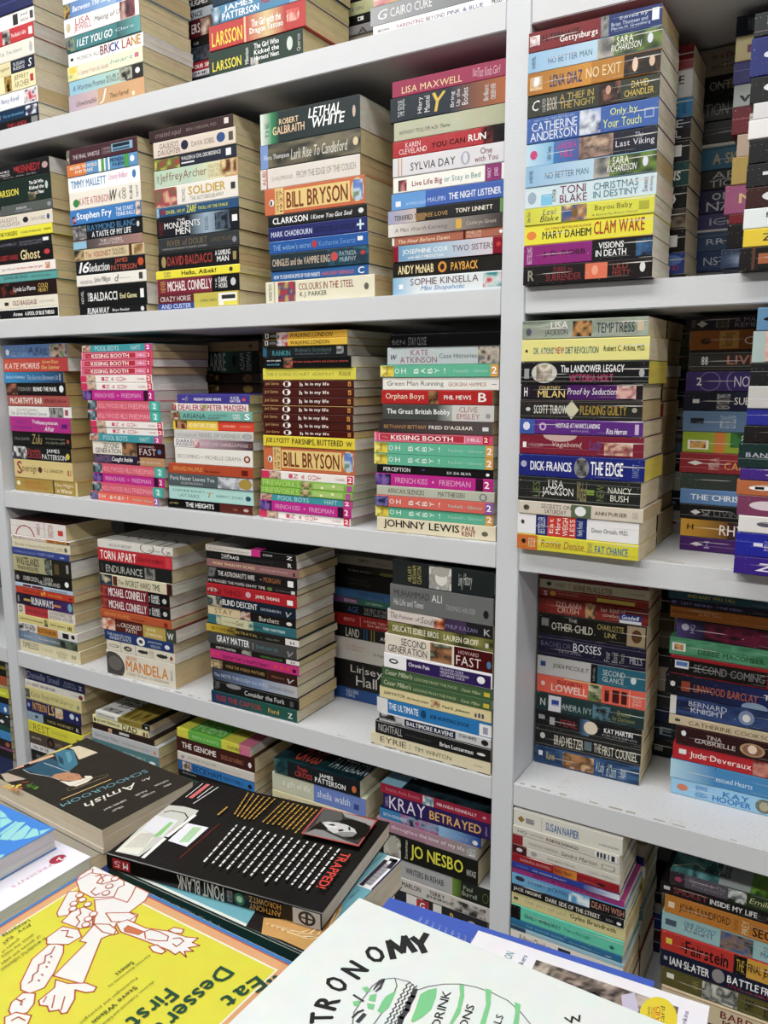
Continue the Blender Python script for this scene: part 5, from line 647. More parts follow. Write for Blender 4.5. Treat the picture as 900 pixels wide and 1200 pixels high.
-1676 8 200 16.6|c23c20|red orange paperback with yellow script, eighth down the Timeless stack|T 12 42 30 60 5a1c14 n REASON TO LIVE|T 44 52 22 84 f0c840 b x9|T 56 80 30 66 f0b040 i some darling|R 92 96 30 60 7a2018
-1676 8 195 26.1|241c34|black and purple paperback titled Runaways, ninth down the Timeless stack|G 20 100 1c1a24 4a2a6a|R 14 26 40 60 c8a050|T 28 67 16 84 f4f4f4 b RUNAWAYS|R 67 80 36 56 c88850|O 92 99 15 90 6ab0c0|R 3 6 20 80 888
-1676 8 199 24.3|e0d9cf|cream paperback with a red panel, tenth down the Timeless stack|B 13 54 b8343c|O 3 10 10 90 d8c8b0|T 3 9 20 80 443 b D|T 15 52 26 64 6a1c20 n LAMA SURYA DAS|T 57 95 50 84 8a7c74 n AWAKENING THE|T 57 96 14 46 8a7c74 n BUDDHA WITHIN
-1676 8 196 20.6|dccf84|straw yellow paperback with small black italics, eleventh down the Timeless stack|T 4 46 32 62 332 bi SAM PATCH, the famous jumper|I 48 54 10 90 443.dccf84.332|T 58 84 30 60 332 bi Paul E. Johnson|T 88 95 24 66 443 b ill
-1676 8 204 20.3|e0dcd6|black, white and gold patterned paperback, twelfth down the Timeless stack|I 0 30 4 96 222.ddd.888|B 33 68 c8862c|T 35 66 24 76 5a3010 b BOSTON BRUINS|R 76 86 20 80 222|O 90 96 30 80 222
-1676 8 202 20.2|6c7b8c|blue grey misty paperback, thirteenth down the Timeless stack|G 0 30 5a7090 8aa0b4|G 30 70 8aa0b4 5a6468|I 70 100 4 96 2a342c.6a7864.1c2420|T 4 24 36 62 c8d4dc n A. WILLIAMS|T 34 70 40 66 dde n The Silent Hollow
-1676 8 209 29.9|dfd6b2|cream paperback titled Timeless, bottommost of the Timeless stack|T 4 32 32 80 6a6448 n TIMELESS|T 37 56 40 62 b8ae88 n A NOVEL|T 62 80 40 66 a89e78 n LUCINDA|T 64 78 14 36 a89e78 n FRANKS|T 86 93 30 60 8a8260 b 101
@r4b|the Torn Apart stack|715.0|1.5|129|c8bb98|0.715
-1382 8 215 17.8|d9d5cf|white paperback with brush script and a pair of glasses, topmost of the Torn Apart stack|T 15 46 30 66 777 i SARAH M. BROOM|C 58 76 5 120 222|C 86 104 5 120 222|T 68 84 26 60 888 n yellow house|T 92 97 20 60 444 b W
-1383 8 212 27.4|bb2230|red paperback titled Torn Apart, second down the Torn Apart stack|T 3 53 14 84 f4e8e0 b TORN APART|T 55 89 34 62 701820 b DOROTHY ROBERTS|R 92 98 12 90 d03844
-1383 8 210 28.4|202121|black paperback titled Endurance, third down the Torn Apart stack|T 10 61 18 72 b8b8b0 n ENDURANCE|I 64 78 6 90 202121.8a8a84.333|R 3 7 20 80 333
-1381 8 208 24.8|d4cbae|cream paperback titled The Worst Hard Time, fourth down the Torn Apart stack|I 0 18 4 96 24486a.1c1c1a.c8c0a0|R 19 25 8 90 5a2c1c|T 26 34 26 64 443 n The|T 36 84 20 74 332 n WORST HARD TIME|B 93 100 3a1a18
-1383 8 200 27.4|7a2030|wine red paperback titled The Dark Hours, fifth down in the Torn Apart stack|B 70 100 1a1a1c|I 0 10 10 90 a85030.7a2030.8a3830|T 12 67 16 84 f0e4e4 b MICHAEL CONNELLY|T 71 73 20 70 ccc u THE|T 75 86 50 82 ddd b DARK|T 75 86 16 48 ddd b HOURS|O 90 96 26 66 bbb
-1382 8 200 26.0|7a2030|wine red paperback titled The Dark Hours, sixth down in the Torn Apart stack|B 70 100 1a1a1c|I 0 10 10 90 a85030.7a2030.8a3830|T 12 67 16 84 f0e4e4 b MICHAEL CONNELLY|T 71 73 20 70 ccc u THE|T 75 86 50 82 ddd b DARK|T 75 86 16 48 ddd b HOURS|O 90 96 26 66 bbb
-1384 8 205 18.3|b5522c|rust paperback with amber capitals, seventh down the Torn Apart stack|T 6 42 30 70 e89848 n BERNARD MALAMUD|T 45 63 26 48 3a1a14 b The Assistant|R 90 95 14 66 7a2a18
-1385 8 215 28.8|56221f|maroon and gold paperback titled The Crooked Path, eighth down the Torn Apart stack|I 0 19 4 96 d8a090.f0dcc0.b84c3c|B 57 100 b89c4c|B 87 100 3c4438|T 21 26 40 64 c8a898 i the|T 27 55 44 76 e8d8cc n CROOKED|T 34 48 10 40 e8d8cc n PATH|T 62 74 48 78 f0e4b0 n JANE|T 60 82 12 42 f0e4b0 n JOHNSON|T 89 97 20 70 ddd b W
-1377 8 200 21.7|20386c|blue paperback titled The Barcelona Inheritance, ninth down the Torn Apart stack|T 4 40 52 80 c8d4e4 n THE BARCELONA|T 8 40 16 46 c8d4e4 n INHERITANCE|O 48 60 6 94 e8e8e4|O 51 57 30 70 445|T 64 84 50 78 b8c8e0 n JONATHAN|T 68 82 16 42 b8c8e0 n WILSON|O 88 95 26 70 dde
-1373 8 198 23.2|dcd5c2|cream paperback with a row of dark engraved fish, tenth down the Torn Apart stack|O 3 19 36 64 555|O 4 17 42 58 dcd5c2|B 21 22 aaa|O 26 38 24 72 333|O 29 36 34 60 a8a494|B 43 44 aaa|O 47 60 34 66 333|D 57 62 30 72 333|O 74 88 30 66 333|D 85 90 30 70 333|T 64 70 20 80 998 u COD|O 93 97 26 66 8a4a2c
-1376 8 200 54.2|dfd8c8|thick white paperback with a shaded profile and orange capitals, bottommost of the Torn Apart stack|O -10 27 -20 96 4a4744|O 2 24 20 80 6a6662|G 96 100 dfd8c8 dfd8c8|T 30 45 76 92 d88a3c b NELSON|T 29 90 30 74 d8852c b MANDELA|T 30 90 12 24 b8a890 b LONG WALK TO FREEDOM|T 93 96 30 70 776 u ABACUS
@r4c|the Flee the Captor stack|715.0|1|129|c9c0a6|0.715
-1068 4 214 12.3|c9c2bb|pale grey paperback with a pink square, topmost of the Flee the Captor stack|G 0 60 b8b0a8 d8d4cc|T 4 50 30 60 7a7068 n A Timeline Natural Disaster|B 52 62 c82c84|B 62 100 1c1c1e|T 65 75 30 60 bbb b STRIVE|T 90 96 20 70 eee b Z
-1068 4 214 15.1|1f2020|black paperback titled with white Race, second down the Flee the Captor stack|I 18 27 20 80 eee.333.999|T 28 38 30 70 f0f0f0 b RACE|T 44 76 36 58 3a4048 n JEREMY SCHAAP|T 91 95 20 70 ddd b R
-1068 4 218 15.9|8c6464|dusty rose paperback titled More Than My Scars, third down the Flee the Captor stack|T 7 54 34 68 e0c090 b MORE THAN MY SCARS|T 60 88 36 62 c8a0a0 n KECHI OKWUCHI|R 94 96 20 60 333
-1066 4 212 21.0|1c1a1e|black paperback titled The Astronaut's Wife, fourth down the Flee the Captor stack|I 0 10 5 95 1c1a1e.777.1c1a1e|T 12 54 26 74 e8e4e0 n THE ASTRONAUT'S WIFE|R 60 62 40 50 888|T 64 82 28 74 a86a3c n MORGAN|R 90 96 16 70 e8e8e8
-1067 4 212 11.7|1e1b1c|dark paperback with a small green ball, fifth down the Flee the Captor stack|T 1 66 26 74 d8d4d0 n HE MUGGED THE POPES ON MY TIME|O 68 74 20 80 5a7a3c|T 77 94 30 60 666 n HILTERBRAND|R 94 98 16 70 ccc
-1069 4 215 23.2|ab1f2a|red paperback titled Kind Things, sixth down the Flee the Captor stack|O 1 14 30 64 d8a8a0|T 3 17 20 60 5a1418 b KIND|T 20 40 24 66 701820 n THINGS|O 45 51 26 76 c8a0a8|T 56 82 28 62 f0e8e4 b JAMES, THOMAS|R 90 96 20 60 eee
-1068 4 211 22.0|1d2836|navy paperback titled Blind Descent, seventh down the Flee the Captor stack|I 0 17 4 96 5a6a70.1c2424.b8b09c|T 18 58 28 80 f0f0f0 n BLIND DESCENT|T 62 84 36 58 b8c0cc n DICKINSON|T 89 96 14 60 aaa bi V
-1069 4 210 17.6|1d1a1a|black and cream paperback titled Stay, eighth down the Flee the Captor stack|B 0 38 d0be94|I 38 50 4 96 8a4c44.d8c0b0.5a3028|T 8 29 22 78 6a5434 n STAY|T 60 82 22 74 d8d0c4 n Burchett|O 90 96 24 64 ddd
-1070 4 212 18.6|2f6870|teal and cream paperback with handwritten God, ninth down the Flee the Captor stack|B 14 50 c8c49c|I 10 16 4 96 2f6870.c8c49c.2f6870|I 47 53 4 96 2f6870.c8c49c.8aa890|T 19 32 34 56 6a6a44 n named by|T 33 42 24 76 5a5030 i God|T 54 62 40 60 203c44 b kasey|T 64 88 34 62 c0d8d8 b van norman
-1074 4 223 15.9|23221e|black and yellow paperback titled Beyond Betrayal, tenth down the Flee the Captor stack|G 0 34 c8a824 8a7420|T 6 24 30 70 3a3010 n BEYOND|I 24 34 10 90 222.a88c28.222|T 33 57 34 66 b89c44 n BETRAYAL|R 60 61 36 44 999|T 66 80 32 54 8a8a7a n MALLORY|R 86 100 12 90 dcd8d4|T 91 95 26 64 444 b H
-1070 4 212 24.6|434544|grey paperback titled Gray Matter, eleventh down the Flee the Captor stack|T 10 48 24 80 f0f0f0 b GRAY MATTER|R 52 52.6 20 70 aaa|T 56 80 30 58 5a8ca0 n DAVID I. LEVY, MD|T 90 97 14 60 999 bi V
-1067 4 215 11.2|1e1e1d|black paperback with small white and green words, twelfth down the Flee the Captor stack|T 7 30 26 70 d0ccc4 b HURST'D HUNTING|I 37 48 6 94 222.b0aca4.222|T 58 82 28 64 5a8c3c b HOLDEN & DUGGER|R 86 100 12 88 dcd8d4|T 91 95 26 64 444 b H
-1068 4 214 19.1|c22c78|hot pink paperback with rows of hearts, thirteenth down the Flee the Captor stack|O 2 5 30 70 e0384c|O 8 11 30 70 e0384c|T 15 68 22 72 5a1440 n hunter for a mom's heart|O 73 77 30 70 e0384c|O 79.5 83 30 70 e0384c|O 86 90 30 70 e0384c|O 93 97 24 64 4a1030
-1066 4 208 20.7|231c19|dark brown paperback titled While the World Watched, fourteenth down the Flee the Captor stack|I 0 14 10 90 c0a878.5a3a24.d8c8a0|T 18 64 34 64 b8904c n WHILE THE WORLD WATCHED|B 67 67.6 5a3a24|B 68 100 3a1c1c|T 72 86 34 58 a87850 n McKinstry|T 89 97 14 60 bbb bi V
-1064 4 206 22.9|5b6680|blue grey paperback titled The Note Through the Wire, fifteenth down the Flee the Captor stack|G 0 60 2c3446 7a8cb0|G 60 100 8a98b4 b8b8b8|T 2 66 34 64 b8c4dc n The NOTE THROUGH the WIRE|T 69 96 34 60 556 n DOUG GOLD
-1064 4 208 23.8|1b1b1c|black paperback titled Consider the Fork, sixteenth down the Flee the Captor stack|I 2 8 20 80 222.666.222|O 16 34 50 92 8a8a8c|T 38 84 22 62 d8d8d8 n Consider the Fork|R 90 94 16 60 555|L 0 100 84 777
-1068 4 208 24.8|24564c|blue and green paperback titled Flee the Captor, bottommost of the Flee the Captor stack|G 0 66 24355c 24564c|T 6 60 28 72 a83434 b FLEE THE CAPTOR|T 68 80 30 66 d8a848 b Ford|T 90 95 26 66 eee b Z
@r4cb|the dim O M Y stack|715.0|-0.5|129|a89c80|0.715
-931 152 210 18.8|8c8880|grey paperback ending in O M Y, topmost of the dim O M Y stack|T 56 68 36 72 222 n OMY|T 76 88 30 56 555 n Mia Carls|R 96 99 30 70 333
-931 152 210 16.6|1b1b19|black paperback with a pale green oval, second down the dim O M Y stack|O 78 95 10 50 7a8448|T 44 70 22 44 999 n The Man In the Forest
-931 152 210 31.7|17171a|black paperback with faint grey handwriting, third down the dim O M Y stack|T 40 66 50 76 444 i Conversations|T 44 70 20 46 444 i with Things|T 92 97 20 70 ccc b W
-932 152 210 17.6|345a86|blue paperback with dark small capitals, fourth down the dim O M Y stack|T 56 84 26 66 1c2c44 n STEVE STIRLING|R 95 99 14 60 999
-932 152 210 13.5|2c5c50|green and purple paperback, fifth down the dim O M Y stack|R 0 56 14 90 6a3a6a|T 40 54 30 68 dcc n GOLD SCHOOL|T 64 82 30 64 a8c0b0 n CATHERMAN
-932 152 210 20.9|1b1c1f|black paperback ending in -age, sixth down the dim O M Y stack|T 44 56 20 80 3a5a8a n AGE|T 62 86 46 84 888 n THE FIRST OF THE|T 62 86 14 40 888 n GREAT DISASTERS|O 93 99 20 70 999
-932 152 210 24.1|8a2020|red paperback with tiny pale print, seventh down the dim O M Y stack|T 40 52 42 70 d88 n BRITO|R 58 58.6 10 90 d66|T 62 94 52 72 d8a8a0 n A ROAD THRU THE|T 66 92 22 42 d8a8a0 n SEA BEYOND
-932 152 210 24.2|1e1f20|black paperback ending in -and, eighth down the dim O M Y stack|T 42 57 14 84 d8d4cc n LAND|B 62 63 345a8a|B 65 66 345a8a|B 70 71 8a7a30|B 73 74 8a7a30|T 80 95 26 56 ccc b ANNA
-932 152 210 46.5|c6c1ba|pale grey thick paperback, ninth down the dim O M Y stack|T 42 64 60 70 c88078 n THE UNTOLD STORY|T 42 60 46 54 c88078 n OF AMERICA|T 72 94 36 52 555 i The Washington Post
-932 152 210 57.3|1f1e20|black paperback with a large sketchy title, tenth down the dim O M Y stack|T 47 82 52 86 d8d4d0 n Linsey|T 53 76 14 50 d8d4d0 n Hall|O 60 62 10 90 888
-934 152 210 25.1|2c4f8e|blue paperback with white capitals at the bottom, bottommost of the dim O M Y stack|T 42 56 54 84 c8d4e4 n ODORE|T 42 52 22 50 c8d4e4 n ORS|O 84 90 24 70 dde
@r4d|the Eyrie stack|715.0|-1.2|129|c0b490|0.715
-654 7 183 41.4|20282a|dark green hardback titled Living History, topmost of the Eyrie stack|T 16 20 20 82 a8a060 u HILLARY|T 21 25 14 86 a8a060 u RODHAM|T 26 30 14 86 a8a060 u CLINTON|I 38 60 4 94 b8b4ac.8a8a88.dcdad4|O 44 56 20 84 dcd8d0|O 42 58 56 96 a8a49c|T 67 71 16 80 b8bcb8 i Living|T 72 80 22 84 b8bcb8 i History
-658 7 188 44.4|6a6c6c|grey hardback titled His Life and Times, second down the Eyrie stack|T 4 40 56 82 3a3c3c n MUHAMMAD|T 42 52 54 82 dcdcdc n ALI|T 4 34 22 46 d0d4d4 n His Life and Times|T 56 84 32 52 a0a4a4 n THOMAS HAUSER|O 91 96 24 54 222
-664 7 194 20.9|d6cbc4|white and violet paperback titled The Painter of Souls, third down the Eyrie stack|G 50 76 3a3046 4a3a58|B 76 100 26262a|I 46 56 6 94 e0d4cc.c8683c.5a3020|T 3 10 30 80 665 i The|T 12 32 36 68 6a6460 n Painter of|T 33 47 26 80 7a7470 i Souls|T 57 86 26 58 8a7ca8 n PHILIP KAZAN|T 92 98 16 70 aaa b K
-664 7 194 22.6|4a4c28|olive leafy paperback titled Delicate Edible Birds, fourth down the Eyrie stack|I 0 100 4 96 34361c.6a6a34.8a8448|T 5 50 28 74 e8e4c8 b DELICATE EDIBLE BIRDS|T 55 87 28 72 e8e4c8 b LAUREN GROFF|R 93 96 26 60 ccb
-669 7 199 34.3|e0d6c8|cream and maroon paperback titled Second Generation, fifth down the Eyrie stack|B 66 100 4a1618|T 16 40 52 88 333 n SECOND|T 3 41 10 46 333 n GENERATION|I 44 64 4 96 a87850.3a2a24.8a9a80|T 70 88 66 84 c8a8a8 n HOWARD|T 68 90 12 58 e0d0d0 n FAST|O 95 99 20 56 4a7aa8
-671 7 201 26.6|efeef2|white and indigo paperback titled Chronic Pain, sixth down the Eyrie stack|R 22 99 4 84 322058|O 5 14 34 68 333|O 6.5 12.5 44 58 efeef2|T 24 44 40 66 e8e4f4 b Chronic Pain|T 54 75 60 76 c8c0dc b FRANCES COLE|T 54 80 40 56 c8c0dc b HELEN MACDONALD|T 54 76 20 36 c8c0dc b CATHERINE CARUS|O 87 94 24 70 f0f0f4
-676 8 206 18.0|44623f|moss green paperback titled Lessons from the Pack, upper in the Eyrie stack|T 3 29 28 76 d0d4b0 i Cesar Millan's|T 31 70 28 54 b8c090 n LESSONS FROM THE PACK|T 74 90 26 54 c8cc9c i Cesar Millan|R 93 98 20 60 c8b828
-678 8 208 18.1|44623f|moss green paperback titled Lessons from the Pack, lower in the Eyrie stack|T 3 29 28 76 d0d4b0 i Cesar Millan's|T 31 70 28 54 b8c090 n LESSONS FROM THE PACK|T 74 90 26 54 c8cc9c i Cesar Millan|R 93 98 20 60 c8b828
-681 8 210 21.3|ded09a|straw yellow paperback with a small red jumper, ninth down the Eyrie stack|T 4 24 34 66 2a2a20 bi SAM PATCH,|T 26 46 32 60 4a4a30 bi the famous jumper|I 48 56 20 80 8a3420.ded09a.6a2c1c|T 58 82 30 58 333 bi Paul E. Johnson|T 86 94 24 60 556 b ill
-687 8 217 26.1|2377b8|bright blue paperback titled The Ultimate Job Hunting Book, tenth down the Eyrie stack|B 0 10 dcdcdc|T 11 38 30 76 f0f4f8 b THE ULTIMATE|O 40 45 24 80 15456c|T 48 82 30 64 153c64 b JOB HUNTING BOOK|R 90 100 6 84 e8e8e8|R 93 97 20 66 99a
-681 8 211 16.6|c9c9cc|patterned paperback titled Baltimore Ravens, eleventh down the Eyrie stack|I 0 22 5 95 222.ccc.777|R 24 70 12 88 1d2340|T 26 68 26 72 f0f0f4 b BALTIMORE RAVENS|T 73 88 46 80 333 b STAN WHITE|O 92 98 20 80 222
-689 8 219 23.4|1e1f20|black paperback titled Nightfall, twelfth down the Eyrie stack|T 3 25 20 80 b8b8b4 n NIGHTFALL|T 27 50 36 54 555 n A Pen Winterton Novel|T 58 86 28 60 e8e8e8 b Brian Lutterman|O 89 96 36 56 e0e0d8|L 0 100 96 ddd
-698 8 228 22.4|ddd3b0|cream paperback titled Eyrie with a dashed black foot, bottommost of the Eyrie stack|T 8 31 34 80 5a5440 n EYRIE|R 34 34.4 30 76 8a8268|T 38 69 34 68 6a634c n TIM WINTON|T 87 94 44 56 a09874 n PICADOR|R 0 100 0 7 1a1a1a|R 3 12 2 6 ddd|R 22 30 2 6 ddd|R 42 50 2 6 ddd|R 62 70 2 6 ddd|R 82 90 2 6 ddd
@q4a|the Second Glance stack|715.0|1.5|108|d2c4a4|0.715
-426 86 170 8.0|5a1a1c|dark red paperback tight under the shelf board, topmost of the Second Glance stack|L 0 100 50 a66
-426 86 171 15.3|b9b094|cream paperback with brown capitals, second down the Second Glance stack|D 6 12 26 80 333|R 28 28.5 20 80 888|T 32 68 10 74 7a5a38 b ANNE McALLISTER|T 82 96 36 56 665 n HARLEQUIN|T 15 24 30 66 776 n romance
-426 86 171 14.3|8f2a20|red paperback with a yellow strip, third down the Second Glance stack|O 10 16 24 76 d8a030|T 18 38 40 64 c87 n MARY BURCHELL|R 54 88 20 60 c8b840|L 0 100 80 c8a090|T 4 8 20 70 ddd b S
-426 86 172 26.3|7e2a24|red checked paperback with a blue shop label, fourth down the Second Glance stack|I 0 100 4 96 8a3028.7a2420.6a1c1c|T 17 40 52 84 d8b0a0 n DYLANN|T 18 38 14 48 d8b0a0 n CRUSH|I 44 53 4 96 3a2018.c8a070.1c1410|T 58 80 56 84 d0b0a0 n her kind of|T 60 76 20 50 d0b0a0 n cowboy|R 75 94 4 60 2c3a88|R 75 94 4 22 e0e0e4|T 77 92 28 54 e8ecf4 bi Goodwill
-426 86 170 35.8|1d1d1b|black paperback titled The Other Child, fifth down the Second Glance stack|R 3 10 40 76 888|T 29 37 72 86 c8c4b8 n THE|T 13 52 26 62 dcd8c8 n OTHER CHILD|T 56 80 58 82 b8a860 n CHARLOTTE|T 63 74 26 48 b8a860 n LINK|R 83 99 4 94 a89474|O 87 96 20 80 5a3c20
-426 86 171 36.9|231f38|dark indigo creased paperback titled Bachelor Bosses, sixth down the Second Glance stack|T 3 32 46 70 6a6484 n BACHELOR|T 34 60 42 78 e8e8f0 n BOSSES|T 20 42 24 36 8a86a4 n THE EX APPEAL|T 63 68 20 64 aaa u Four|T 70 75 20 64 aaa u Bond|T 77 81 20 64 aaa u Texas|T 86 97 26 56 aab b MILLS|L 0 100 84 667|L 0 100 14 556
-426 86 172 32.5|c7c5c3|white and teal paperback titled Second Glance, seventh down the Second Glance stack|B 51 57 1c1c1e|B 57 100 2a6a80|R 3 8 46 72 2a4a84|T 15 49 40 68 444 n JODI PICOULT|T 53 55 14 84 999 u NOVEL|T 62 82 52 80 d0dce0 n SECOND|T 62 81 20 46 d0dce0 n GLANCE|O 87 92 30 66 e0e8ec
-426 86 173 30.2|e8604c|coral paperback with a green landscape patch, eighth down the Second Glance stack|I 49 61 4 96 6a8a50.2a3020.c8c8a0|T 20 43 64 84 7a2420 b ELIZABETH|T 14 48 18 60 f0d8c8 b LOWELL|R 64 68 14 76 4a1c18|R 71 77 14 84 4a1c18|R 79 84 14 84 4a1c18|B 86 86.6 f0b0a0|T 89 97 14 70 f0c0b0 u THE NOVEL|O 4 8 40 66 f0d0c0|R 26 60 94 100 e0d080
-426 86 173 31.2|24393a|dark green paperback with a blue and white sticker, ninth down the Second Glance stack|R 12 24 6 92 dcdce4|R 15 22 40 70 2c4c9c|T 25 53 24 60 9ab0b0 n ANDRA IVY|I 54 70 10 88 1a2428.5a8090.101418|T 76 88 52 80 8a8a50 i Bound|T 72 92 16 46 8a8a50 i by Darkness|T 4 9 30 70 ccc b N
-426 86 171 28.7|1c1c1f|black paperback titled Peril, tenth down the Second Glance stack|T 3 9 50 76 ddd b SIGN|R 14 19 26 72 aaa|T 24 41 30 70 8a2c2c n PERIL|G 42 52 1c1c1f 5a80a8|O 47 60 16 92 d8c8b0|G 60 62 1c1c1f 1c1c1f|T 66 92 44 70 eee b KAT MARTIN|T 64 96 24 36 999 n CROSSING|L 0 100 12 666
-426 86 171 32.4|21211f|black creased paperback titled The First Counsel, eleventh down the Second Glance stack|T 19 47 20 72 d8d4c4 n BRAD MELTZER|R 48 55 26 72 5a6a70|T 57 64 26 72 b8b4a8 b THE|T 65 97 20 68 d8d4c4 n FIRST COUNSEL|O 5 10 40 72 ccc|L 0 100 86 777|L 0 100 10 777
-426 86 170 31.8|2c4468|blue paperback with an embracing couple, bottommost of the Second Glance stack|I 0 100 4 96 2c4c78.1c3050.345c88|I 28 58 8 90 c8a078.4a3020.a8784c|T 12 20 30 74 b8a860 b Karen|T 60 68 10 80 b8ccd8 i A Lady|T 70 79 10 80 b8ccd8 i of Charm|R 4 8 46 72 e8e8f0|T 81 88 20 70 ccc u Author
@q4b|the Rescued Hearts stack|715.0|0|108|cdbd98|0.715
-228 93 178 11.2|1d4450|dark teal paperback tight under the shelf, yellow lettering, topmost of the Rescued Hearts stack|T 15 52 40 84 a8a030 b AND BABY WILL FALL
-225 93 178 11.2|1c1a30|black and violet paperback titled Left Behind, second down the Rescued Hearts stack|T 9 33 34 64 8a84b0 n LEFT BEHIND|T 36 56 34 64 8a84b0 b >THE KIDS<|O 1 5 36 76 6a5aa0
-224 93 178 17.9|b2681f|orange paperback with small brown script, third down the Rescued Hearts stack|T 2 22 40 66 5a2c10 b Georgia Bockoven|T 23 40 36 66 e0a870 n In My Time|L 0 100 26 e0903c
-214 93 178 29.1|292440|dark violet paperback with red blossom print, fourth down the Rescued Hearts stack|G 0 20 4a4074 2c2440|I 22 100 4 96 2a1420.6a1c38.181018|O 4 10 40 76 aab|T 11 15 30 76 99a u HQ
-222 93 178 27.2|41825c|green paperback with a star logo, fifth down in the Rescued Hearts stack|I 0 100 4 96 3a7a58.58a078.41825c|R 2 13 24 70 e8e4d8|I 4 11 30 62 283878.e8b03c.1c1c3a|T 26 72 50 60 224434 n New York Times Bestselling Author|T 23 73 20 48 1c3c2c n DEBBIE MACOMBER|O 86 100 16 80 9ab8a8
-220 93 178 30.5|9e1c24|black and red paperback titled Second Coming, sixth down the Rescued Hearts stack|R 0 75 6 82 1a1818|R 4 15 34 74 e8e8e8|R 5 14 46 68 5a7ac0|T 19 73 26 66 777 b SECOND COMING|T 78 98 24 52 d8c0c0 n SAM COREY|L 14 78 44 666
-225 93 178 32.6|1d2140|black and blue paperback with orange capitals, seventh down the Rescued Hearts stack|B 0 12 18181c|G 12 100 1c1c2c 24306a|O 4 8 40 66 ddd|R 13 20 26 74 9a4428|T 23 72 30 66 c8643c n LINWOOD BARCLAY|T 76 100 52 76 e8e8f0 b TRUST|T 84 98 20 46 e8e8f0 b YOUR|O 60 80 -20 30 8aa0c0
-217 93 178 32.5|2b3a66|dark blue starry paperback with a crest, eighth down the Rescued Hearts stack|I 0 100 4 96 24345c.3a5084.1c2444|R 0 5 4 96 dcd8d4|T 15 45 56 80 c0c8dc n BERNARD|T 17 43 26 52 c0c8dc n KNIGHT|O 54 66 16 84 8090b0|O 57 63 30 66 e0e0e0|T 80 96 44 66 98a4c4 n FIGURE|T 82 96 14 38 c8ccdc n HATE
-217 93 178 15.1|c7b594|beige paperback with brown capitals, ninth down the Rescued Hearts stack|T 16 84 24 66 5a3c30 n CATHERINE COOKSON|R 5 9 40 66 333|T 88 96 30 60 776 i &
-205 93 178 29.4|31171a|dark wine paperback with an oval portrait, tenth down the Rescued Hearts stack|O 50 69 14 84 a88c60|O 52 67 20 78 8a5a4c|O 56 63 30 76 e0c8b0|T 24 36 56 78 c8b8b0 n TINA|T 15 47 26 50 c8b8b0 n GABRIELLE|O 4 8 50 80 ddd|T 86 98 54 76 c8b0b0 n HOW|T 78 98 14 48 c8b0b0 i Marry
-209 93 178 25.7|ad1d26|red paperback with white serif lettering, eleventh down the Rescued Hearts stack|T 14 62 20 68 f0e0dc n Jude Deveraux|I 63 76 6 94 8a3a34.c88070.5a2420|R 79 89 8 90 d8b830|R 5 11 40 70 ddd|T 94 100 24 66 e0c0b8 i A
-211 93 178 30.5|3f81b4|blue paperback titled Rescued Hearts, twelfth down the Rescued Hearts stack|T 34 65 30 56 c8dcec n Rescued Hearts|R 80 80.5 24 70 b8d0e4|D 8 14 36 58 eee|T 86 99 50 70 b8d0e4 n Annette|T 86 98 22 42 b8d0e4 n Paula|G 0 36 a8ccdc 3f81b4|R 36 36.5 90 100 222
-209 93 178 27.0|8ebfdf|light blue paperback with a grey crest, bottommost of the Rescued Hearts stack|O 5 14 30 70 c87858|T 20 30 14 84 4a80c0 u NEW YORK|T 42 62 52 82 2f6cb4 b KAY|T 34 64 14 48 2f6cb4 b HOOPER|O 67 80 10 92 6a6c64|O 70 77 24 76 a8a488|T 81 99 50 82 2f6cb4 b CHILL|T 86 99 14 46 2f6cb4 b FEET
@q4bb|the pile behind Rescued Hearts|715.0|0|90|c8b894|0.715
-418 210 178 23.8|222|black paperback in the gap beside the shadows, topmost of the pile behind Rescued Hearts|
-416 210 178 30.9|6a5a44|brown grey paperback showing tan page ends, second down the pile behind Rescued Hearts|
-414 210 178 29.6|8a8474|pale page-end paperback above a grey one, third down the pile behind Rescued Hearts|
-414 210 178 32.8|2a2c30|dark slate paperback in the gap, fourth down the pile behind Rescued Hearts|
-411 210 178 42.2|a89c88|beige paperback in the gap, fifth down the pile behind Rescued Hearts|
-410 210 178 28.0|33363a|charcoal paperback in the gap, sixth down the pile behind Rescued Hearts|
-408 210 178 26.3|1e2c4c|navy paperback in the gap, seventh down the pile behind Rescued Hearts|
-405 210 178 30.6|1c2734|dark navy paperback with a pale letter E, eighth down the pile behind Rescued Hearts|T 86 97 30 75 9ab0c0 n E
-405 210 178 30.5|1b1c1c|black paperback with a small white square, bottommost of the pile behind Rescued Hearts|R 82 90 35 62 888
@r5z|the stack past the end panel|362.0|0|129|c8bb98|0.332
-1946 12 198 22.2|8a8420|black and mustard paperback sliver, topmost of the stack past the end panel|R 0 100 40 100 2a2820
-1947 12 198 18.6|1c1816|black paperback sliver, second down in the stack past the end panel|
-1946 12 198 22.1|a8502c|rust orange paperback sliver, third down the stack past the end panel|
-1946 12 198 9.9|b8a878|tan paperback sliver, fourth down the stack past the end panel|
-1945 12 198 24.0|c8d020|lime yellow paperback sliver, fifth down the stack past the end panel|R 80 94 30 60 e8e850
-1946 12 198 15.0|15161a|black paperback sliver, sixth down in the stack past the end panel|
-1948 12 198 26.8|2a68a8|blue paperback sliver with a white curl, seventh down the stack past the end panel|O 90 96 20 70 e8f0f4
-1948 12 198 11.6|202428|black paperback sliver with a white mark, eighth down in the stack past the end panel|O 92 97 30 60 eee
-1947 12 198 21.1|2a2c30|charcoal paperback sliver with a white flower, ninth down the stack past the end panel|O 80 88 30 70 eee
-1948 12 198 14.8|1c4a40|dark green paperback sliver, tenth down the stack past the end panel|
-1948 12 198 22.5|3a88c8|sky blue paperback sliver, eleventh down the stack past the end panel|
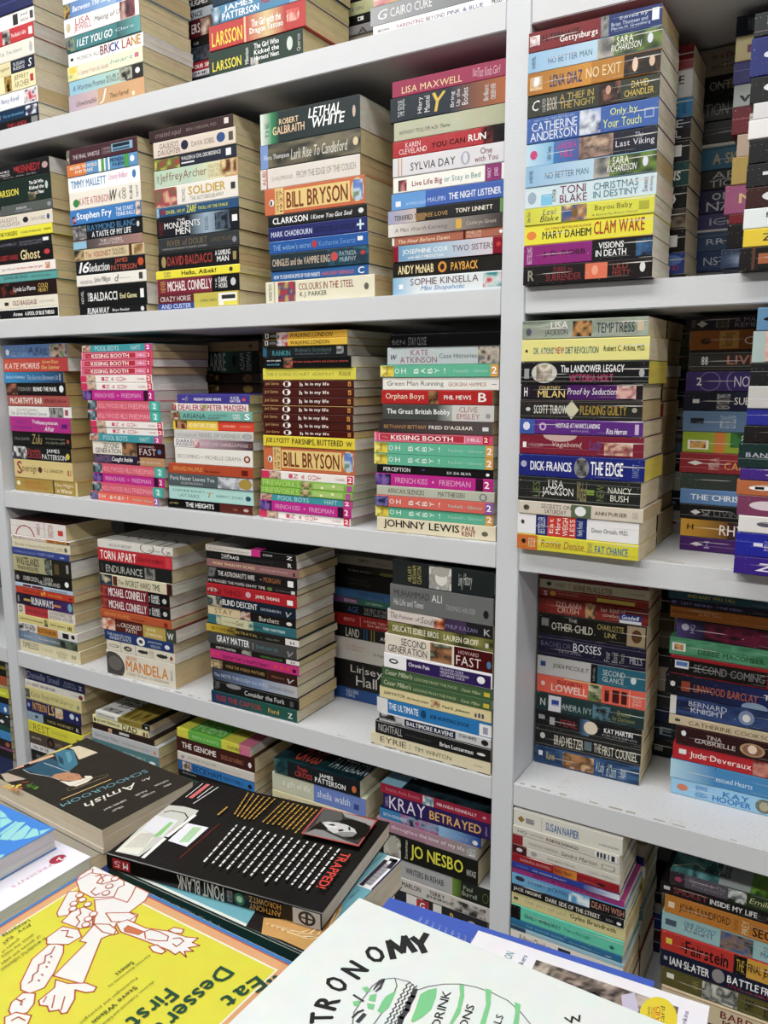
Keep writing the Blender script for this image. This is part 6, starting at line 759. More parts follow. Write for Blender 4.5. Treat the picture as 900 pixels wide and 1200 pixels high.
-1948 12 198 21.1|241c20|black and copper paperback sliver, twelfth down the stack past the end panel|O 88 97 20 80 a85c34
-1947 12 198 7.6|8a4878|plum paperback sliver, thirteenth down the stack past the end panel|
-1948 12 198 21.2|1a1a1c|black paperback sliver under the plum one, fourteenth down the stack past the end panel|
-1950 12 198 50.4|24305c|navy paperback sliver at the bottom, bottommost of the stack past the end panel|
@r5a|the Rest stack|434.4|1|129|c4b68a|0.332
-1669 13 203 26.1|202650|navy paperback with large silver serif letters, topmost of the Rest stack|T 1 57 22 86 8a90a8 n Danielle Steel|T 66 84 52 74 8a90a8 n MORAL|T 64 86 22 44 8a90a8 n COMPASS|T 90 95 30 66 ccc b Z
-1675 12 206 16.1|dcd8cf|white paperback with an oval red and black portrait, second down the Rest stack|T 3 12 24 68 666 i Guy|T 13 52 26 66 444 b SECRET AND GERTRUDE|T 78 92 30 54 888 i Penelope|O 91 98 10 76 7a2c1c
-1676 12 197 31.5|d3c98a|straw yellow paperback with thin handwriting, third down the Rest stack|I 0 8 10 80 666.222.aa8|T 10 44 26 70 8a8250 i Katie Finds|T 46 86 22 66 8a8250 i Will Darcy|O 92 96 20 56 887
-1676 12 192 32.0|20235c|navy paperback with big yellow letters, fourth down the Rest stack|L 0 100 96 d8c040|O 2 7 34 70 8a94c8|T 12 38 22 82 e0a838 b PATTERSON|T 41 52 16 92 e8b83c b LS|I 54 68 10 90 c8a078.e0d0b0.5a4a60|O 80 88 34 78 c8d4e8|O 91 95 34 66 ddd
-1676 12 188 23.2|1f1d1a|black paperback with a pale blue end, fifth down the Rest stack|B 0 30 8aa4b8|O 14 20 40 70 333|T 38 86 30 60 b8a868 n NICK HORNBY|T 91 96 20 60 ccc b R
-1676 12 194 28.9|dcd626|bright yellow paperback titled Rest, sixth down the Rest stack|T 2 6 20 80 a8a030 u ALEX|T 9 40 14 80 8a8420 n REST|T 44 72 30 66 a8a234 n SOOJUNG|R 88 94 20 56 8a8434
-1676 12 194 30.8|4d4236|brown paperback with a dark round face, seventh down the Rest stack|T 4 22 44 62 c8c0b0 n HILARY MANTEL|O 33 46 10 92 1c1614|O 36 43 24 70 5a4030|T 48 60 30 66 a08c70 n WOLF
-1676 12 195 16.5|dedede|white paperback with heavy black words, eighth down the Rest stack|T 4 34 26 76 1a1a1a b CALL OF THE
-1676 12 193 28.4|1c1c1b|black paperback at the bottom above the open table book, bottommost of the Rest stack|T 10 30 30 64 999 n MAPPER
@r5b|the Quarterback Dad stack|489.5|1|129|c4b68a|0.332
-1429 12 168 12.7|dcdcd6|white paperback with a gold pictorial cover, topmost of the Quarterback Dad stack|T 3 36 26 72 555 b COMPLETE BOOKMAKER|B 42 86 8a7a28|T 46 64 30 66 3a3410 n A GAMBLER|B 86 100 1a1a1a|R 92 96 30 60 ccc
-1441 12 174 18.0|e2dca4|cream paperback titled Quarterback Dad, second down the Quarterback Dad stack|T 7 50 24 66 333 b QUARTERBACK|T 54 80 10 84 332c14 b DAD|O 2 6 20 70 222|R 90 94 10 60 8a4030|R 96 98 10 60 3a2020
-1440 12 190 14.1|2b1c18|dark brown paperback with pale notches, third down the Quarterback Dad stack|R 26 32 10 80 c8a080|R 44 60 30 70 ccc
-1444 12 207 24.0|b9bcc0|pale grey paperback with faint lettering, fourth down the Quarterback Dad stack|T 4 42 36 66 7a7c84 n Gervase Phinn|T 46 86 32 58 8a8c90 n The Other Side of the Dale|O 92 96 20 60 c89060
-1446 12 207 26.1|4f7d84|muted teal paperback with pale capitals, fifth down the Quarterback Dad stack|T 12 44 34 64 3a6a78 n Mrs England|T 48 80 30 60 c8dcdc n STACEY HALLS|O 86 95 24 50 e8f0f0
-1449 12 208 30.8|c6c0b0|pale paperback, bottommost of the Quarterback Dad stack|
@r5c|the Genome stack|506.8|1|129|c8bb98|0.332
-1176 12 193 19.5|cfc934|yellow, green and pink paperback, topmost of the Genome stack|B 16 62 5aa83c|B 86 100 c86a8a|T 22 58 30 66 a8d890 n BEN OKRI'S|T 70 88 26 62 6a6820 b OXFORD
-1180 12 207 32.2|3f1d18|dark brown paperback titled The Genome, second down the Genome stack|T 7 52 30 70 e8e0d8 b THE GENOME|T 58 86 30 60 a86850 n SERGEI LUKYANENKO|O 92 96 26 62 ddd
-1178 12 204 19.2|cfc9c2|pale grey paperback with beige lettering, third down the Genome stack|T 14 52 34 66 8a8070 n JOANNA TROLLOPE|T 56 84 30 58 b8aca0 n The Choir|O 5 9 30 66 a88
-1179 12 203 22.2|2a74b8|blue paperback with a small face at its end, fourth down the Genome stack|B 0 8 2a5a98|I 6 18 8 92 c8a088.2a1c18.e8d8c8|T 20 58 18 80 173a64 b BECKHAM|T 60 86 28 64 173a64 n THE FUTURE IS|O 92 97 20 62 123
-1180 12 204 15.3|1c1b1b|black paperback showing only its upper edge in the Genome stack|T 6 24 50 78 bbb i Kathy Lette
-1181 12 204 17.7|3a4a44|dull green paperback hidden at the bottom, bottommost of the Genome stack|
@r5d|the Triple Cross stack|512.2|1|129|cfc9b4|0.332
-920 12 193 32.4|1b2024|black and teal paperback titled Triple Cross, topmost of the Triple Cross stack|I 0 16 4 96 1f4c50.15282c.3a6a68|T 28 40 52 84 b83c34 b Triple|T 25 46 20 52 b83c34 b CROSS|T 54 70 50 80 f0f0f0 b JAMES|T 49 84 18 50 f0f0f0 b PATTERSON|O 91 96 20 62 c86a3c
-927 12 211 36.2|c2c4ac|pale green and periwinkle paperback titled A Gift of Life, second down the Triple Cross stack|B 46 100 6a82c4|T 12 42 34 74 f0f0e8 n a gift of life|T 50 84 34 74 d8e0f4 n sheila walsh|R 88 93 26 56 3a4a88
-927 12 211 22.4|d3cba4|cream paperback under A Gift of Life, third down the Triple Cross stack|T 4 30 34 64 a89c70 i La Reine Maudite
-927 12 210 28.3|8a8c74|grey green paperback hidden at the bottom, bottommost of the Triple Cross stack|
@r5e|the Betrayed stack|365.4|0|129|cfc4a0|0.332
-685 16 212 19.0|9a1f3c|crimson paperback titled Breathe, topmost of the Betrayed stack|T 5 37 30 70 d87880 n Breathe, Annie, Breathe|I 40 50 6 94 a8c4d4.5a7a8a.e8ecec|T 53 88 34 64 e8c8d0 b MIRANDA KENNEALLY|O 93 96 36 60 d8a0a8
-680 16 206 29.1|2f2058|violet paperback titled Betrayed, second down the Betrayed stack|T 2 5 20 80 a89cc8 u ROBERTA|T 6 41 10 92 dcd8e8 n KRAY|T 45 92 20 76 d8a860 b BETRAYED|T 95 98 20 76 a89cc8 u sphere
-687 16 197 19.6|18284c|blue and pink glossy paperback, third down in the Betrayed stack|B 0 22 3a7cae|I 22 60 4 96 101830.8a9ab8.a83070|G 60 100 8ab8dc 1c3a8a|T 4 28 30 60 c8dcec n BETH KENDRICK|T 40 88 26 52 8a9ac8 n THE LOVE PRINCIPLE|O 92 97 16 60 ddd
-693 16 197 23.5|a27a8c|dusty mauve paperback titled The Love of My Life, fourth down the Betrayed stack|G 50 100 a88090 8a8a88|T 8 42 32 68 e8d4dc n e douglas|T 44 88 32 72 f0e4e8 n the love of my life|I 90 98 20 80 ddd.888.eee
-690 16 196 45.9|1c1d1a|black paperback with large yellow capitals and a pale face, fifth down the Betrayed stack|I 6 24 6 94 222.c8c4b8.555|O 10 20 16 90 a8a49a|T 28 31 12 90 c8c8c0 u Snowman|T 34 86 14 82 d8d438 b JO NESBO|T 89 98 30 54 bbb b VINTAGE
-680 16 209 34.6|a6a7a8|silver grey and green paperback titled in Rehab, sixth down the Betrayed stack|T 22 58 32 66 333 b WRITERS IN REHAB|G 66 76 6a8c34 2a3820|B 74 100 252a24|T 76 84 52 76 a8a898 n Paul|T 75 88 22 46 a8a898 n Burrell|C 93 98 20 70 7a9a34
-684 16 213 26.8|c4bfb9|pale grey paperback with slab capitals, seventh down the Betrayed stack|T 20 38 40 76 2a2a2a b MARLON|T 46 60 52 80 333 b TERRY|T 43 66 22 46 333 b JENNINGS|I 66 96 6 80 333.c4bfb9.777
-682 16 206 29.1|2c2c30|black and white checked paperback with a red square, eighth down the Betrayed stack|B 0 12 ddd|R 24 40 4 96 dcd8d4|R 34 46 4 90 a8343c|T 37 42 20 72 eee b G|R 50 58 4 96 dcd8d4|T 66 70 20 74 d8b050 b R|O 82 90 20 70 aaa
-682 16 207 47.3|d8d4cc|pale paperback hidden behind the table pile, bottommost of the Betrayed stack|
@q5a|the True at First Light stack|348.6|0|108|d8d0b4|0.332
-428 0 172 28.5|d5d3c8|cream paperback with blue hand lettering, topmost of the True at First Light stack|D 4 11 26 66 8a7030|R 27 27.5 10 90 aaa|R 12 20 30 60 888|T 31 62 22 70 4a68a0 b SUSAN NAPIER|T 80 97 26 38 777 n HARLEQUIN
-428 0 169 14.6|c9c5ba|cream paperback with a barcode label, second down the True at First Light stack|T 5 14 30 66 555 n HQ|T 18 30 36 62 888 n Such Dark Magic|T 33 63 30 66 5a3c38 b ROBYN DONALD|R 78 98 10 92 dcdcdc|R 80 82 20 80 333|R 83 85 20 80 333|R 86 88 20 80 333|R 90 91 20 80 333|R 93 96 20 80 333
-428 0 170 17.2|cbc7ba|cream paperback with a red end, third down the True at First Light stack|B 0 10 8a2028|T 16 44 30 60 999 n FORBIDDEN SURRENDER|T 47 80 26 68 6a5850 i Sandra Marton|R 84 96 20 64 8a8a80|R 85 95 26 58 cbc7ba
-428 0 171 15.9|cdc8be|cream paperback with maroon end and faint script, fourth down the True at First Light stack|B 0 14 4a1c20|O 4 10 30 70 ccc|O 18 24 26 76 999|T 34 60 30 62 8a8a84 n Enthralled by Moretti|T 72 96 30 60 9a9a94 i Cathy Williams
-428 0 171 14.7|8e1a24|crimson paperback titled Triple Treat, fifth down the True at First Light stack|T 8 38 32 66 c88 b BARBARA BOSWELL|G 40 62 a83c24 c88428|T 41 58 30 66 5a2010 b TRIPLE TREAT|O 80 88 30 60 3a0c10
-428 0 172 10.1|2b3c92|royal blue paperback titled The Wedding, sixth down the True at First Light stack|T 4 16 34 64 7a8ac8 n HARLEQUIN|T 20 52 30 60 b8c0e0 n THE WEDDING GALAXY|G 68 100 3a4c98 d8dce8|T 70 88 30 56 556 i Rebecca Winters
-428 0 179 11.1|a0357c|magenta paperback with small dark capitals, seventh down the True at First Light stack|T 20 40 30 66 4a1838 n RESCUE|T 42 76 30 66 5a1c40 n THE HEARTS OF TEXAS
-428 0 181 18.7|4a90c0|sky blue and black paperback titled Death Wish, eighth down the True at First Light stack|G 0 70 6aa8d0 4a88b8|O 3 12 40 84 334|T 15 52 26 76 224466 n STUART JACKMAN|I 52 70 6 94 dce8f0.7aa8c8.4a90c0|B 70 100 1e1818|T 72 99 20 78 c08878 n DEATH WISH
-428 0 180 13.9|1a1c1f|black paperback titled Dark Side of the Street, ninth down the True at First Light stack|T 2 28 24 80 dcd8cc b JACK HIGGINS|T 32 80 22 76 dcd8cc b DARK SIDE OF THE STREET|T 85 91 30 60 999 n SIGN|O 94 98 24 64 ddd
-428 0 183 22.3|cfc58a|straw yellow paperback titled The Joy of Lex, tenth down the True at First Light stack|R 2 6 40 60 444|T 12 50 30 64 aaa284 b THE JOY OF LEX|T 53 92 30 76 4a4638 b Gyles Brandreth
-428 0 181 24.9|5cc4a8|mint green paperback titled True at First Light, eleventh down the True at First Light stack|B 0 9 151818|T 13 46 30 60 2a6a5a b ERNEST HEMINGWAY|T 49 72 30 60 2c6c5c i True at First Light|D 88 93 22 52 2a6a5a
-428 0 180 12.2|2a6a94|deep blue paperback titled The Water-Babies, twelfth down the True at First Light stack|T 14 50 34 66 7ab4d4 n THE WATER-BABIES|T 54 74 30 58 8ab8d0 i Charles Kingsley|R 86 91 28 44 aac
-428 0 183 7.8|9ac4d4|pale blue thin paperback, thirteenth down the True at First Light stack|B 0 14 2a4a64|L 0 100 50 446
-428 0 182 26.1|e2ddd4|white paperback with red brush lettering, fourteenth down the True at First Light stack|T 8 38 30 80 6a3a3c i Pullman Chambers|R 44 55 14 84 333|R 46 53 30 60 ccc
-428 0 183 26.2|c8c4b8|pale paperback hidden by the blue table book, fifteenth down the True at First Light stack|
-428 0 185 59.6|4a4a50|dark paperback, bottommost of the True at First Light stack|
@q5ab|the pile behind First Light|345.4|0|108|c8c0a4|0.332
-422 115 178 21.0|8a7a5a|tan paperback showing its page ends, topmost of the pile behind First Light|
-424 115 178 20.6|b8b0a0|paperback showing pale page ends, second down the pile behind First Light|
-425 115 178 17.6|2a2f80|royal blue paperback turned end-on, third down the pile behind First Light|
-422 115 178 20.3|d0ccc0|white-edged paperback showing page ends, fourth down the pile behind First Light|
-424 115 178 25.7|c8c030|yellow-edged paperback showing page ends, fifth down the pile behind First Light|
-425 115 178 25.6|d4d0c4|paperback showing cream page ends, sixth down the pile behind First Light|
-422 115 178 25.7|6a8a9a|grey blue edged paperback showing page ends, seventh down the pile behind First Light|
-424 115 178 26.1|e0dcd4|paperback with a streaked pale edge, eighth down the pile behind First Light|
-425 115 178 29.3|3a3a40|black-edged paperback showing page ends, ninth down the pile behind First Light|
-422 115 178 65.7|8a2c34|red-edged paperback showing page ends, bottommost of the pile behind First Light|
@q5b|the Inside My Life stack|324.4|0|108|d0c4a0|0.332
-195 50 178 22.1|5b5560|grey and green paperback titled Blessed Busyness, topmost of the Inside My Life stack|B 0 12 352c34|O 4 10 30 66 a04060|T 16 44 50 80 8a8890 n Blessed & The|T 18 42 20 48 8a8890 n Busyness|B 46 100 2a3c20|I 46 60 6 94 1c2418.e8ecec.3a4c2a|T 62 80 30 70 c8c890 i Emilie
-208 50 178 19.4|1f1c1d|black paperback titled Inside My Life, second down the Inside My Life stack|T 11 38 28 80 8a3a40 b SMOKEY|T 40 76 28 72 ececec b INSIDE MY LIFE|R 3 8 40 70 ccc|T 77 98 30 64 555 n ROBINSON
-200 50 178 30.0|c27b27|orange paperback titled Secret, third down the Inside My Life stack|R 3 8 34 66 e8d8b8|T 12 52 22 74 3a2414 n JOHN SANDFORD|T 54 58 20 80 8a5a28 u Author|T 61 66 14 86 e8d8b0 u PREY|T 69 99 18 68 3a2010 b SECRET
-203 50 178 31.4|94bcbf|pale blue paperback titled Knight, fourth down the Inside My Life stack|T 18 44 60 80 3a6478 n ONE SNOWY|T 19 42 28 58 3a6478 n KNIGHT|R 3 12 34 66 456|I 47 72 6 94 2a3c50.8a7060.3a5a8a|T 80 98 56 80 4a7080 n DEBORAH|T 78 98 26 50 4a7080 n MACGILL
-202 50 178 31.8|b42f28|red, black and yellow paperback titled Final Jeopardy, fifth down the Inside My Life stack|B 58 68 1a1616|B 68 100 c8962c|R 4 9 40 70 d8c030|T 16 19 30 70 5a1410 u LINDA|T 20 54 16 84 1c1414 b Fairstein|T 60 66 20 80 a88c28 b THE|T 69 99 22 76 2a1c10 b FINAL JEOPARDY
-202 50 178 28.9|1b1e34|dark navy paperback titled Battle Front, sixth down the Inside My Life stack|T 8 40 24 72 e8e8e8 b IAN SLATER|O 42 52 14 92 8a8484|T 54 78 36 78 f0f0f0 b BATTLE|T 80 99 36 78 f0f0f0 b FRONT|T 55 95 14 30 8a2430 b USA vs MILITIA|R 3 6 44 66 99a
-200 50 178 32.4|57532a|olive brown paperback titled Three Sisters, seventh down the Inside My Life stack|I 34 62 6 94 9a9a94.2a2c28.c8c8c0|R 5 11 46 72 ddc|T 26 31 30 76 8a8450 u ANN|T 68 74 20 80 222 u THREE|T 82 88 14 80 222 u SISTERS
-197 50 178 35.2|c9bb9a|cream paperback with dark red capitals Bard, eighth down the Inside My Life stack|L 0 100 92 a84030|T 48 74 46 80 7a2830 b BARD|T 50 78 12 40 7a2830 b MOON
-196 50 178 25.5|3c2c28|dark brown paperback near the lower corner in the Inside My Life stack|
-194 50 178 25.6|8a8474|grey paperback hidden at the very bottom, bottommost of the Inside My Life stack|
@q5bb|the pile behind Inside My Life|323.3|0|90|b8aa88|0.332
-415 232 178 30.3|181818|black paperback with a white pointed mark, topmost of the pile behind Inside My Life|D 84 94 30 60 999
-415 232 178 18.4|8a8a88|pale grey paperback with an orange square, second down the pile behind Inside My Life|R 86 94 40 66 a8683c
-413 232 178 32.2|24357a|blue paperback with a white mark, third down the pile behind Inside My Life|R 84 92 40 60 99a
-413 232 178 21.2|4a1818|dark red paperback, fourth down the pile behind Inside My Life|
-413 232 178 24.0|1c2444|navy paperback with a white label, bottommost of the pile behind Inside My Life|R 82 92 30 56 99a
"""

# flat print on the few upper covers that show (percent of spine length and of cover depth)
TOPS = {
 ('r4b', 0): ['R 0 100 0 100 d8d5ce', 'S 333 .9 4,30 16,48 22,30 30,52 38,28 46,50 52,34', 'S 444 .8 20,60 30,80 34,62 44,84 50,66 60,86', 'S 333 .8 8,70 18,88 26,72', 'S 222 1.4 60,5 58,40 70,60 84,40 86,5', 'S 222 1.4 78,5 74,36 88,56 100,40'],
 ('r4c', 0): ['R 0 100 0 100 161618', 'G 0 40 8a8680 2a2826', 'R 50 62 0 16 c82c84'],
 ('r4a', 0): ['R 0 100 0 100 3a1a18', 'R 2 98 0 100 4a2420'],
 ('r5b', 0): ['R 0 100 0 100 dcdcd8', 'T 6 44 56 84 222 b COMPLETE', 'T 16 46 30 52 222 b BOOK OF', 'R 44 88 0 100 8a7a28', 'I 44 88 2 98 6a5a1c.a8943c.4a4018', 'R 88 100 0 100 1a1a1a', 'T 6 36 8 22 444 b A COMPLETE GUIDE'],
 ('r5c', 0): ['R 0 100 0 100 d0cc3c', 'R 16 62 0 100 5cab40', 'T 20 58 44 80 a8dc98 n BEN OKRI', 'T 20 58 8 36 a8dc98 n POEMS', 'R 84 100 0 100 cc6c8c', 'T 66 82 20 60 5a5a20 i poems'],
 ('r5d', 0): ['R 0 100 0 100 152428', 'I 0 100 0 100 0e1a1e.1f3c42.132a30', 'T 18 46 10 50 b8442c b CROSS', 'T 22 44 56 92 b8442c b Triple', 'T 66 98 54 84 b8c8cc n JAMES', 'T 58 99 14 46 b8c8cc n PATTERSON'],
 ('r5e', 0): ['R 0 100 0 100 8ab8d0', 'I 20 100 0 100 141c20.2a3c44.0e1214', 'T 10 26 30 70 e8f0f4 n KENNEALLY'],
 ('q5a', 0): ['R 0 100 0 100 dedcd2', 'O 46 92 20 120 c8886a', 'O 56 84 40 120 3a2820', 'S b8b4a8 .5 25,0 25,100'],
 ('q5a', 1): ['R 0 100 0 100 dcdacf', 'S 8a4a98 1.2 22,6 26,40 20,60', 'S 8a4a98 1 10,30 12,60'],
 ('q5b', 0): ['R 0 100 0 100 3a5a60', 'I 0 44 0 100 22383a.7ac0c4.3a6a6a', 'S e8e8a0 1.6 2,14 18,34 30,20 44,30', 'R 38 62 0 100 a8b0b0', 'I 62 100 0 100 3a7a28.7aa83c.1f4a18', 'T 26 36 20 90 223438 u Blessed', 'T 38 48 20 96 223438 u Busyness'],
 ('r5a', 0): ['R 0 100 0 100 202650'],
}

# ------------------------------------------------------------------ the setting
def struct(name, mb, mt, **k): return mb.build(name, mt, None, 'structure', **k)
s = MB(); s.box(-4, 3, -5, .6, -.05, 0); struct('floor', s, M_FLOOR)
s = MB(); s.box(-4, 3, -5, .6, 2.8, 2.85); struct('ceiling', s, M_WALL)
s = MB(); s.box(-4, 3, .42, .6, 0, 2.8); struct('wall_back', s, M_WALL)
s = MB(); s.box(-4.1, -4, -5, .6, 0, 2.8); struct('wall_left', s, M_WALL)
s = MB(); s.box(3, 3.1, -5, .6, 0, 2.8); struct('wall_right', s, M_WALL)
s = MB(); s.box(-4, 3, -5.1, -5, 0, 2.8); struct('wall_front', s, M_WALL)
for i, (lx, ly) in enumerate(CEIL):
    o = thing('ceiling_light', 'flat white fluorescent ceiling panel over the shop aisle', 'ceiling light', (lx, ly, 2.745), 0, 'ceiling panels over the aisle')
    s = MB(); s.box(-.6, .6, -.165, -.145, 0, .05); s.box(-.6, .6, .145, .165, 0, .05); s.box(-.6, -.58, -.145, .145, 0, .05); s.box(.58, .6, -.145, .145, 0, .05); s.build('frame', M_PAINT, o)
    s = MB(); s.box(-.58, .58, -.145, .145, .012, .02); s.build('diffuser', M_LAMP, o)

# ------------------------------------------------------------------ the bookcase
BT = .038; YB = .345
TOPS_Z = [1.35 + v for v in (.888, .510, .127, -.252, -.635, -1.018)]
UPR = [(-2.94, -2.902), (-1.718, -1.680), (-.466, -.430), (.746, .784)]
case = thing('bookcase', 'white painted wooden bookcase of deep open shelves filled with stacked books', 'bookcase', (0, 0, 0))
def part(name, x0, x1, y0, y1, z0, z1, mt, bv=.0012):
    s = MB(); s.box(x0, x1, y0, y1, z0, z1); return s.build(name, mt, case, bevel=bv)
for a, b_ in UPR: part('upright_panel', a, b_, 0, YB, 0, 2.32, M_PAINT)
for i in range(3):
    x0, x1 = UPR[i][1], UPR[i + 1][0]
    for z in TOPS_Z + [.04]:
        part('shelf_board', x0 + .0003, x1 - .0003, .0006, YB, z - BT, z, M_SHELFTOP)
    part('top_board', x0 + .0003, x1 - .0003, .0006, YB, 2.28, 2.318, M_PAINT)
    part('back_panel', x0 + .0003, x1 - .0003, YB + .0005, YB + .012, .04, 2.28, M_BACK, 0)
    # chipped paint and packed dirt along the front top arris of the boards
    for z in TOPS_Z:
        s = MB(); r = random.Random(int(z * 1000) + i); x = x0 + .01
        while x < x1 - .02:
            l = r.uniform(.003, .022)
            if r.random() < (.75 if i == 2 else .4):
                d0 = r.uniform(.001, .0035); s.box(x, x + l, .0035 + r.uniform(0, .001), .0035 + d0 + .0015, z, z + .0002)
            x += l + r.uniform(.001, .02)
        o = s.build('edge_wear', M_CHIP, case); o['kind'] = 'stuff'

# ------------------------------------------------------------------ the stacks of books
for blk in DATA.strip().split('@')[1:]:
    ln = blk.strip().split('\n'); key, phrase, zb, ang, dep, pc, sz = ln[0].split('|')
    zb, ang, dep, sz = float(zb) / 1000, R(float(ang)), float(dep) / 1000, float(sz)
    pocket = key[0] == 'q'
    kind = 'pocket_paperback' if pocket else 'paperback_book'
    grp = ('pocket paperbacks in ' if pocket else 'paperbacks in ') + phrase
    rows = [l.split('|', 3) for l in ln[1:]]
    gap = zb - sz
    z = sz + .0004
    if gap > .003:
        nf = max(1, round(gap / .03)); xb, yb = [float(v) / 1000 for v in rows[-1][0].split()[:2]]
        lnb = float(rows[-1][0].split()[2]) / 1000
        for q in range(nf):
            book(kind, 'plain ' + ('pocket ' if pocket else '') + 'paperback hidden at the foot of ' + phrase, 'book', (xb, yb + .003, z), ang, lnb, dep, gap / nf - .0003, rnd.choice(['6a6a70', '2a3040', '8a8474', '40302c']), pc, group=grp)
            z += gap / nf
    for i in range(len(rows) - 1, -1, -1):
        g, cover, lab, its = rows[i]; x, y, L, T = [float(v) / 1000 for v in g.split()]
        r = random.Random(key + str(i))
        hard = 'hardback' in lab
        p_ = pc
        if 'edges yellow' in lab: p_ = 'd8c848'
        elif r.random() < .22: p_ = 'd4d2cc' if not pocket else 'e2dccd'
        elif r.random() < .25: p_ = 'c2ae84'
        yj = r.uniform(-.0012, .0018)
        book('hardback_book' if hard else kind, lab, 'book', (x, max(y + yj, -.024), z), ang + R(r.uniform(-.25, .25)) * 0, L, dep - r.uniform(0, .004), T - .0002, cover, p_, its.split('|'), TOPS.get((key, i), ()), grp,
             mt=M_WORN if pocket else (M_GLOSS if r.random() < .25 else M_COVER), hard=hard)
        z += T
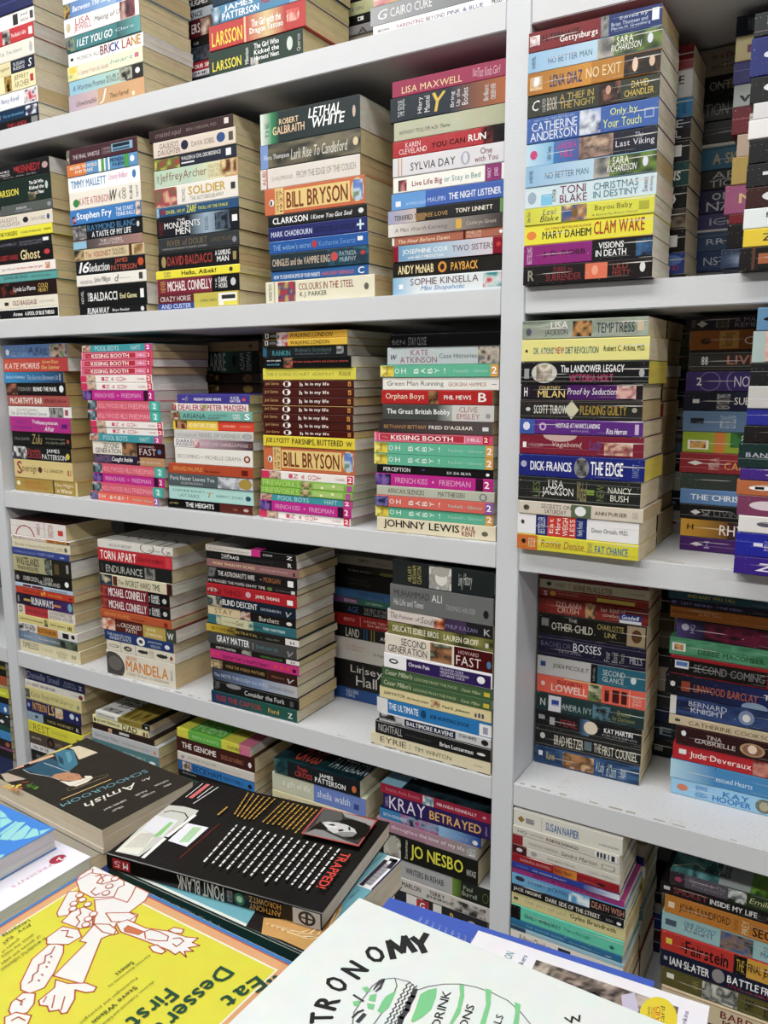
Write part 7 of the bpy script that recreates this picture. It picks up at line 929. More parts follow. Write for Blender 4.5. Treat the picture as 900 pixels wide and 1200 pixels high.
TABLE_BOOKS = [
('pb', 'paperback_book', 'black paperback lying face down with the words Trapped and Point Blank', 0.95, -0.526, -0.702, 8, 0.206, 0.137, 0.0145, '191919', 'c8c2b0', 'R 3 12 18 84 b02830|T 4 7 30 70 e8c8c8 v 5|T 8.5 11 30 70 fff bv M|T 35.5 57.5 4 95 c4c0b8 bv POINT BLANK|T 59 61.5 15 85 999 bv ALEX RIDER|O 62.3 67 12 88 2f6a4a|O 63.3 66 30 70 a8c8a8|T 69 83 54 90 b88838 bv HOROWITZ|T 69 83 10 46 b88838 bv ANTHONY|R 88 99.6 3 97 c4c0ba|O 90.3 97.6 8 92 333|O 91.4 96.5 22 78 c4c0ba|R 93.4 94.5 10 90 333|R 90.5 97.5 45 55 333', 1,
 "S eee 0.80 5.6,131.7 5.8,103.4|S d86a6c 4.20 11.6,131.4 11.1,104.8|S eee 0.90 18.0,130.9 17.3,106.3|S eee 0.90 24.0,131.4 19.8,96.5|P c9c9c2 5.0,5.2 0.3,42.8 0.3,85.1 14.8,88.4 32.1,87.6 33.8,79.1 33.2,42.6 28.8,7.0|P e2e0d4 5.2,5.9 3.6,41.3 22.1,38.0 26.4,8.8|S 8a8a88 0.50 8.4,13.0 7.3,36.0|S 8a8a88 0.50 10.3,13.7 8.7,36.5|S 8a8a88 0.50 12.2,14.5 10.0,37.1|S 8a8a88 0.50 14.1,15.3 11.4,37.6|S 8a8a88 0.50 15.9,16.1 12.7,38.2|S 8a8a88 0.50 17.8,16.8 14.1,38.7|S 8a8a88 0.50 19.7,17.6 15.4,39.3|S 8a8a88 0.50 21.6,18.4 16.7,39.8|S 8a8a88 0.50 23.5,19.1 18.1,40.4|S 1a1a1a 1.10 4.0,72.6 8.3,77.8 23.0,78.7 30.3,73.3 31.6,65.6 32.6,56.4 30.8,50.9|S f0f0ec 3.40 33.2,7.4 32.1,39.0 33.8,79.1|P dfe2e8 3.6,41.3 0.4,65.4 25.2,66.2 29.1,37.8|S 8ac87a 1.40 21.2,35.5 20.2,60.9|S 8ac87a 1.40 22.4,36.9 21.0,60.9|S 8ac87a 1.40 23.6,38.3 21.8,60.9|S 8ac87a 1.40 24.9,39.8 22.6,60.9|P e6e8f0 37.0,35.6 35.6,65.6 57.8,66.7 57.8,34.1|S 8ac87a 1.40 47.9,38.0 45.4,61.6|S 8ac87a 1.40 49.9,38.8 47.4,62.4|S 8ac87a 1.40 52.0,39.7 49.3,63.2|S 8ac87a 1.40 54.0,40.5 51.3,64.0|W 62.3 75.0 61.6 18.2 1.8 a8302c b Recommended by readers everywhere|S c89a3c 1.42 134.4,130.2 134.4,127.8|S c89a3c 1.15 134.4,125.9 134.4,122.5|S c89a3c 1.53 134.4,120.6 134.4,119.6|S c89a3c 1.23 134.4,117.7 134.4,115.8|S c89a3c 1.35 134.4,113.9 134.4,109.3|S c89a3c 1.35 134.4,107.4 134.4,103.4|S c89a3c 1.19 134.4,101.5 134.4,98.3|S c89a3c 1.55 134.4,96.5 134.4,93.3|S c89a3c 1.48 134.4,91.5 134.4,88.8|S c89a3c 1.41 129.4,131.0 129.4,127.2|S c89a3c 1.14 129.4,125.3 129.4,123.3|S c89a3c 1.35 129.4,121.4 129.4,117.4|S c89a3c 1.55 129.4,115.5 129.4,112.0|S c89a3c 1.57 129.4,110.2 129.4,106.8|S c89a3c 1.51 129.4,104.9 129.4,102.7|S c89a3c 1.58 129.4,100.9 129.4,98.5|S c89a3c 1.17 129.4,96.7 129.4,92.9|S c89a3c 1.33 124.4,130.9 124.4,126.2|S c89a3c 1.27 124.4,124.2 124.4,120.8|S c89a3c 1.31 124.4,118.8 124.4,116.0|S c89a3c 1.41 124.4,114.0 124.4,111.8|S c89a3c 1.56 124.4,109.9 124.4,106.8|S c89a3c 1.58 124.4,104.9 124.4,101.5|S c89a3c 1.61 124.4,99.6 124.4,95.6|S c89a3c 1.20 124.4,93.8 124.4,90.5|S c89a3c 1.40 119.3,130.2 119.3,126.1|S c89a3c 1.22 119.3,124.3 119.3,121.0|S c89a3c 1.40 119.3,119.2 119.3,115.5|S c89a3c 1.15 119.3,113.7 119.3,112.0|S c89a3c 1.61 119.3,110.2 119.3,106.5|S c89a3c 1.51 119.3,104.8 119.3,103.8|S c89a3c 1.19 119.3,102.1 119.3,99.9|S c89a3c 1.50 119.3,98.3 119.3,96.5|S c89a3c 1.14 119.3,94.9 119.3,91.7|S c89a3c 1.28 114.2,131.4 114.2,127.9|S c89a3c 1.60 114.2,126.0 114.2,121.8|S c89a3c 1.61 114.2,120.0 114.2,117.3|S c89a3c 1.16 114.2,115.4 114.2,113.5|S c89a3c 1.14 114.2,111.7 114.3,108.7|S c89a3c 1.32 114.3,106.9 114.3,105.4|S c89a3c 1.20 114.3,103.6 114.3,100.6|S c89a3c 1.55 114.3,98.9 114.3,97.9|S c89a3c 1.59 114.3,96.2 114.3,94.3|S c89a3c 1.37 109.1,131.2 109.1,128.7|S c89a3c 1.41 109.1,126.9 109.1,123.8|S c89a3c 1.42 109.1,122.0 109.1,119.2|S c89a3c 1.37 109.1,117.5 109.1,113.4|S c89a3c 1.47 109.1,111.6 109.1,109.4|S c89a3c 1.27 109.1,107.7 109.1,106.1|S c89a3c 1.38 109.1,104.4 109.1,100.3|S c89a3c 1.13 109.1,98.6 109.1,96.0|S c89a3c 1.40 109.1,94.4 109.1,92.6|S c89a3c 1.15 104.0,130.9 104.0,127.6|S c89a3c 1.35 104.0,125.7 104.0,122.4|S c89a3c 1.29 104.0,120.4 104.0,117.0|S c89a3c 1.48 104.0,115.1 104.0,111.6|S c89a3c 1.15 104.0,109.7 104.0,108.8|S c89a3c 1.59 104.0,107.0 104.0,103.6|S c89a3c 1.34 104.0,101.8 104.0,100.1|S c89a3c 1.28 104.0,98.3 104.0,95.3|S c89a3c 1.27 104.0,93.5 104.0,91.4|S c89a3c 1.30 98.8,131.1 98.8,129.2|S c89a3c 1.13 98.8,127.3 98.8,123.6|S c89a3c 1.48 98.8,121.8 98.8,118.8|S c89a3c 1.23 98.8,117.0 98.8,115.1|S c89a3c 1.24 98.8,113.3 98.8,109.6|S c89a3c 1.33 98.8,107.8 98.8,106.3|S c89a3c 1.17 98.8,104.6 98.8,101.3|S c89a3c 1.28 98.8,99.6 98.8,97.7|S c89a3c 1.33 98.8,95.9 98.8,92.3|S c89a3c 1.44 88.3,131.9 88.3,129.8|S c89a3c 1.34 88.3,127.9 88.3,123.8|S c89a3c 1.18 88.3,121.9 88.3,120.3|S c89a3c 1.21 88.4,118.4 88.4,115.7|S c89a3c 1.53 88.4,113.9 88.4,110.2|S c89a3c 1.26 88.4,108.4 88.4,106.9|S c89a3c 1.43 88.4,105.1 88.4,101.5|S c89a3c 1.29 88.5,99.7 88.5,96.1|S c89a3c 1.26 88.5,94.4 88.5,93.2|S c89a3c 1.32 82.5,131.7 82.6,129.5|S c89a3c 1.32 82.7,127.7 82.8,125.3|S c89a3c 1.20 82.9,123.4 83.1,119.2|S c89a3c 1.58 83.2,117.4 83.2,116.6|S c89a3c 1.60 83.3,114.8 83.5,110.8|S c89a3c 1.59 83.6,109.0 83.7,106.7|S c89a3c 1.23 83.8,104.9 84.0,100.9|S c89a3c 1.53 84.1,99.1 84.3,95.8|S c89a3c 1.37 84.4,94.0 84.5,91.8|S c89a3c 1.15 76.6,131.5 76.8,129.7|S c89a3c 1.26 77.0,127.8 77.3,124.6|S c89a3c 1.14 77.5,122.7 77.9,118.7|S c89a3c 1.46 78.0,116.8 78.5,112.6|S c89a3c 1.56 78.6,110.7 79.0,106.4|S c89a3c 1.40 79.2,104.6 79.6,100.5|S c89a3c 1.49 79.8,98.6 79.9,97.8|S c89a3c 1.27 80.0,96.0 80.2,94.6|S c89a3c 1.38 80.3,92.8 80.6,89.9|S c89a3c 1.29 70.9,130.6 71.3,127.5|S c89a3c 1.54 71.6,125.6 71.8,123.8|S c89a3c 1.50 72.1,122.0 72.5,119.4|S c89a3c 1.22 72.7,117.6 73.0,115.5|S c89a3c 1.52 73.3,113.7 73.7,110.9|S c89a3c 1.51 73.9,109.1 74.1,107.7|S c89a3c 1.51 74.4,106.0 75.0,101.9|S c89a3c 1.12 75.2,100.2 75.7,96.5|S c89a3c 1.54 76.0,94.8 76.4,91.9|S c89a3c 1.38 64.8,131.4 65.2,129.4|S c89a3c 1.35 65.6,127.5 66.1,124.9|S c89a3c 1.12 66.4,123.0 67.2,119.1|S c89a3c 1.18 67.6,117.2 67.8,116.1|S c89a3c 1.15 68.1,114.2 68.4,112.9|S c89a3c 1.54 68.7,111.0 69.6,106.5|S c89a3c 1.37 70.0,104.6 70.2,103.5|S c89a3c 1.27 70.5,101.6 70.9,99.7|S c89a3c 1.44 71.3,97.8 71.7,95.7|S c89a3c 1.30 72.0,93.9 72.6,91.0|S c89a3c 1.39 58.9,131.2 59.2,129.9|S c89a3c 1.31 59.7,127.9 60.6,124.3|S c89a3c 1.21 61.0,122.4 61.3,121.3|S c89a3c 1.42 61.8,119.4 62.3,117.2|S c89a3c 1.31 62.7,115.3 63.6,111.6|S c89a3c 1.43 64.1,109.7 65.0,106.0|S c89a3c 1.30 65.4,104.2 66.0,101.8|S c89a3c 1.46 66.4,100.0 67.0,97.5|S c89a3c 1.46 67.5,95.7 68.0,93.4|S c89a3c 1.60 54.6,101.2 54.5,86.5|S e2e2e0 1.67 182.5,79.3 182.5,74.7|S e2e2e0 1.52 182.5,71.8 182.6,70.1|S e2e2e0 1.77 182.6,67.1 182.6,63.4|S e2e2e0 1.49 182.7,60.5 182.7,54.0|S e2e2e0 1.72 182.8,51.2 182.8,45.0|S e2e2e0 1.54 182.9,42.3 182.9,39.7|S e2e2e0 1.74 182.9,37.0 182.9,35.1|S e2e2e0 1.78 183.0,32.5 183.0,27.8|S e2e2e0 1.65 183.0,25.2 183.1,20.0|S e2e2e0 1.61 175.1,78.5 175.1,76.6|S e2e2e0 1.36 175.1,73.8 175.2,72.5|S e2e2e0 1.30 175.2,69.7 175.3,64.1|S e2e2e0 1.34 175.3,61.4 175.4,59.6|S e2e2e0 1.38 175.4,56.9 175.5,51.0|S e2e2e0 1.75 175.6,48.3 175.6,47.0|S e2e2e0 1.75 175.6,44.4 175.7,42.6|S e2e2e0 1.75 175.7,40.0 175.8,35.4|S e2e2e0 1.60 175.8,32.8 175.9,26.9|S e2e2e0 1.30 176.0,24.4 176.0,19.6|S e2e2e0 1.34 167.6,78.4 167.7,73.1|S e2e2e0 1.80 167.8,70.3 167.9,64.9|S e2e2e0 1.46 168.0,62.1 168.0,60.6|S e2e2e0 1.74 168.1,57.9 168.2,53.6|S e2e2e0 1.38 168.2,51.0 168.3,48.5|S e2e2e0 1.62 168.3,45.9 168.4,43.4|S e2e2e0 1.50 168.5,40.8 168.6,35.8|S e2e2e0 1.50 168.6,33.3 168.7,30.3|S e2e2e0 1.51 168.8,27.8 168.8,25.0|S e2e2e0 1.56 168.9,22.5 168.9,21.0|S e2e2e0 1.37 160.1,78.5 160.2,73.1|S e2e2e0 1.70 160.3,70.3 160.4,65.4|S e2e2e0 1.57 160.5,62.7 160.7,57.9|S e2e2e0 1.64 160.7,55.2 160.8,51.6|S e2e2e0 1.36 160.9,49.0 161.1,43.2|S e2e2e0 1.70 161.2,40.7 161.2,39.1|S e2e2e0 1.57 161.3,36.6 161.4,30.9|S e2e2e0 1.68 161.5,28.5 161.6,25.2|S e2e2e0 1.61 152.4,78.5 152.5,76.0|S e2e2e0 1.41 152.6,73.0 152.8,69.7|S e2e2e0 1.81 152.9,66.8 153.1,61.4|S e2e2e0 1.67 153.2,58.5 153.3,55.5|S e2e2e0 1.76 153.4,52.7 153.5,49.1|S e2e2e0 1.43 153.6,46.3 153.8,41.8|S e2e2e0 1.29 153.9,39.0 153.9,36.6|S e2e2e0 1.49 154.0,33.9 154.2,30.1|S e2e2e0 1.48 154.3,27.5 154.3,25.4|S e2e2e0 1.71 154.4,22.8 154.5,19.9|S e2e2e0 1.62 144.9,76.9 145.0,72.7|S e2e2e0 1.75 145.2,69.8 145.3,65.8|S e2e2e0 1.59 145.4,62.9 145.7,57.0|S e2e2e0 1.68 145.8,54.2 146.0,50.2|S e2e2e0 1.50 146.1,47.5 146.3,41.6|S e2e2e0 1.82 146.5,38.9 146.7,33.8|S e2e2e0 1.41 146.8,31.2 146.9,27.6|S e2e2e0 1.68 147.0,25.0 147.1,22.6|S e2e2e0 1.82 147.3,20.1 147.4,16.0|S e2e2e0 1.42 137.1,78.3 137.2,76.0|S e2e2e0 1.67 137.3,73.2 137.4,70.9|S e2e2e0 1.78 137.6,68.1 137.9,62.2|S e2e2e0 1.76 138.0,59.5 138.1,56.9|S e2e2e0 1.52 138.2,54.3 138.4,51.4|S e2e2e0 1.33 138.5,48.8 138.7,43.9|S e2e2e0 1.75 138.9,41.3 138.9,39.7|S e2e2e0 1.48 139.1,37.2 139.2,34.6|S e2e2e0 1.66 139.3,32.1 139.5,28.1|S e2e2e0 1.47 139.6,25.6 139.7,24.5|S e2e2e0 1.61 129.3,77.6 129.5,75.1|S e2e2e0 1.50 129.6,72.2 130.0,65.5|S e2e2e0 1.35 130.1,62.6 130.4,58.4|S e2e2e0 1.65 130.5,55.6 130.7,52.9|S e2e2e0 1.78 130.8,50.1 130.9,48.3|S e2e2e0 1.33 131.1,45.6 131.4,39.6|S e2e2e0 1.49 131.6,37.0 131.9,30.9|S e2e2e0 1.70 132.0,28.4 132.3,23.3|S e2e2e0 1.66 132.4,20.8 132.6,18.2|S e2e2e0 1.70 121.5,76.8 121.7,74.1|S e2e2e0 1.66 121.9,71.3 122.3,64.8|S e2e2e0 1.34 122.4,62.1 122.7,58.0|S e2e2e0 1.48 122.8,55.3 123.1,51.5|S e2e2e0 1.66 123.2,48.9 123.5,44.0|S e2e2e0 1.38 123.7,41.5 123.9,37.4|S e2e2e0 1.63 124.1,34.9 124.4,30.6|S e2e2e0 1.78 124.5,28.1 124.6,26.1|S e2e2e0 1.35 124.8,23.7 125.0,19.4|S e2e2e0 1.68 113.5,77.9 113.8,74.9|S e2e2e0 1.59 113.9,72.1 114.2,67.6|S e2e2e0 1.54 114.4,64.9 114.7,60.3|S e2e2e0 1.38 114.9,57.6 115.1,54.8|S e2e2e0 1.68 115.3,52.2 115.4,50.7|S e2e2e0 1.58 115.6,48.1 115.9,43.1|S e2e2e0 1.48 116.1,40.6 116.4,35.7|S e2e2e0 1.49 116.6,33.3 116.7,30.9|S e2e2e0 1.30 116.9,28.4 117.3,23.1|S e2e2e0 1.48 105.6,77.5 106.0,71.8|S e2e2e0 1.51 106.2,69.0 106.5,65.9|S e2e2e0 1.71 106.7,63.1 107.0,58.8|S e2e2e0 1.75 107.2,56.1 107.4,52.9|S e2e2e0 1.43 107.6,50.2 107.7,48.4|S e2e2e0 1.34 107.9,45.7 108.1,44.0|S e2e2e0 1.69 108.3,41.4 108.7,36.2|S e2e2e0 1.39 108.8,33.6 109.0,31.5|S e2e2e0 1.70 109.2,28.9 109.4,25.7|S e2e2e0 1.70 109.6,23.2 110.0,18.1|S e2e2e0 1.39 97.5,77.6 97.8,74.0|S e2e2e0 1.60 98.1,71.2 98.4,67.0|S e2e2e0 1.42 98.6,64.2 98.8,61.8|S e2e2e0 1.30 99.0,59.1 99.5,53.6|S e2e2e0 1.78 99.7,50.9 100.1,45.5|S e2e2e0 1.49 100.3,42.8 100.8,36.8|S e2e2e0 1.61 101.0,34.2 101.3,30.2|S e2e2e0 1.83 101.6,27.7 101.9,23.4|S e2e2e0 1.45 102.1,21.0 102.3,18.6|S e2e2e0 1.69 89.5,76.8 89.9,72.3|S e2e2e0 1.71 90.1,69.5 90.2,68.3|S e2e2e0 1.56 90.5,65.6 90.9,61.0|S e2e2e0 1.54 91.1,58.3 91.4,54.4|S e2e2e0 1.58 91.7,51.8 91.9,49.7|S e2e2e0 1.56 92.1,47.2 92.2,45.8|S e2e2e0 1.53 92.4,43.3 92.8,39.0|S e2e2e0 1.82 93.0,36.5 93.3,32.6|S e2e2e0 1.36 93.5,30.2 94.0,24.8|S e2e2e0 1.63 94.2,22.4 94.4,20.1|S e2e2e0 1.32 81.3,76.7 81.6,74.0|S e2e2e0 1.80 81.9,71.1 82.3,66.6|S e2e2e0 1.77 82.5,63.7 82.8,60.5|S e2e2e0 1.36 83.1,57.7 83.6,52.5|S e2e2e0 1.62 83.8,49.7 84.4,43.7|S e2e2e0 1.68 84.7,41.0 85.2,34.7|S e2e2e0 1.47 85.5,32.1 86.0,27.0|S e2e2e0 1.80 86.2,24.4 86.7,19.1|W 187.2 74.5 188.4 24.3 8.6 e0423c b TRAPPED!|P b8504c 139.7,133.5 195.6,131.8 197.1,87.6 141.5,86.7|P 3a3a3a 141.4,131.7 194.2,129.8 195.5,89.7 143.1,88.0|P 9a9a9a 160.1,132.1 194.2,129.8 194.8,120.7 182.2,123.9 166.0,125.8|P 5a5a5a 141.4,131.7 160.3,131.6 165.6,120.5 151.0,109.4 146.0,104.0|P 888 143.3,87.5 146.5,103.2 161.1,97.0 182.3,91.4 195.5,89.7|P 141414 165.4,121.1 174.4,124.1 188.2,123.0 195.9,116.1 196.5,103.5 190.1,95.2 181.1,94.0 185.8,99.7 175.4,106.1 165.5,111.0|P c8c8c8 148.2,107.3 155.0,112.8 163.7,114.6 173.4,114.2 182.5,110.7 187.2,105.4 186.0,99.2 178.3,96.0 168.2,97.7 157.5,102.1|P 8a8a8a 168.2,97.7 178.3,96.0 186.0,99.2 187.2,105.4 182.9,105.9 173.5,102.1|P 1c1c1c 157.6,107.7 160.7,111.0 164.2,109.8 161.3,105.9|P 1c1c1c 169.1,103.5 172.4,106.5 175.1,105.0 171.8,101.7|P dedede 155.2,106.8 166.6,108.7 167.1,105.7 159.2,104.4|P 333 175.8,111.2 177.2,112.5 180.2,107.7 178.9,106.6|P 141414 144.6,88.6 145.8,98.9 148.6,110.1 151.4,108.6 160.6,101.7 156.6,98.4 149.6,97.2|W 141.6 132.5 170.7 132.3 1.4 ddd n author photo by Des Willie"),
('teal', 'paperback_book', 'teal paperback with golden hair photo and a barcode sticker, under the Point Blank book', 0.9353, -0.531, -0.697, -0.6, 0.215, 0.137, 0.027, '20403e', 'cfc8b4', 'L 0 100 92 e8e8e0|T 30 60 30 70 6a8a88 n FICTION', 0,
 "R 1 215 3 136.5 6ba9b8|R .3 214.7 .3 3 dfe2dc|P 24201f 149.5,19.4 155.4,0.3 212.9,0.7 210.8,26.1 181.2,27.7|P c99a58 160.6,15.4 170.9,0.3 188.3,2.8 211.3,2.8 213.0,23.1 205.1,57.5 200.2,69.5 193.9,55.7 202.4,28.9 180.2,23.6|S e8c890 1.10 166.8,11.0 179.4,14.0 195.2,16.8 204.1,26.6|S a8743c 1.10 169.2,11.1 182.7,14.0 198.6,17.7 204.4,30.1|S f0dcb0 1.10 171.7,11.2 186.0,14.0 201.9,18.6 204.6,33.7|S b8854a 1.10 174.1,11.3 189.3,13.9 205.3,19.5 204.9,37.3|S e8c890 1.10 176.5,11.4 192.6,13.9 208.6,20.4 205.1,40.9|S a8743c 1.10 178.9,11.5 195.9,13.9 211.9,21.3 205.4,44.6|S f0dcb0 1.10 181.3,11.6 199.1,13.8 214.7,22.2 205.7,48.3|S b8854a 1.10 183.7,11.7 202.3,13.8 214.7,23.1 206.0,52.0|S e8c890 1.10 186.1,11.8 205.5,13.8 214.7,24.0 206.2,55.8|W 86.4 10.3 113.7 15.2 2.6 f0f4f4 n bestselling|W 117.3 17.3 134.9 17.9 2.6 f0f4f4 n author|P eef0f0 201.2,86.5 201.4,114.9 200.7,135.8 208.5,136.7 214.7,136.7 214.7,131.6 214.7,87.1|S 2c2838 4.20 203.6,127.7 203.9,89.3|P 9a9aa0 205.3,91.6 211.3,91.7 211.8,123.0 205.5,125.0|S 55555c 0.50 205.7,93.6 210.8,94.0|S 55555c 0.50 205.6,98.6 210.8,99.0|S 55555c 0.50 205.6,103.7 210.8,104.0|S 55555c 0.50 205.6,108.8 210.8,109.2|S 55555c 0.50 205.6,114.0 210.8,114.3|S 55555c 0.50 205.6,119.3 210.8,119.6|S 55555c 0.50 205.5,124.6 210.8,124.9|S 2c2838 4.50 206.8,131.5 211.0,132.1 211.4,120.9|S 24245a 1.60 214.7,88.3 214.7,106.3 214.7,131.2 214.7,136.7|W 196.7 133.8 194.3 107.8 1.8 2a5a68 n a novel of love and loss|W 204.9 82.6 204.6 69.6 1.8 2a5a68 n also available"),
('navy', 'paperback_book', 'dark navy paperback showing one corner beside the Amish book', 0.9083, -0.566, -0.68, 2, 0.21, 0.105, 0.026, '1f3474', 'c8c4b8', 'T 4 30 20 80 8898c8 n stories', 0,
 ""),
('am', 'paperback_book', 'dark brown paperback titled Schoolroom, with a woman in blue lying', 0.85, -0.689, -0.434, 176, 0.218, 0.135, 0.0315, '2c2a24', 'b8b2a4', 'T 10 60 30 70 c8b888 n An Amish Schoolroom', 0,
 "P d9ccaf 210.9,33.7 205.2,22.2 165.8,20.0 169.1,47.2 199.4,34.0|P dedbd2 217.7,123.9 217.7,116.9 217.7,85.6 215.2,88.6 217.7,121.6|P b8a898 217.7,127.9 213.7,121.3 178.7,116.9 190.3,134.7 195.0,134.7|P 1c1a18 216.2,96.8 214.5,70.4 198.9,64.1 156.6,88.3 177.6,102.6 197.9,104.6|P 2b566e 206.1,104.2 204.1,94.7 209.6,73.5 200.3,65.0 152.2,73.5 154.0,86.6 157.5,94.8 179.1,101.7|P 3f7890 215.1,53.5 212.2,40.5 198.7,34.4 158.8,55.7 151.6,73.9 174.8,72.7 196.2,62.3|P 5a98ac 202.6,45.0 201.7,40.0 178.4,50.2 170.2,61.3 188.4,52.7|P 1f4458 204.4,55.0 189.4,57.6 172.5,67.1 184.1,66.6|S d0d8dc 1.00 199.0,78.9 176.4,77.1 148.6,75.0|S c8ccc8 0.90 205.2,104.7 189.1,105.7 160.1,96.5 141.9,94.6|P d8c85a 217.7,85.7 217.7,66.1 217.7,41.9 217.7,26.0 213.0,26.1 212.8,47.6 217.5,70.3 217.7,87.7|P d8b090 217.0,91.1 215.8,71.3 211.6,57.7 205.3,59.9 207.8,76.5 211.8,91.7|P d8a48a 217.7,108.4 217.7,99.0 217.5,96.8 211.5,99.7 214.5,109.9|P c08a68 157.7,94.9 159.4,88.3 151.9,77.3 134.5,71.3 120.9,71.8 116.0,77.0 123.6,85.9 135.0,92.2 144.3,94.7|P e9e1d2 140.2,95.7 127.1,90.6 119.2,78.3 123.7,69.8 117.1,65.4 110.2,67.6 107.2,79.6 109.3,92.3 118.3,96.5|S 6a3a28 0.80 139.7,84.6 134.8,83.6 133.3,81.0|S 4a2c20 0.90 136.3,74.5 131.9,73.1|S 4a2c20 0.90 122.7,77.7 119.3,76.9|P 3a2418 135.3,70.7 125.0,70.7 116.9,73.7 120.7,75.5|S d9b878 1.60 88.7,56.8 96.2,121.6|S 8a7c5a 0.70 114.1,102.8 107.0,104.2 98.9,53.0 103.5,51.4 113.5,75.2 114.8,101.5|W 100.1 55.7 107.7 98.5 2.0 a09070 n THREE STORIES|W 73.9 15.6 88.9 129.5 9.0 6ba0ac n SCHOOLROOM|W 57.3 44.9 66.0 114.0 13.0 e8e4d8 i Amish|W 53.1 24.5 55.0 36.6 6.0 e8e4d8 i An|W 18.3 21.0 20.7 31.8 3.8 e4e0d4 n AMY|W 28.5 17.2 31.2 36.3 3.8 e4e0d4 n CLIPSTON|W 20.4 45.8 22.5 63.6 3.8 e4e0d4 n KATHLEEN|W 30.2 49.9 31.4 65.9 3.8 e4e0d4 n FULLER|W 23.5 89.8 25.2 103.9 3.8 e4e0d4 n SHELLEY|W 32.7 78.0 35.3 108.4 3.8 e4e0d4 n SHEPARD GRAY|O 172.4 177.4 139.0 144.1 d8a838|O 172.4 177.5 139.7 144.8 d8a838|O 180.7 185.7 139.5 144.5 d8a838|O 179.2 184.3 140.6 145.6 d8a838|O 166.7 171.2 139.7 144.2 c8782c|O 163.3 167.8 138.0 142.4 c8782c|O 163.7 168.2 139.7 144.2 c8782c|O 166.3 170.7 139.0 143.5 c8782c|O 167.9 172.4 128.3 132.7 e0c050|O 166.0 170.5 133.6 138.0 e0c050|O 168.5 173.0 128.2 132.7 e0c050|O 168.7 173.2 130.5 135.0 e0c050|O 167.3 171.8 119.9 124.3 7a3a24|O 170.8 175.3 122.1 126.5 7a3a24|O 167.1 171.6 118.6 123.1 7a3a24|O 168.4 172.9 120.2 124.7 7a3a24|O 157.5 162.5 121.7 126.7 4a6a2c|O 156.4 161.4 120.9 126.0 4a6a2c|O 159.1 164.1 122.0 127.0 4a6a2c|O 154.4 159.5 123.9 128.9 4a6a2c|O 149.3 153.8 121.7 126.1 5a8a34|O 143.3 147.7 122.6 127.1 5a8a34|O 145.4 149.9 119.4 123.9 5a8a34|O 143.6 148.1 122.7 127.2 5a8a34|O 155.7 159.0 138.5 141.9 b8502c|O 163.5 166.9 132.4 135.8 b8502c|O 161.3 164.7 131.9 135.3 b8502c|O 158.7 162.0 132.5 135.8 b8502c|O 180.7 183.5 136.3 139.1 e8c860|O 175.0 177.8 135.4 138.2 e8c860|O 172.7 175.5 136.3 139.1 e8c860|O 173.6 176.4 134.7 137.5 e8c860|O 158.8 162.2 118.6 121.9 3a5a24|O 151.9 155.3 118.7 122.1 3a5a24|O 160.1 163.4 117.1 120.5 3a5a24|O 149.2 152.6 121.4 124.8 3a5a24"),
('ds', 'activity_book', 'yellow cartoon cover book titled Eat Dessert First with orange and blue border', 0.958, -0.5135, -0.8775, -1.5, 0.213, 0.15, 0.016, 'f0ece4', 'd8d4c8', '', 0,
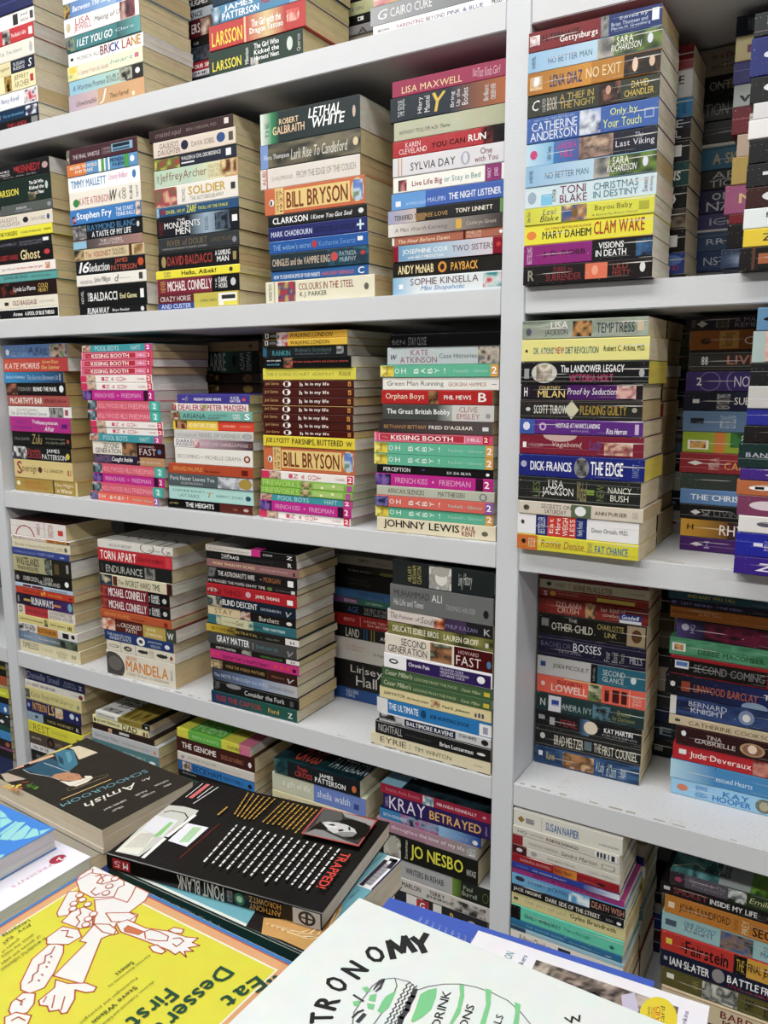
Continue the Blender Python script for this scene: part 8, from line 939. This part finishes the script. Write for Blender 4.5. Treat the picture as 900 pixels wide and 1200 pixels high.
 "R 0.2 212.8 0.2 149.8 3f80c0|R 3.2 209.8 3.2 146.8 c45a3c|R 4.3 208.7 4.3 145.7 e4ab78|R 11 202 11 139 f2f0d8|R 12.4 200.6 12.4 137.6 e0da2e|P eeedeb 0.3,135.4 0.3,149.7 23.9,149.7 35.8,149.7 48.4,149.7 65.3,149.7 70.4,141.4 59.7,133.1 46.5,131.3 36.9,122.1|P eeedeb 0.3,135.9 0.3,145.3 2.7,146.5 8.5,141.2 8.8,133.4 3.9,129.7|S c4603c 1.00 0.3,135.9 0.3,145.3 2.7,146.5 8.5,141.2 8.8,133.4 3.9,129.7 0.3,135.9|P eeedeb 17.2,122.8 3.9,129.7 5.2,142.7 24.7,149.7 36.1,149.7 40.8,145.8 39.3,141.5 45.4,132.2 38.4,127.2 31.0,122.6|S c4603c 1.00 17.2,122.8 3.9,129.7 5.2,142.7 24.7,149.7 36.1,149.7 40.8,145.8 39.3,141.5 45.4,132.2 38.4,127.2 31.0,122.6 17.2,122.8|P eeedeb 10.4,117.6 16.4,122.3 22.3,117.9 33.9,100.1 29.2,94.8 24.5,97.3|S c4603c 1.00 10.4,117.6 16.4,122.3 22.3,117.9 33.9,100.1 29.2,94.8 24.5,97.3 10.4,117.6|P eeedeb 36.2,92.6 32.4,105.2 36.3,112.3 46.8,112.7 59.5,101.3 53.8,94.9|S c4603c 1.00 36.2,92.6 32.4,105.2 36.3,112.3 46.8,112.7 59.5,101.3 53.8,94.9 36.2,92.6|P eeedeb 42.0,76.3 41.2,89.9 54.1,93.7 62.1,90.2 61.1,80.0 47.7,72.2|S c4603c 1.00 42.0,76.3 41.2,89.9 54.1,93.7 62.1,90.2 61.1,80.0 47.7,72.2 42.0,76.3|P eeedeb 49.5,72.8 53.9,76.0 59.3,77.5 65.0,73.1 76.0,58.3 82.8,45.8 79.0,37.6 71.5,36.4 65.8,39.9 52.4,57.5|S c4603c 1.00 49.5,72.8 53.9,76.0 59.3,77.5 65.0,73.1 76.0,58.3 82.8,45.8 79.0,37.6 71.5,36.4 65.8,39.9 52.4,57.5 49.5,72.8|P eeedeb 76.0,26.7 74.7,35.6 82.1,39.6 89.2,33.8 92.2,27.0 86.2,20.1 80.6,21.9|S c4603c 1.00 76.0,26.7 74.7,35.6 82.1,39.6 89.2,33.8 92.2,27.0 86.2,20.1 80.6,21.9 76.0,26.7|P eeedeb 83.5,17.3 85.8,23.4 96.4,27.0 101.2,20.9 90.1,13.0|S c4603c 1.00 83.5,17.3 85.8,23.4 96.4,27.0 101.2,20.9 90.1,13.0 83.5,17.3|P eeedeb 36.2,121.6 46.5,131.3 59.7,133.1 55.4,141.6 49.9,149.7 65.0,149.7 69.4,142.3 70.2,126.3 77.5,127.8 81.9,121.0 72.0,114.4 73.5,110.0 81.9,106.2 77.9,101.4 76.0,96.1 101.7,61.1 78.6,55.5 70.4,87.9 64.9,86.4 59.4,102.7 49.0,112.5|S c4603c 1.00 36.2,121.6 46.5,131.3 59.7,133.1 55.4,141.6 49.9,149.7 65.0,149.7 69.4,142.3 70.2,126.3 77.5,127.8 81.9,121.0 72.0,114.4 73.5,110.0 81.9,106.2 77.9,101.4 76.0,96.1 101.7,61.1 78.6,55.5 70.4,87.9 64.9,86.4 59.4,102.7 49.0,112.5 36.2,121.6|P eeedeb 55.9,116.2 70.6,126.0 78.0,126.0 77.3,118.2 67.4,112.0|S c4603c 1.00 55.9,116.2 70.6,126.0 78.0,126.0 77.3,118.2 67.4,112.0 55.9,116.2|P eeedeb 58.4,103.5 68.4,109.2 77.5,108.2 80.3,103.5 70.8,101.2|S c4603c 1.00 58.4,103.5 68.4,109.2 77.5,108.2 80.3,103.5 70.8,101.2 58.4,103.5|P eeedeb 71.8,112.5 75.7,119.6 94.0,120.5 110.6,126.8 126.3,129.3 133.9,132.9 133.9,127.4 140.5,128.0 135.4,122.2 140.9,121.6 135.5,118.2 140.7,114.9 133.1,116.2 132.6,112.5 125.2,113.2 113.1,111.8 100.6,110.6 82.0,108.1|S c4603c 1.00 71.8,112.5 75.7,119.6 94.0,120.5 110.6,126.8 126.3,129.3 133.9,132.9 133.9,127.4 140.5,128.0 135.4,122.2 140.9,121.6 135.5,118.2 140.7,114.9 133.1,116.2 132.6,112.5 125.2,113.2 113.1,111.8 100.6,110.6 82.0,108.1 71.8,112.5|P eeedeb 109.9,127.5 111.0,131.9 118.8,133.9 120.7,130.3 115.5,127.6|S c4603c 1.00 109.9,127.5 111.0,131.9 118.8,133.9 120.7,130.3 115.5,127.6 109.9,127.5|P eeedeb 111.2,108.4 114.5,112.6 124.5,111.4 124.1,108.0 117.3,106.4|S c4603c 1.00 111.2,108.4 114.5,112.6 124.5,111.4 124.1,108.0 117.3,106.4 111.2,108.4|P eeedeb 82.9,54.1 92.9,56.3 102.8,62.9 111.4,64.0 113.2,60.5 109.2,57.1 101.5,55.1 107.9,49.9 113.5,40.2 111.2,37.8 107.1,38.8 105.5,37.0 103.0,34.8 98.3,36.9 93.6,34.8 89.6,36.8 88.4,49.3|S c4603c 1.00 82.9,54.1 92.9,56.3 102.8,62.9 111.4,64.0 113.2,60.5 109.2,57.1 101.5,55.1 107.9,49.9 113.5,40.2 111.2,37.8 107.1,38.8 105.5,37.0 103.0,34.8 98.3,36.9 93.6,34.8 89.6,36.8 88.4,49.3 82.9,54.1|P d0744a 81.5,111.6 81.2,115.4 96.1,117.0 95.5,112.9 84.7,109.9|S c4603c 0.80 81.5,111.6 81.2,115.4 96.1,117.0 95.5,112.9 84.7,109.9 81.5,111.6|S c4603c 0.90 12.1,141.7 14.0,144.6 22.4,141.1 23.2,138.3|S c4603c 0.90 18.6,147.5 17.6,141.7 20.2,136.4 25.2,137.8 29.3,145.4|S c4603c 0.90 24.2,132.1 25.9,126.6 32.3,125.7 33.0,129.4|S c4603c 0.90 34.5,109.6 40.7,105.9 41.1,101.6 47.5,99.7 49.6,95.2|S c4603c 0.90 44.7,86.4 48.9,89.0 52.7,84.3 57.8,86.2|S c4603c 0.90 54.9,73.4 58.8,67.9 57.4,64.5 62.6,60.0 61.2,56.6 66.2,52.2 66.4,48.7 70.4,45.1 70.3,42.7|S c4603c 0.90 102.8,112.7 96.6,117.2 98.2,121.1 105.6,122.8 114.8,122.9 117.6,119.2 111.5,115.4 104.7,113.1|S c4603c 0.90 119.3,123.0 122.9,126.1 127.6,125.4 127.7,121.4 127.4,118.5 123.3,119.2|S c4603c 0.90 90.9,41.6 93.3,37.5|S c4603c 0.90 94.5,45.0 102.1,37.5|S c4603c 0.90 100.9,47.8 108.6,39.4|S c4603c 0.90 75.9,30.0 80.1,30.4 80.8,33.1|S c4603c 0.90 89.6,17.9 90.7,21.8 96.8,22.4|O 24.9 31.3 144.3 150.7 c4603c|O 25.8 30.4 145.2 149.8 eeedeb|O 28.9 35.3 135.5 141.9 c4603c|O 29.8 34.4 136.4 141.0 eeedeb|O 33.6 40.0 128.5 134.9 c4603c|O 34.5 39.1 129.4 134.0 eeedeb|O 18.7 25.1 116.0 122.4 c4603c|O 19.6 24.2 116.9 121.5 eeedeb|O 25.1 31.5 113.6 120.0 c4603c|O 26.0 30.6 114.5 119.1 eeedeb|O 23.6 30.0 107.2 113.6 c4603c|O 24.5 29.1 108.1 112.7 eeedeb|O 28.0 34.4 102.9 109.3 c4603c|O 28.9 33.5 103.8 108.4 eeedeb|O 33.0 39.4 112.2 118.6 c4603c|O 33.9 38.5 113.1 117.7 eeedeb|O 46.1 52.5 107.1 113.5 c4603c|O 47.0 51.6 108.0 112.6 eeedeb|O 47.6 54.0 101.5 107.9 c4603c|O 48.5 53.1 102.4 107.0 eeedeb|O 51.4 57.8 96.5 102.9 c4603c|O 52.3 56.9 97.4 102.0 eeedeb|O 60.7 62.7 65.2 66.4 c4603c|O 66.7 68.7 57.5 58.7 c4603c|O 70.6 72.6 51.3 52.5 c4603c|O 64.2 66.2 61.0 62.2 c4603c|O 73.2 75.2 46.9 48.1 c4603c|O 80.6 82.6 29.6 30.8 c4603c|O 81.9 83.9 28.2 29.4 c4603c|W 195.9 136.2 187.0 98.8 13.0 23503c b “Eat|W 167.0 120.9 167.6 60.2 13.0 23503c b Dessert|W 150.7 87.7 149.4 54.6 13.0 23503c b First|W 117.0 102.6 116.7 68.0 2.6 4a5a30 n Cartoon Illustrations by|W 112.4 92.0 112.0 77.8 3.4 4a5a30 b Senett|W 137.9 87.1 139.3 39.6 2.6 4a5a30 n Written, Collected and Edited by|W 131.9 77.5 132.6 43.2 3.6 4a5a30 b Steve Wilson|W 126.1 83.4 126.5 38.8 2.6 4a5a30 n Psychologist and Joyologist|W 40.6 75.4 43.2 39.9 3.2 4a5a30 n A wonderful collection|W 35.0 74.8 37.8 43.3 3.2 4a5a30 n of quotes and quips|W 29.8 72.9 31.8 47.2 3.2 4a5a30 n about the many|W 25.1 64.4 27.6 49.8 3.2 4a5a30 n powers of|W 18.8 63.3 20.5 55.3 3.2 4a5a30 b PLAY|W 18.8 78.9 17.6 68.2 3.2 4a5a30 b JOY|W 13.8 81.1 11.9 59.8 3.2 4a5a30 b LAUGHTER"),
('pr', 'paperback_book', 'white paperback with a red oval and pink lettering, beside the yellow cartoon book', 0.96, -0.69, -0.935, -1, 0.166, 0.216, 0.018, 'e9e8f0', 'c9c6c0', '', 0,
 "R 0 166 0 215.5 e6e4f0|O 140.0 151.2 192.2 206.2 a8304a|W 143.7 202.1 146.0 197.5 6.0 f4e8ec b 2|W 145.9 191.4 145.3 156.9 3.6 c07890 n PRESENTS"),
('lb', 'paperback_book', 'bright blue paperback with mint tree-like shapes, on the white book', 0.9785, -0.72, -0.935, -1, 0.162, 0.209, 0.0183, '3f86dc', 'bdbbc0', '', 0,
 "P 93d6d8 95.0,202.6 104.3,201.1 110.7,199.2 107.1,194.7|P 93d6d8 108.9,193.6 112.0,198.4 121.0,197.0 122.2,184.9|P 93d6d8 128.2,181.0 123.3,198.9 126.4,198.6 131.6,178.8|P 93d6d8 135.8,176.1 131.7,181.0 126.9,198.8 131.9,202.3 143.9,177.9 137.4,175.0|P 93d6d8 143.9,178.9 139.6,187.9 136.2,200.0 143.5,199.0 152.6,185.3 148.6,179.7|P 93d6d8 153.1,185.5 150.0,191.0 145.7,199.2 149.6,200.5 153.8,198.7 159.5,195.8 155.7,188.2|P 93d6d8 153.9,199.8 159.0,207.3 159.9,196.7|P 93d6d8 157.4,162.0 160.0,164.5 161.7,161.5 161.7,158.5"),
('ga', 'activity_book', 'white glossy book with black arched capitals and a green line drawing', 0.97, -0.2985, -0.8665, -1.8, 0.262, 0.2, 0.012, 'e2e9e7', 'dcdcd8', '', 1,
 "W 52.9 94.7 47.9 102.2 14.3 2e2e30 x T|W 48.7 102.7 46.1 112.5 14.6 2e2e30 x R|W 43.8 115.6 44.6 125.6 16.4 2e2e30 x O|W 46.2 131.2 47.4 142.7 16.1 2e2e30 x N|W 46.9 147.7 52.2 158.3 16.7 2e2e30 x O|S 2e2e30 4.60 54.2,160.3 43.4,171.9|S 2e2e30 4.60 43.7,172.1 56.5,168.8|S 2e2e30 4.60 56.5,168.8 50.2,181.4|S 2e2e30 4.60 50.2,181.4 62.7,173.4|S 2e2e30 4.60 55.6,183.6 62.7,181.2|S 2e2e30 4.60 61.5,191.7 62.7,181.2|S 2e2e30 4.60 62.4,181.7 68.8,176.3|S 77757c 0.70 65.8,145.6 74.5,147.6 82.2,144.4 86.4,150.5 94.0,157.7 102.5,163.1 112.2,166.2 122.7,167.3 133.8,166.6 144.4,162.1 152.6,156.8|S 77757c 0.70 63.0,100.3 58.6,108.1 57.3,117.2 56.3,132.1 58.2,140.0 64.8,145.5 69.4,140.3 72.1,129.0 73.0,118.4 73.7,107.0|S 55555c 0.80 74.8,147.0 73.9,144.0 75.5,142.6 74.5,139.6 76.1,138.3 75.2,135.3 76.8,134.0 75.8,131.1 77.4,129.8 76.4,127.0 78.0,125.7 77.1,122.9 78.6,121.7 77.7,118.9 79.2,117.7 78.3,114.9 79.8,113.7 78.9,111.0|S 55555c 0.80 77.5,147.1 76.6,144.1 78.1,142.7 77.2,139.7 78.8,138.4 77.8,135.5 79.4,134.1 78.4,131.3 80.0,130.0 79.0,127.1 80.6,125.9 79.6,123.0 81.2,121.8 80.2,119.0 81.7,117.8 80.8,115.1 82.3,113.9 81.4,111.2|S 55555c 0.80 80.2,147.2 79.2,144.2 80.8,142.8 79.8,139.8 81.4,138.5 80.4,135.6 82.0,134.3 81.0,131.4 82.6,130.1 81.6,127.3 83.1,126.0 82.2,123.2 83.7,122.0 82.8,119.2 84.3,118.0 83.3,115.2 84.8,114.0 83.9,111.4|S 44444c 3.20 80.8,143.5 82.4,138.1 83.2,132.2 84.8,127.0 85.2,120.0 86.7,115.2|P 7ccb8c 85.4,142.1 87.8,148.0 91.6,152.2 94.7,145.8 97.1,134.8 95.4,126.4 92.5,120.3 91.0,121.3 88.5,131.9|P 7ccb8c 102.3,162.4 105.1,163.6 109.4,155.1 113.1,142.4 113.4,132.1 111.8,131.1 109.8,145.3 106.3,155.7|P 7ccb8c 117.7,168.1 121.3,169.1 126.1,158.0 129.9,142.5 127.2,140.8 123.8,156.5|P 7ccb8c 137.7,167.8 141.7,167.8 145.0,157.7 146.6,153.0 143.9,151.3 141.4,160.3|P 7ccb8c 69.9,134.1 71.2,136.7 74.4,122.9 73.4,116.2 70.0,116.5 68.4,124.2 68.1,129.1|P 7ccb8c 51.6,127.0 53.7,129.9 58.0,127.9 55.8,125.2|P 7ccb8c 59.1,124.7 62.1,127.9 64.9,122.0 60.8,120.7|P 7ccb8c 53.1,114.6 56.2,117.8 58.4,114.1 55.6,112.4|P 7ccb8c 61.3,118.5 65.8,120.0 67.3,116.0 63.9,115.1|S 55555c 0.90 58.8,129.7 57.6,137.8 59.6,140.9 60.8,134.4 60.7,129.1|S 55555c 0.90 58.9,131.9 58.7,137.9 60.0,139.8 61.3,133.7 60.7,129.1|S 55555c 0.90 58.9,134.0 59.8,138.1 60.3,138.6 61.8,132.9 60.7,129.1|S 44444c 1.40 60.2,104.3 60.6,109.4 62.4,112.5|S 44444c 2.60 64.6,103.5 64.9,110.1|S 44444c 1.40 50.7,119.4 58.4,118.4|W 111.3 114.5 101.0 154.1 5.4 2e2e30 n & DRINK|W 126.1 112.7 118.5 151.6 4.9 2e2e30 n LESSONS|W 141.3 122.2 136.8 153.7 4.4 2e2e30 n & TOOLS|W 171.0 168.3 179.0 175.7 5.0 2e2e30 b W"),
('wk', 'paperback_book', 'white map-guide paperback with a group photo and a yellow oval sticker', 0.958, -0.196, -0.8396, 3.4, 0.155, 0.2, 0.0115, 'ecebf2', 'd0cec8', '', 0,
 "I 45.7 137.7 120.9 190.1 4a423c.9a8c80.2a2624.c4b4a8|P d86a84 68.3,173.7 71.5,178.4 81.5,176.5 79.0,172.7|P 221f22 78.7,173.8 87.6,179.6 93.4,176.2 96.3,170.3 106.2,170.5 105.2,167.1 90.1,168.4|P d86a84 87.6,172.0 102.3,173.4 104.7,169.7 95.3,167.4|P c8c0d8 103.5,183.9 110.7,190.1 116.2,175.6 111.8,170.5 106.0,175.3|P dcdce8 109.9,167.7 115.0,175.0 117.6,169.3 111.6,167.3|O 116.5 138.5 159.6 193.6 e4cf1c|W 124.2 167.9 122.5 182.4 2.6 333 n with handy|W 126.6 169.2 125.0 183.7 2.6 c8402c n NAVIGATIONAL|W 129.1 170.5 127.6 185.0 2.6 c8402c n AID|W 131.6 171.7 130.1 186.3 2.6 333 n card|W 30.3 168.3 30.7 189.1 5.7 3f96a0 n WALTON|W 38.9 172.7 39.5 190.6 3.6 3a4a88 n Walkers|W 144.3 173.6 144.8 189.0 3.6 5a5a98 n Jenkins"),
('bl', 'activity_book', 'periwinkle blue cover book with pale lettering under the white map guide', 0.9465, -0.276, -0.8255, 4, 0.2, 0.2, 0.011, '4460bd', 'c8c8cc', '', 0,
 "W 33.9 177.4 33.2 189.7 2.4 a8b8e8 n how to find it|W 39.9 176.5 38.7 189.1 2.4 a8b8e8 n how to find it|W 45.9 175.6 44.2 188.4 2.4 a8b8e8 n the big book of|W 51.7 174.7 49.6 187.8 2.4 a8b8e8 n the big book of|W 57.5 173.8 55.0 187.2 2.4 a8b8e8 n the big book of|W 63.3 173.0 60.3 186.6 2.4 a8b8e8 n days and nights|W 69.0 172.1 65.6 186.0 2.4 a8b8e8 n the big book of|W 74.6 171.3 70.8 185.4 2.4 a8b8e8 n the big book of|W 80.1 170.4 76.0 184.8 2.4 a8b8e8 n all about every"),
]
TT = .79                                                     # table top height
tb = thing('display_table', 'low display table carrying the loose pile of large books before the shelves', 'table', (-.52, -.9, 0))
def tpart(name, x0, x1, y0, y1, z0, z1, mt, bv=.002):
    s = MB(); s.box(x0 + .52, x1 + .52, y0 + .9, y1 + .9, z0, z1); return s.build(name, mt, tb, bevel=bv)
tpart('tabletop', -1.45, .38, -1.04, -.50, TT - .028, TT, M_WOOD)
tpart('apron', -1.39, .32, -.99, -.97, TT - .11, TT - .0282, M_WOOD); tpart('apron', -1.39, .32, -.57, -.55, TT - .11, TT - .0282, M_WOOD)
for x in (-1.40, .29):
    for y in (-1.0, -.575): tpart('leg', x, x + .04, y, y + .035, 0, TT - .0282, M_STEEL)
POS = {}
for name, kind, label, zt, ox, oy, rz, L, D, T, cover, pagec, spine, gl, items in TABLE_BOOKS:
    book(kind, label, 'book', (ox, oy, zt - T), R(rz), L, D, T - .0003, cover, pagec, spine.split('|') if spine else (), items.split('|') if items else (), 'large books piled on the display table',
         mt=M_GLOSS if gl else M_COVER, top_unit=1.0, k={'ga': .76, 'wk': .74, 'ds': .70, 'pr': .82}.get(name, .78))
    POS[name] = zt - T
# the books underneath that carry the pile
def under(z1, x, y, rz, L, D, where, n):
    for q in range(n):
        t = (z1 - TT) / n
        book('paperback_book', 'plain paperback hidden in the pile under the ' + where, 'book', (x, y, TT + q * t), R(rz), L, D, t - .0003, rnd.choice(['3a4250', '6a6460', '50403a', '8a8478']), 'cfc8b4', group='hidden paperbacks under the ' + where)
under(POS['navy'], -.57, -.684, 1, .2, .125, 'Point Blank book', 3)
under(POS['am'], -.905, -.572, -3, .2, .130, 'Schoolroom book', 1)
under(POS['ds'], -.505, -.868, -1, .2, .128, 'yellow cartoon book', 5)
under(POS['pr'], -.685, -.925, -1, .155, .195, 'white book', 5)
under(POS['bl'], -.268, -.815, 4, .185, .185, 'blue book', 5)
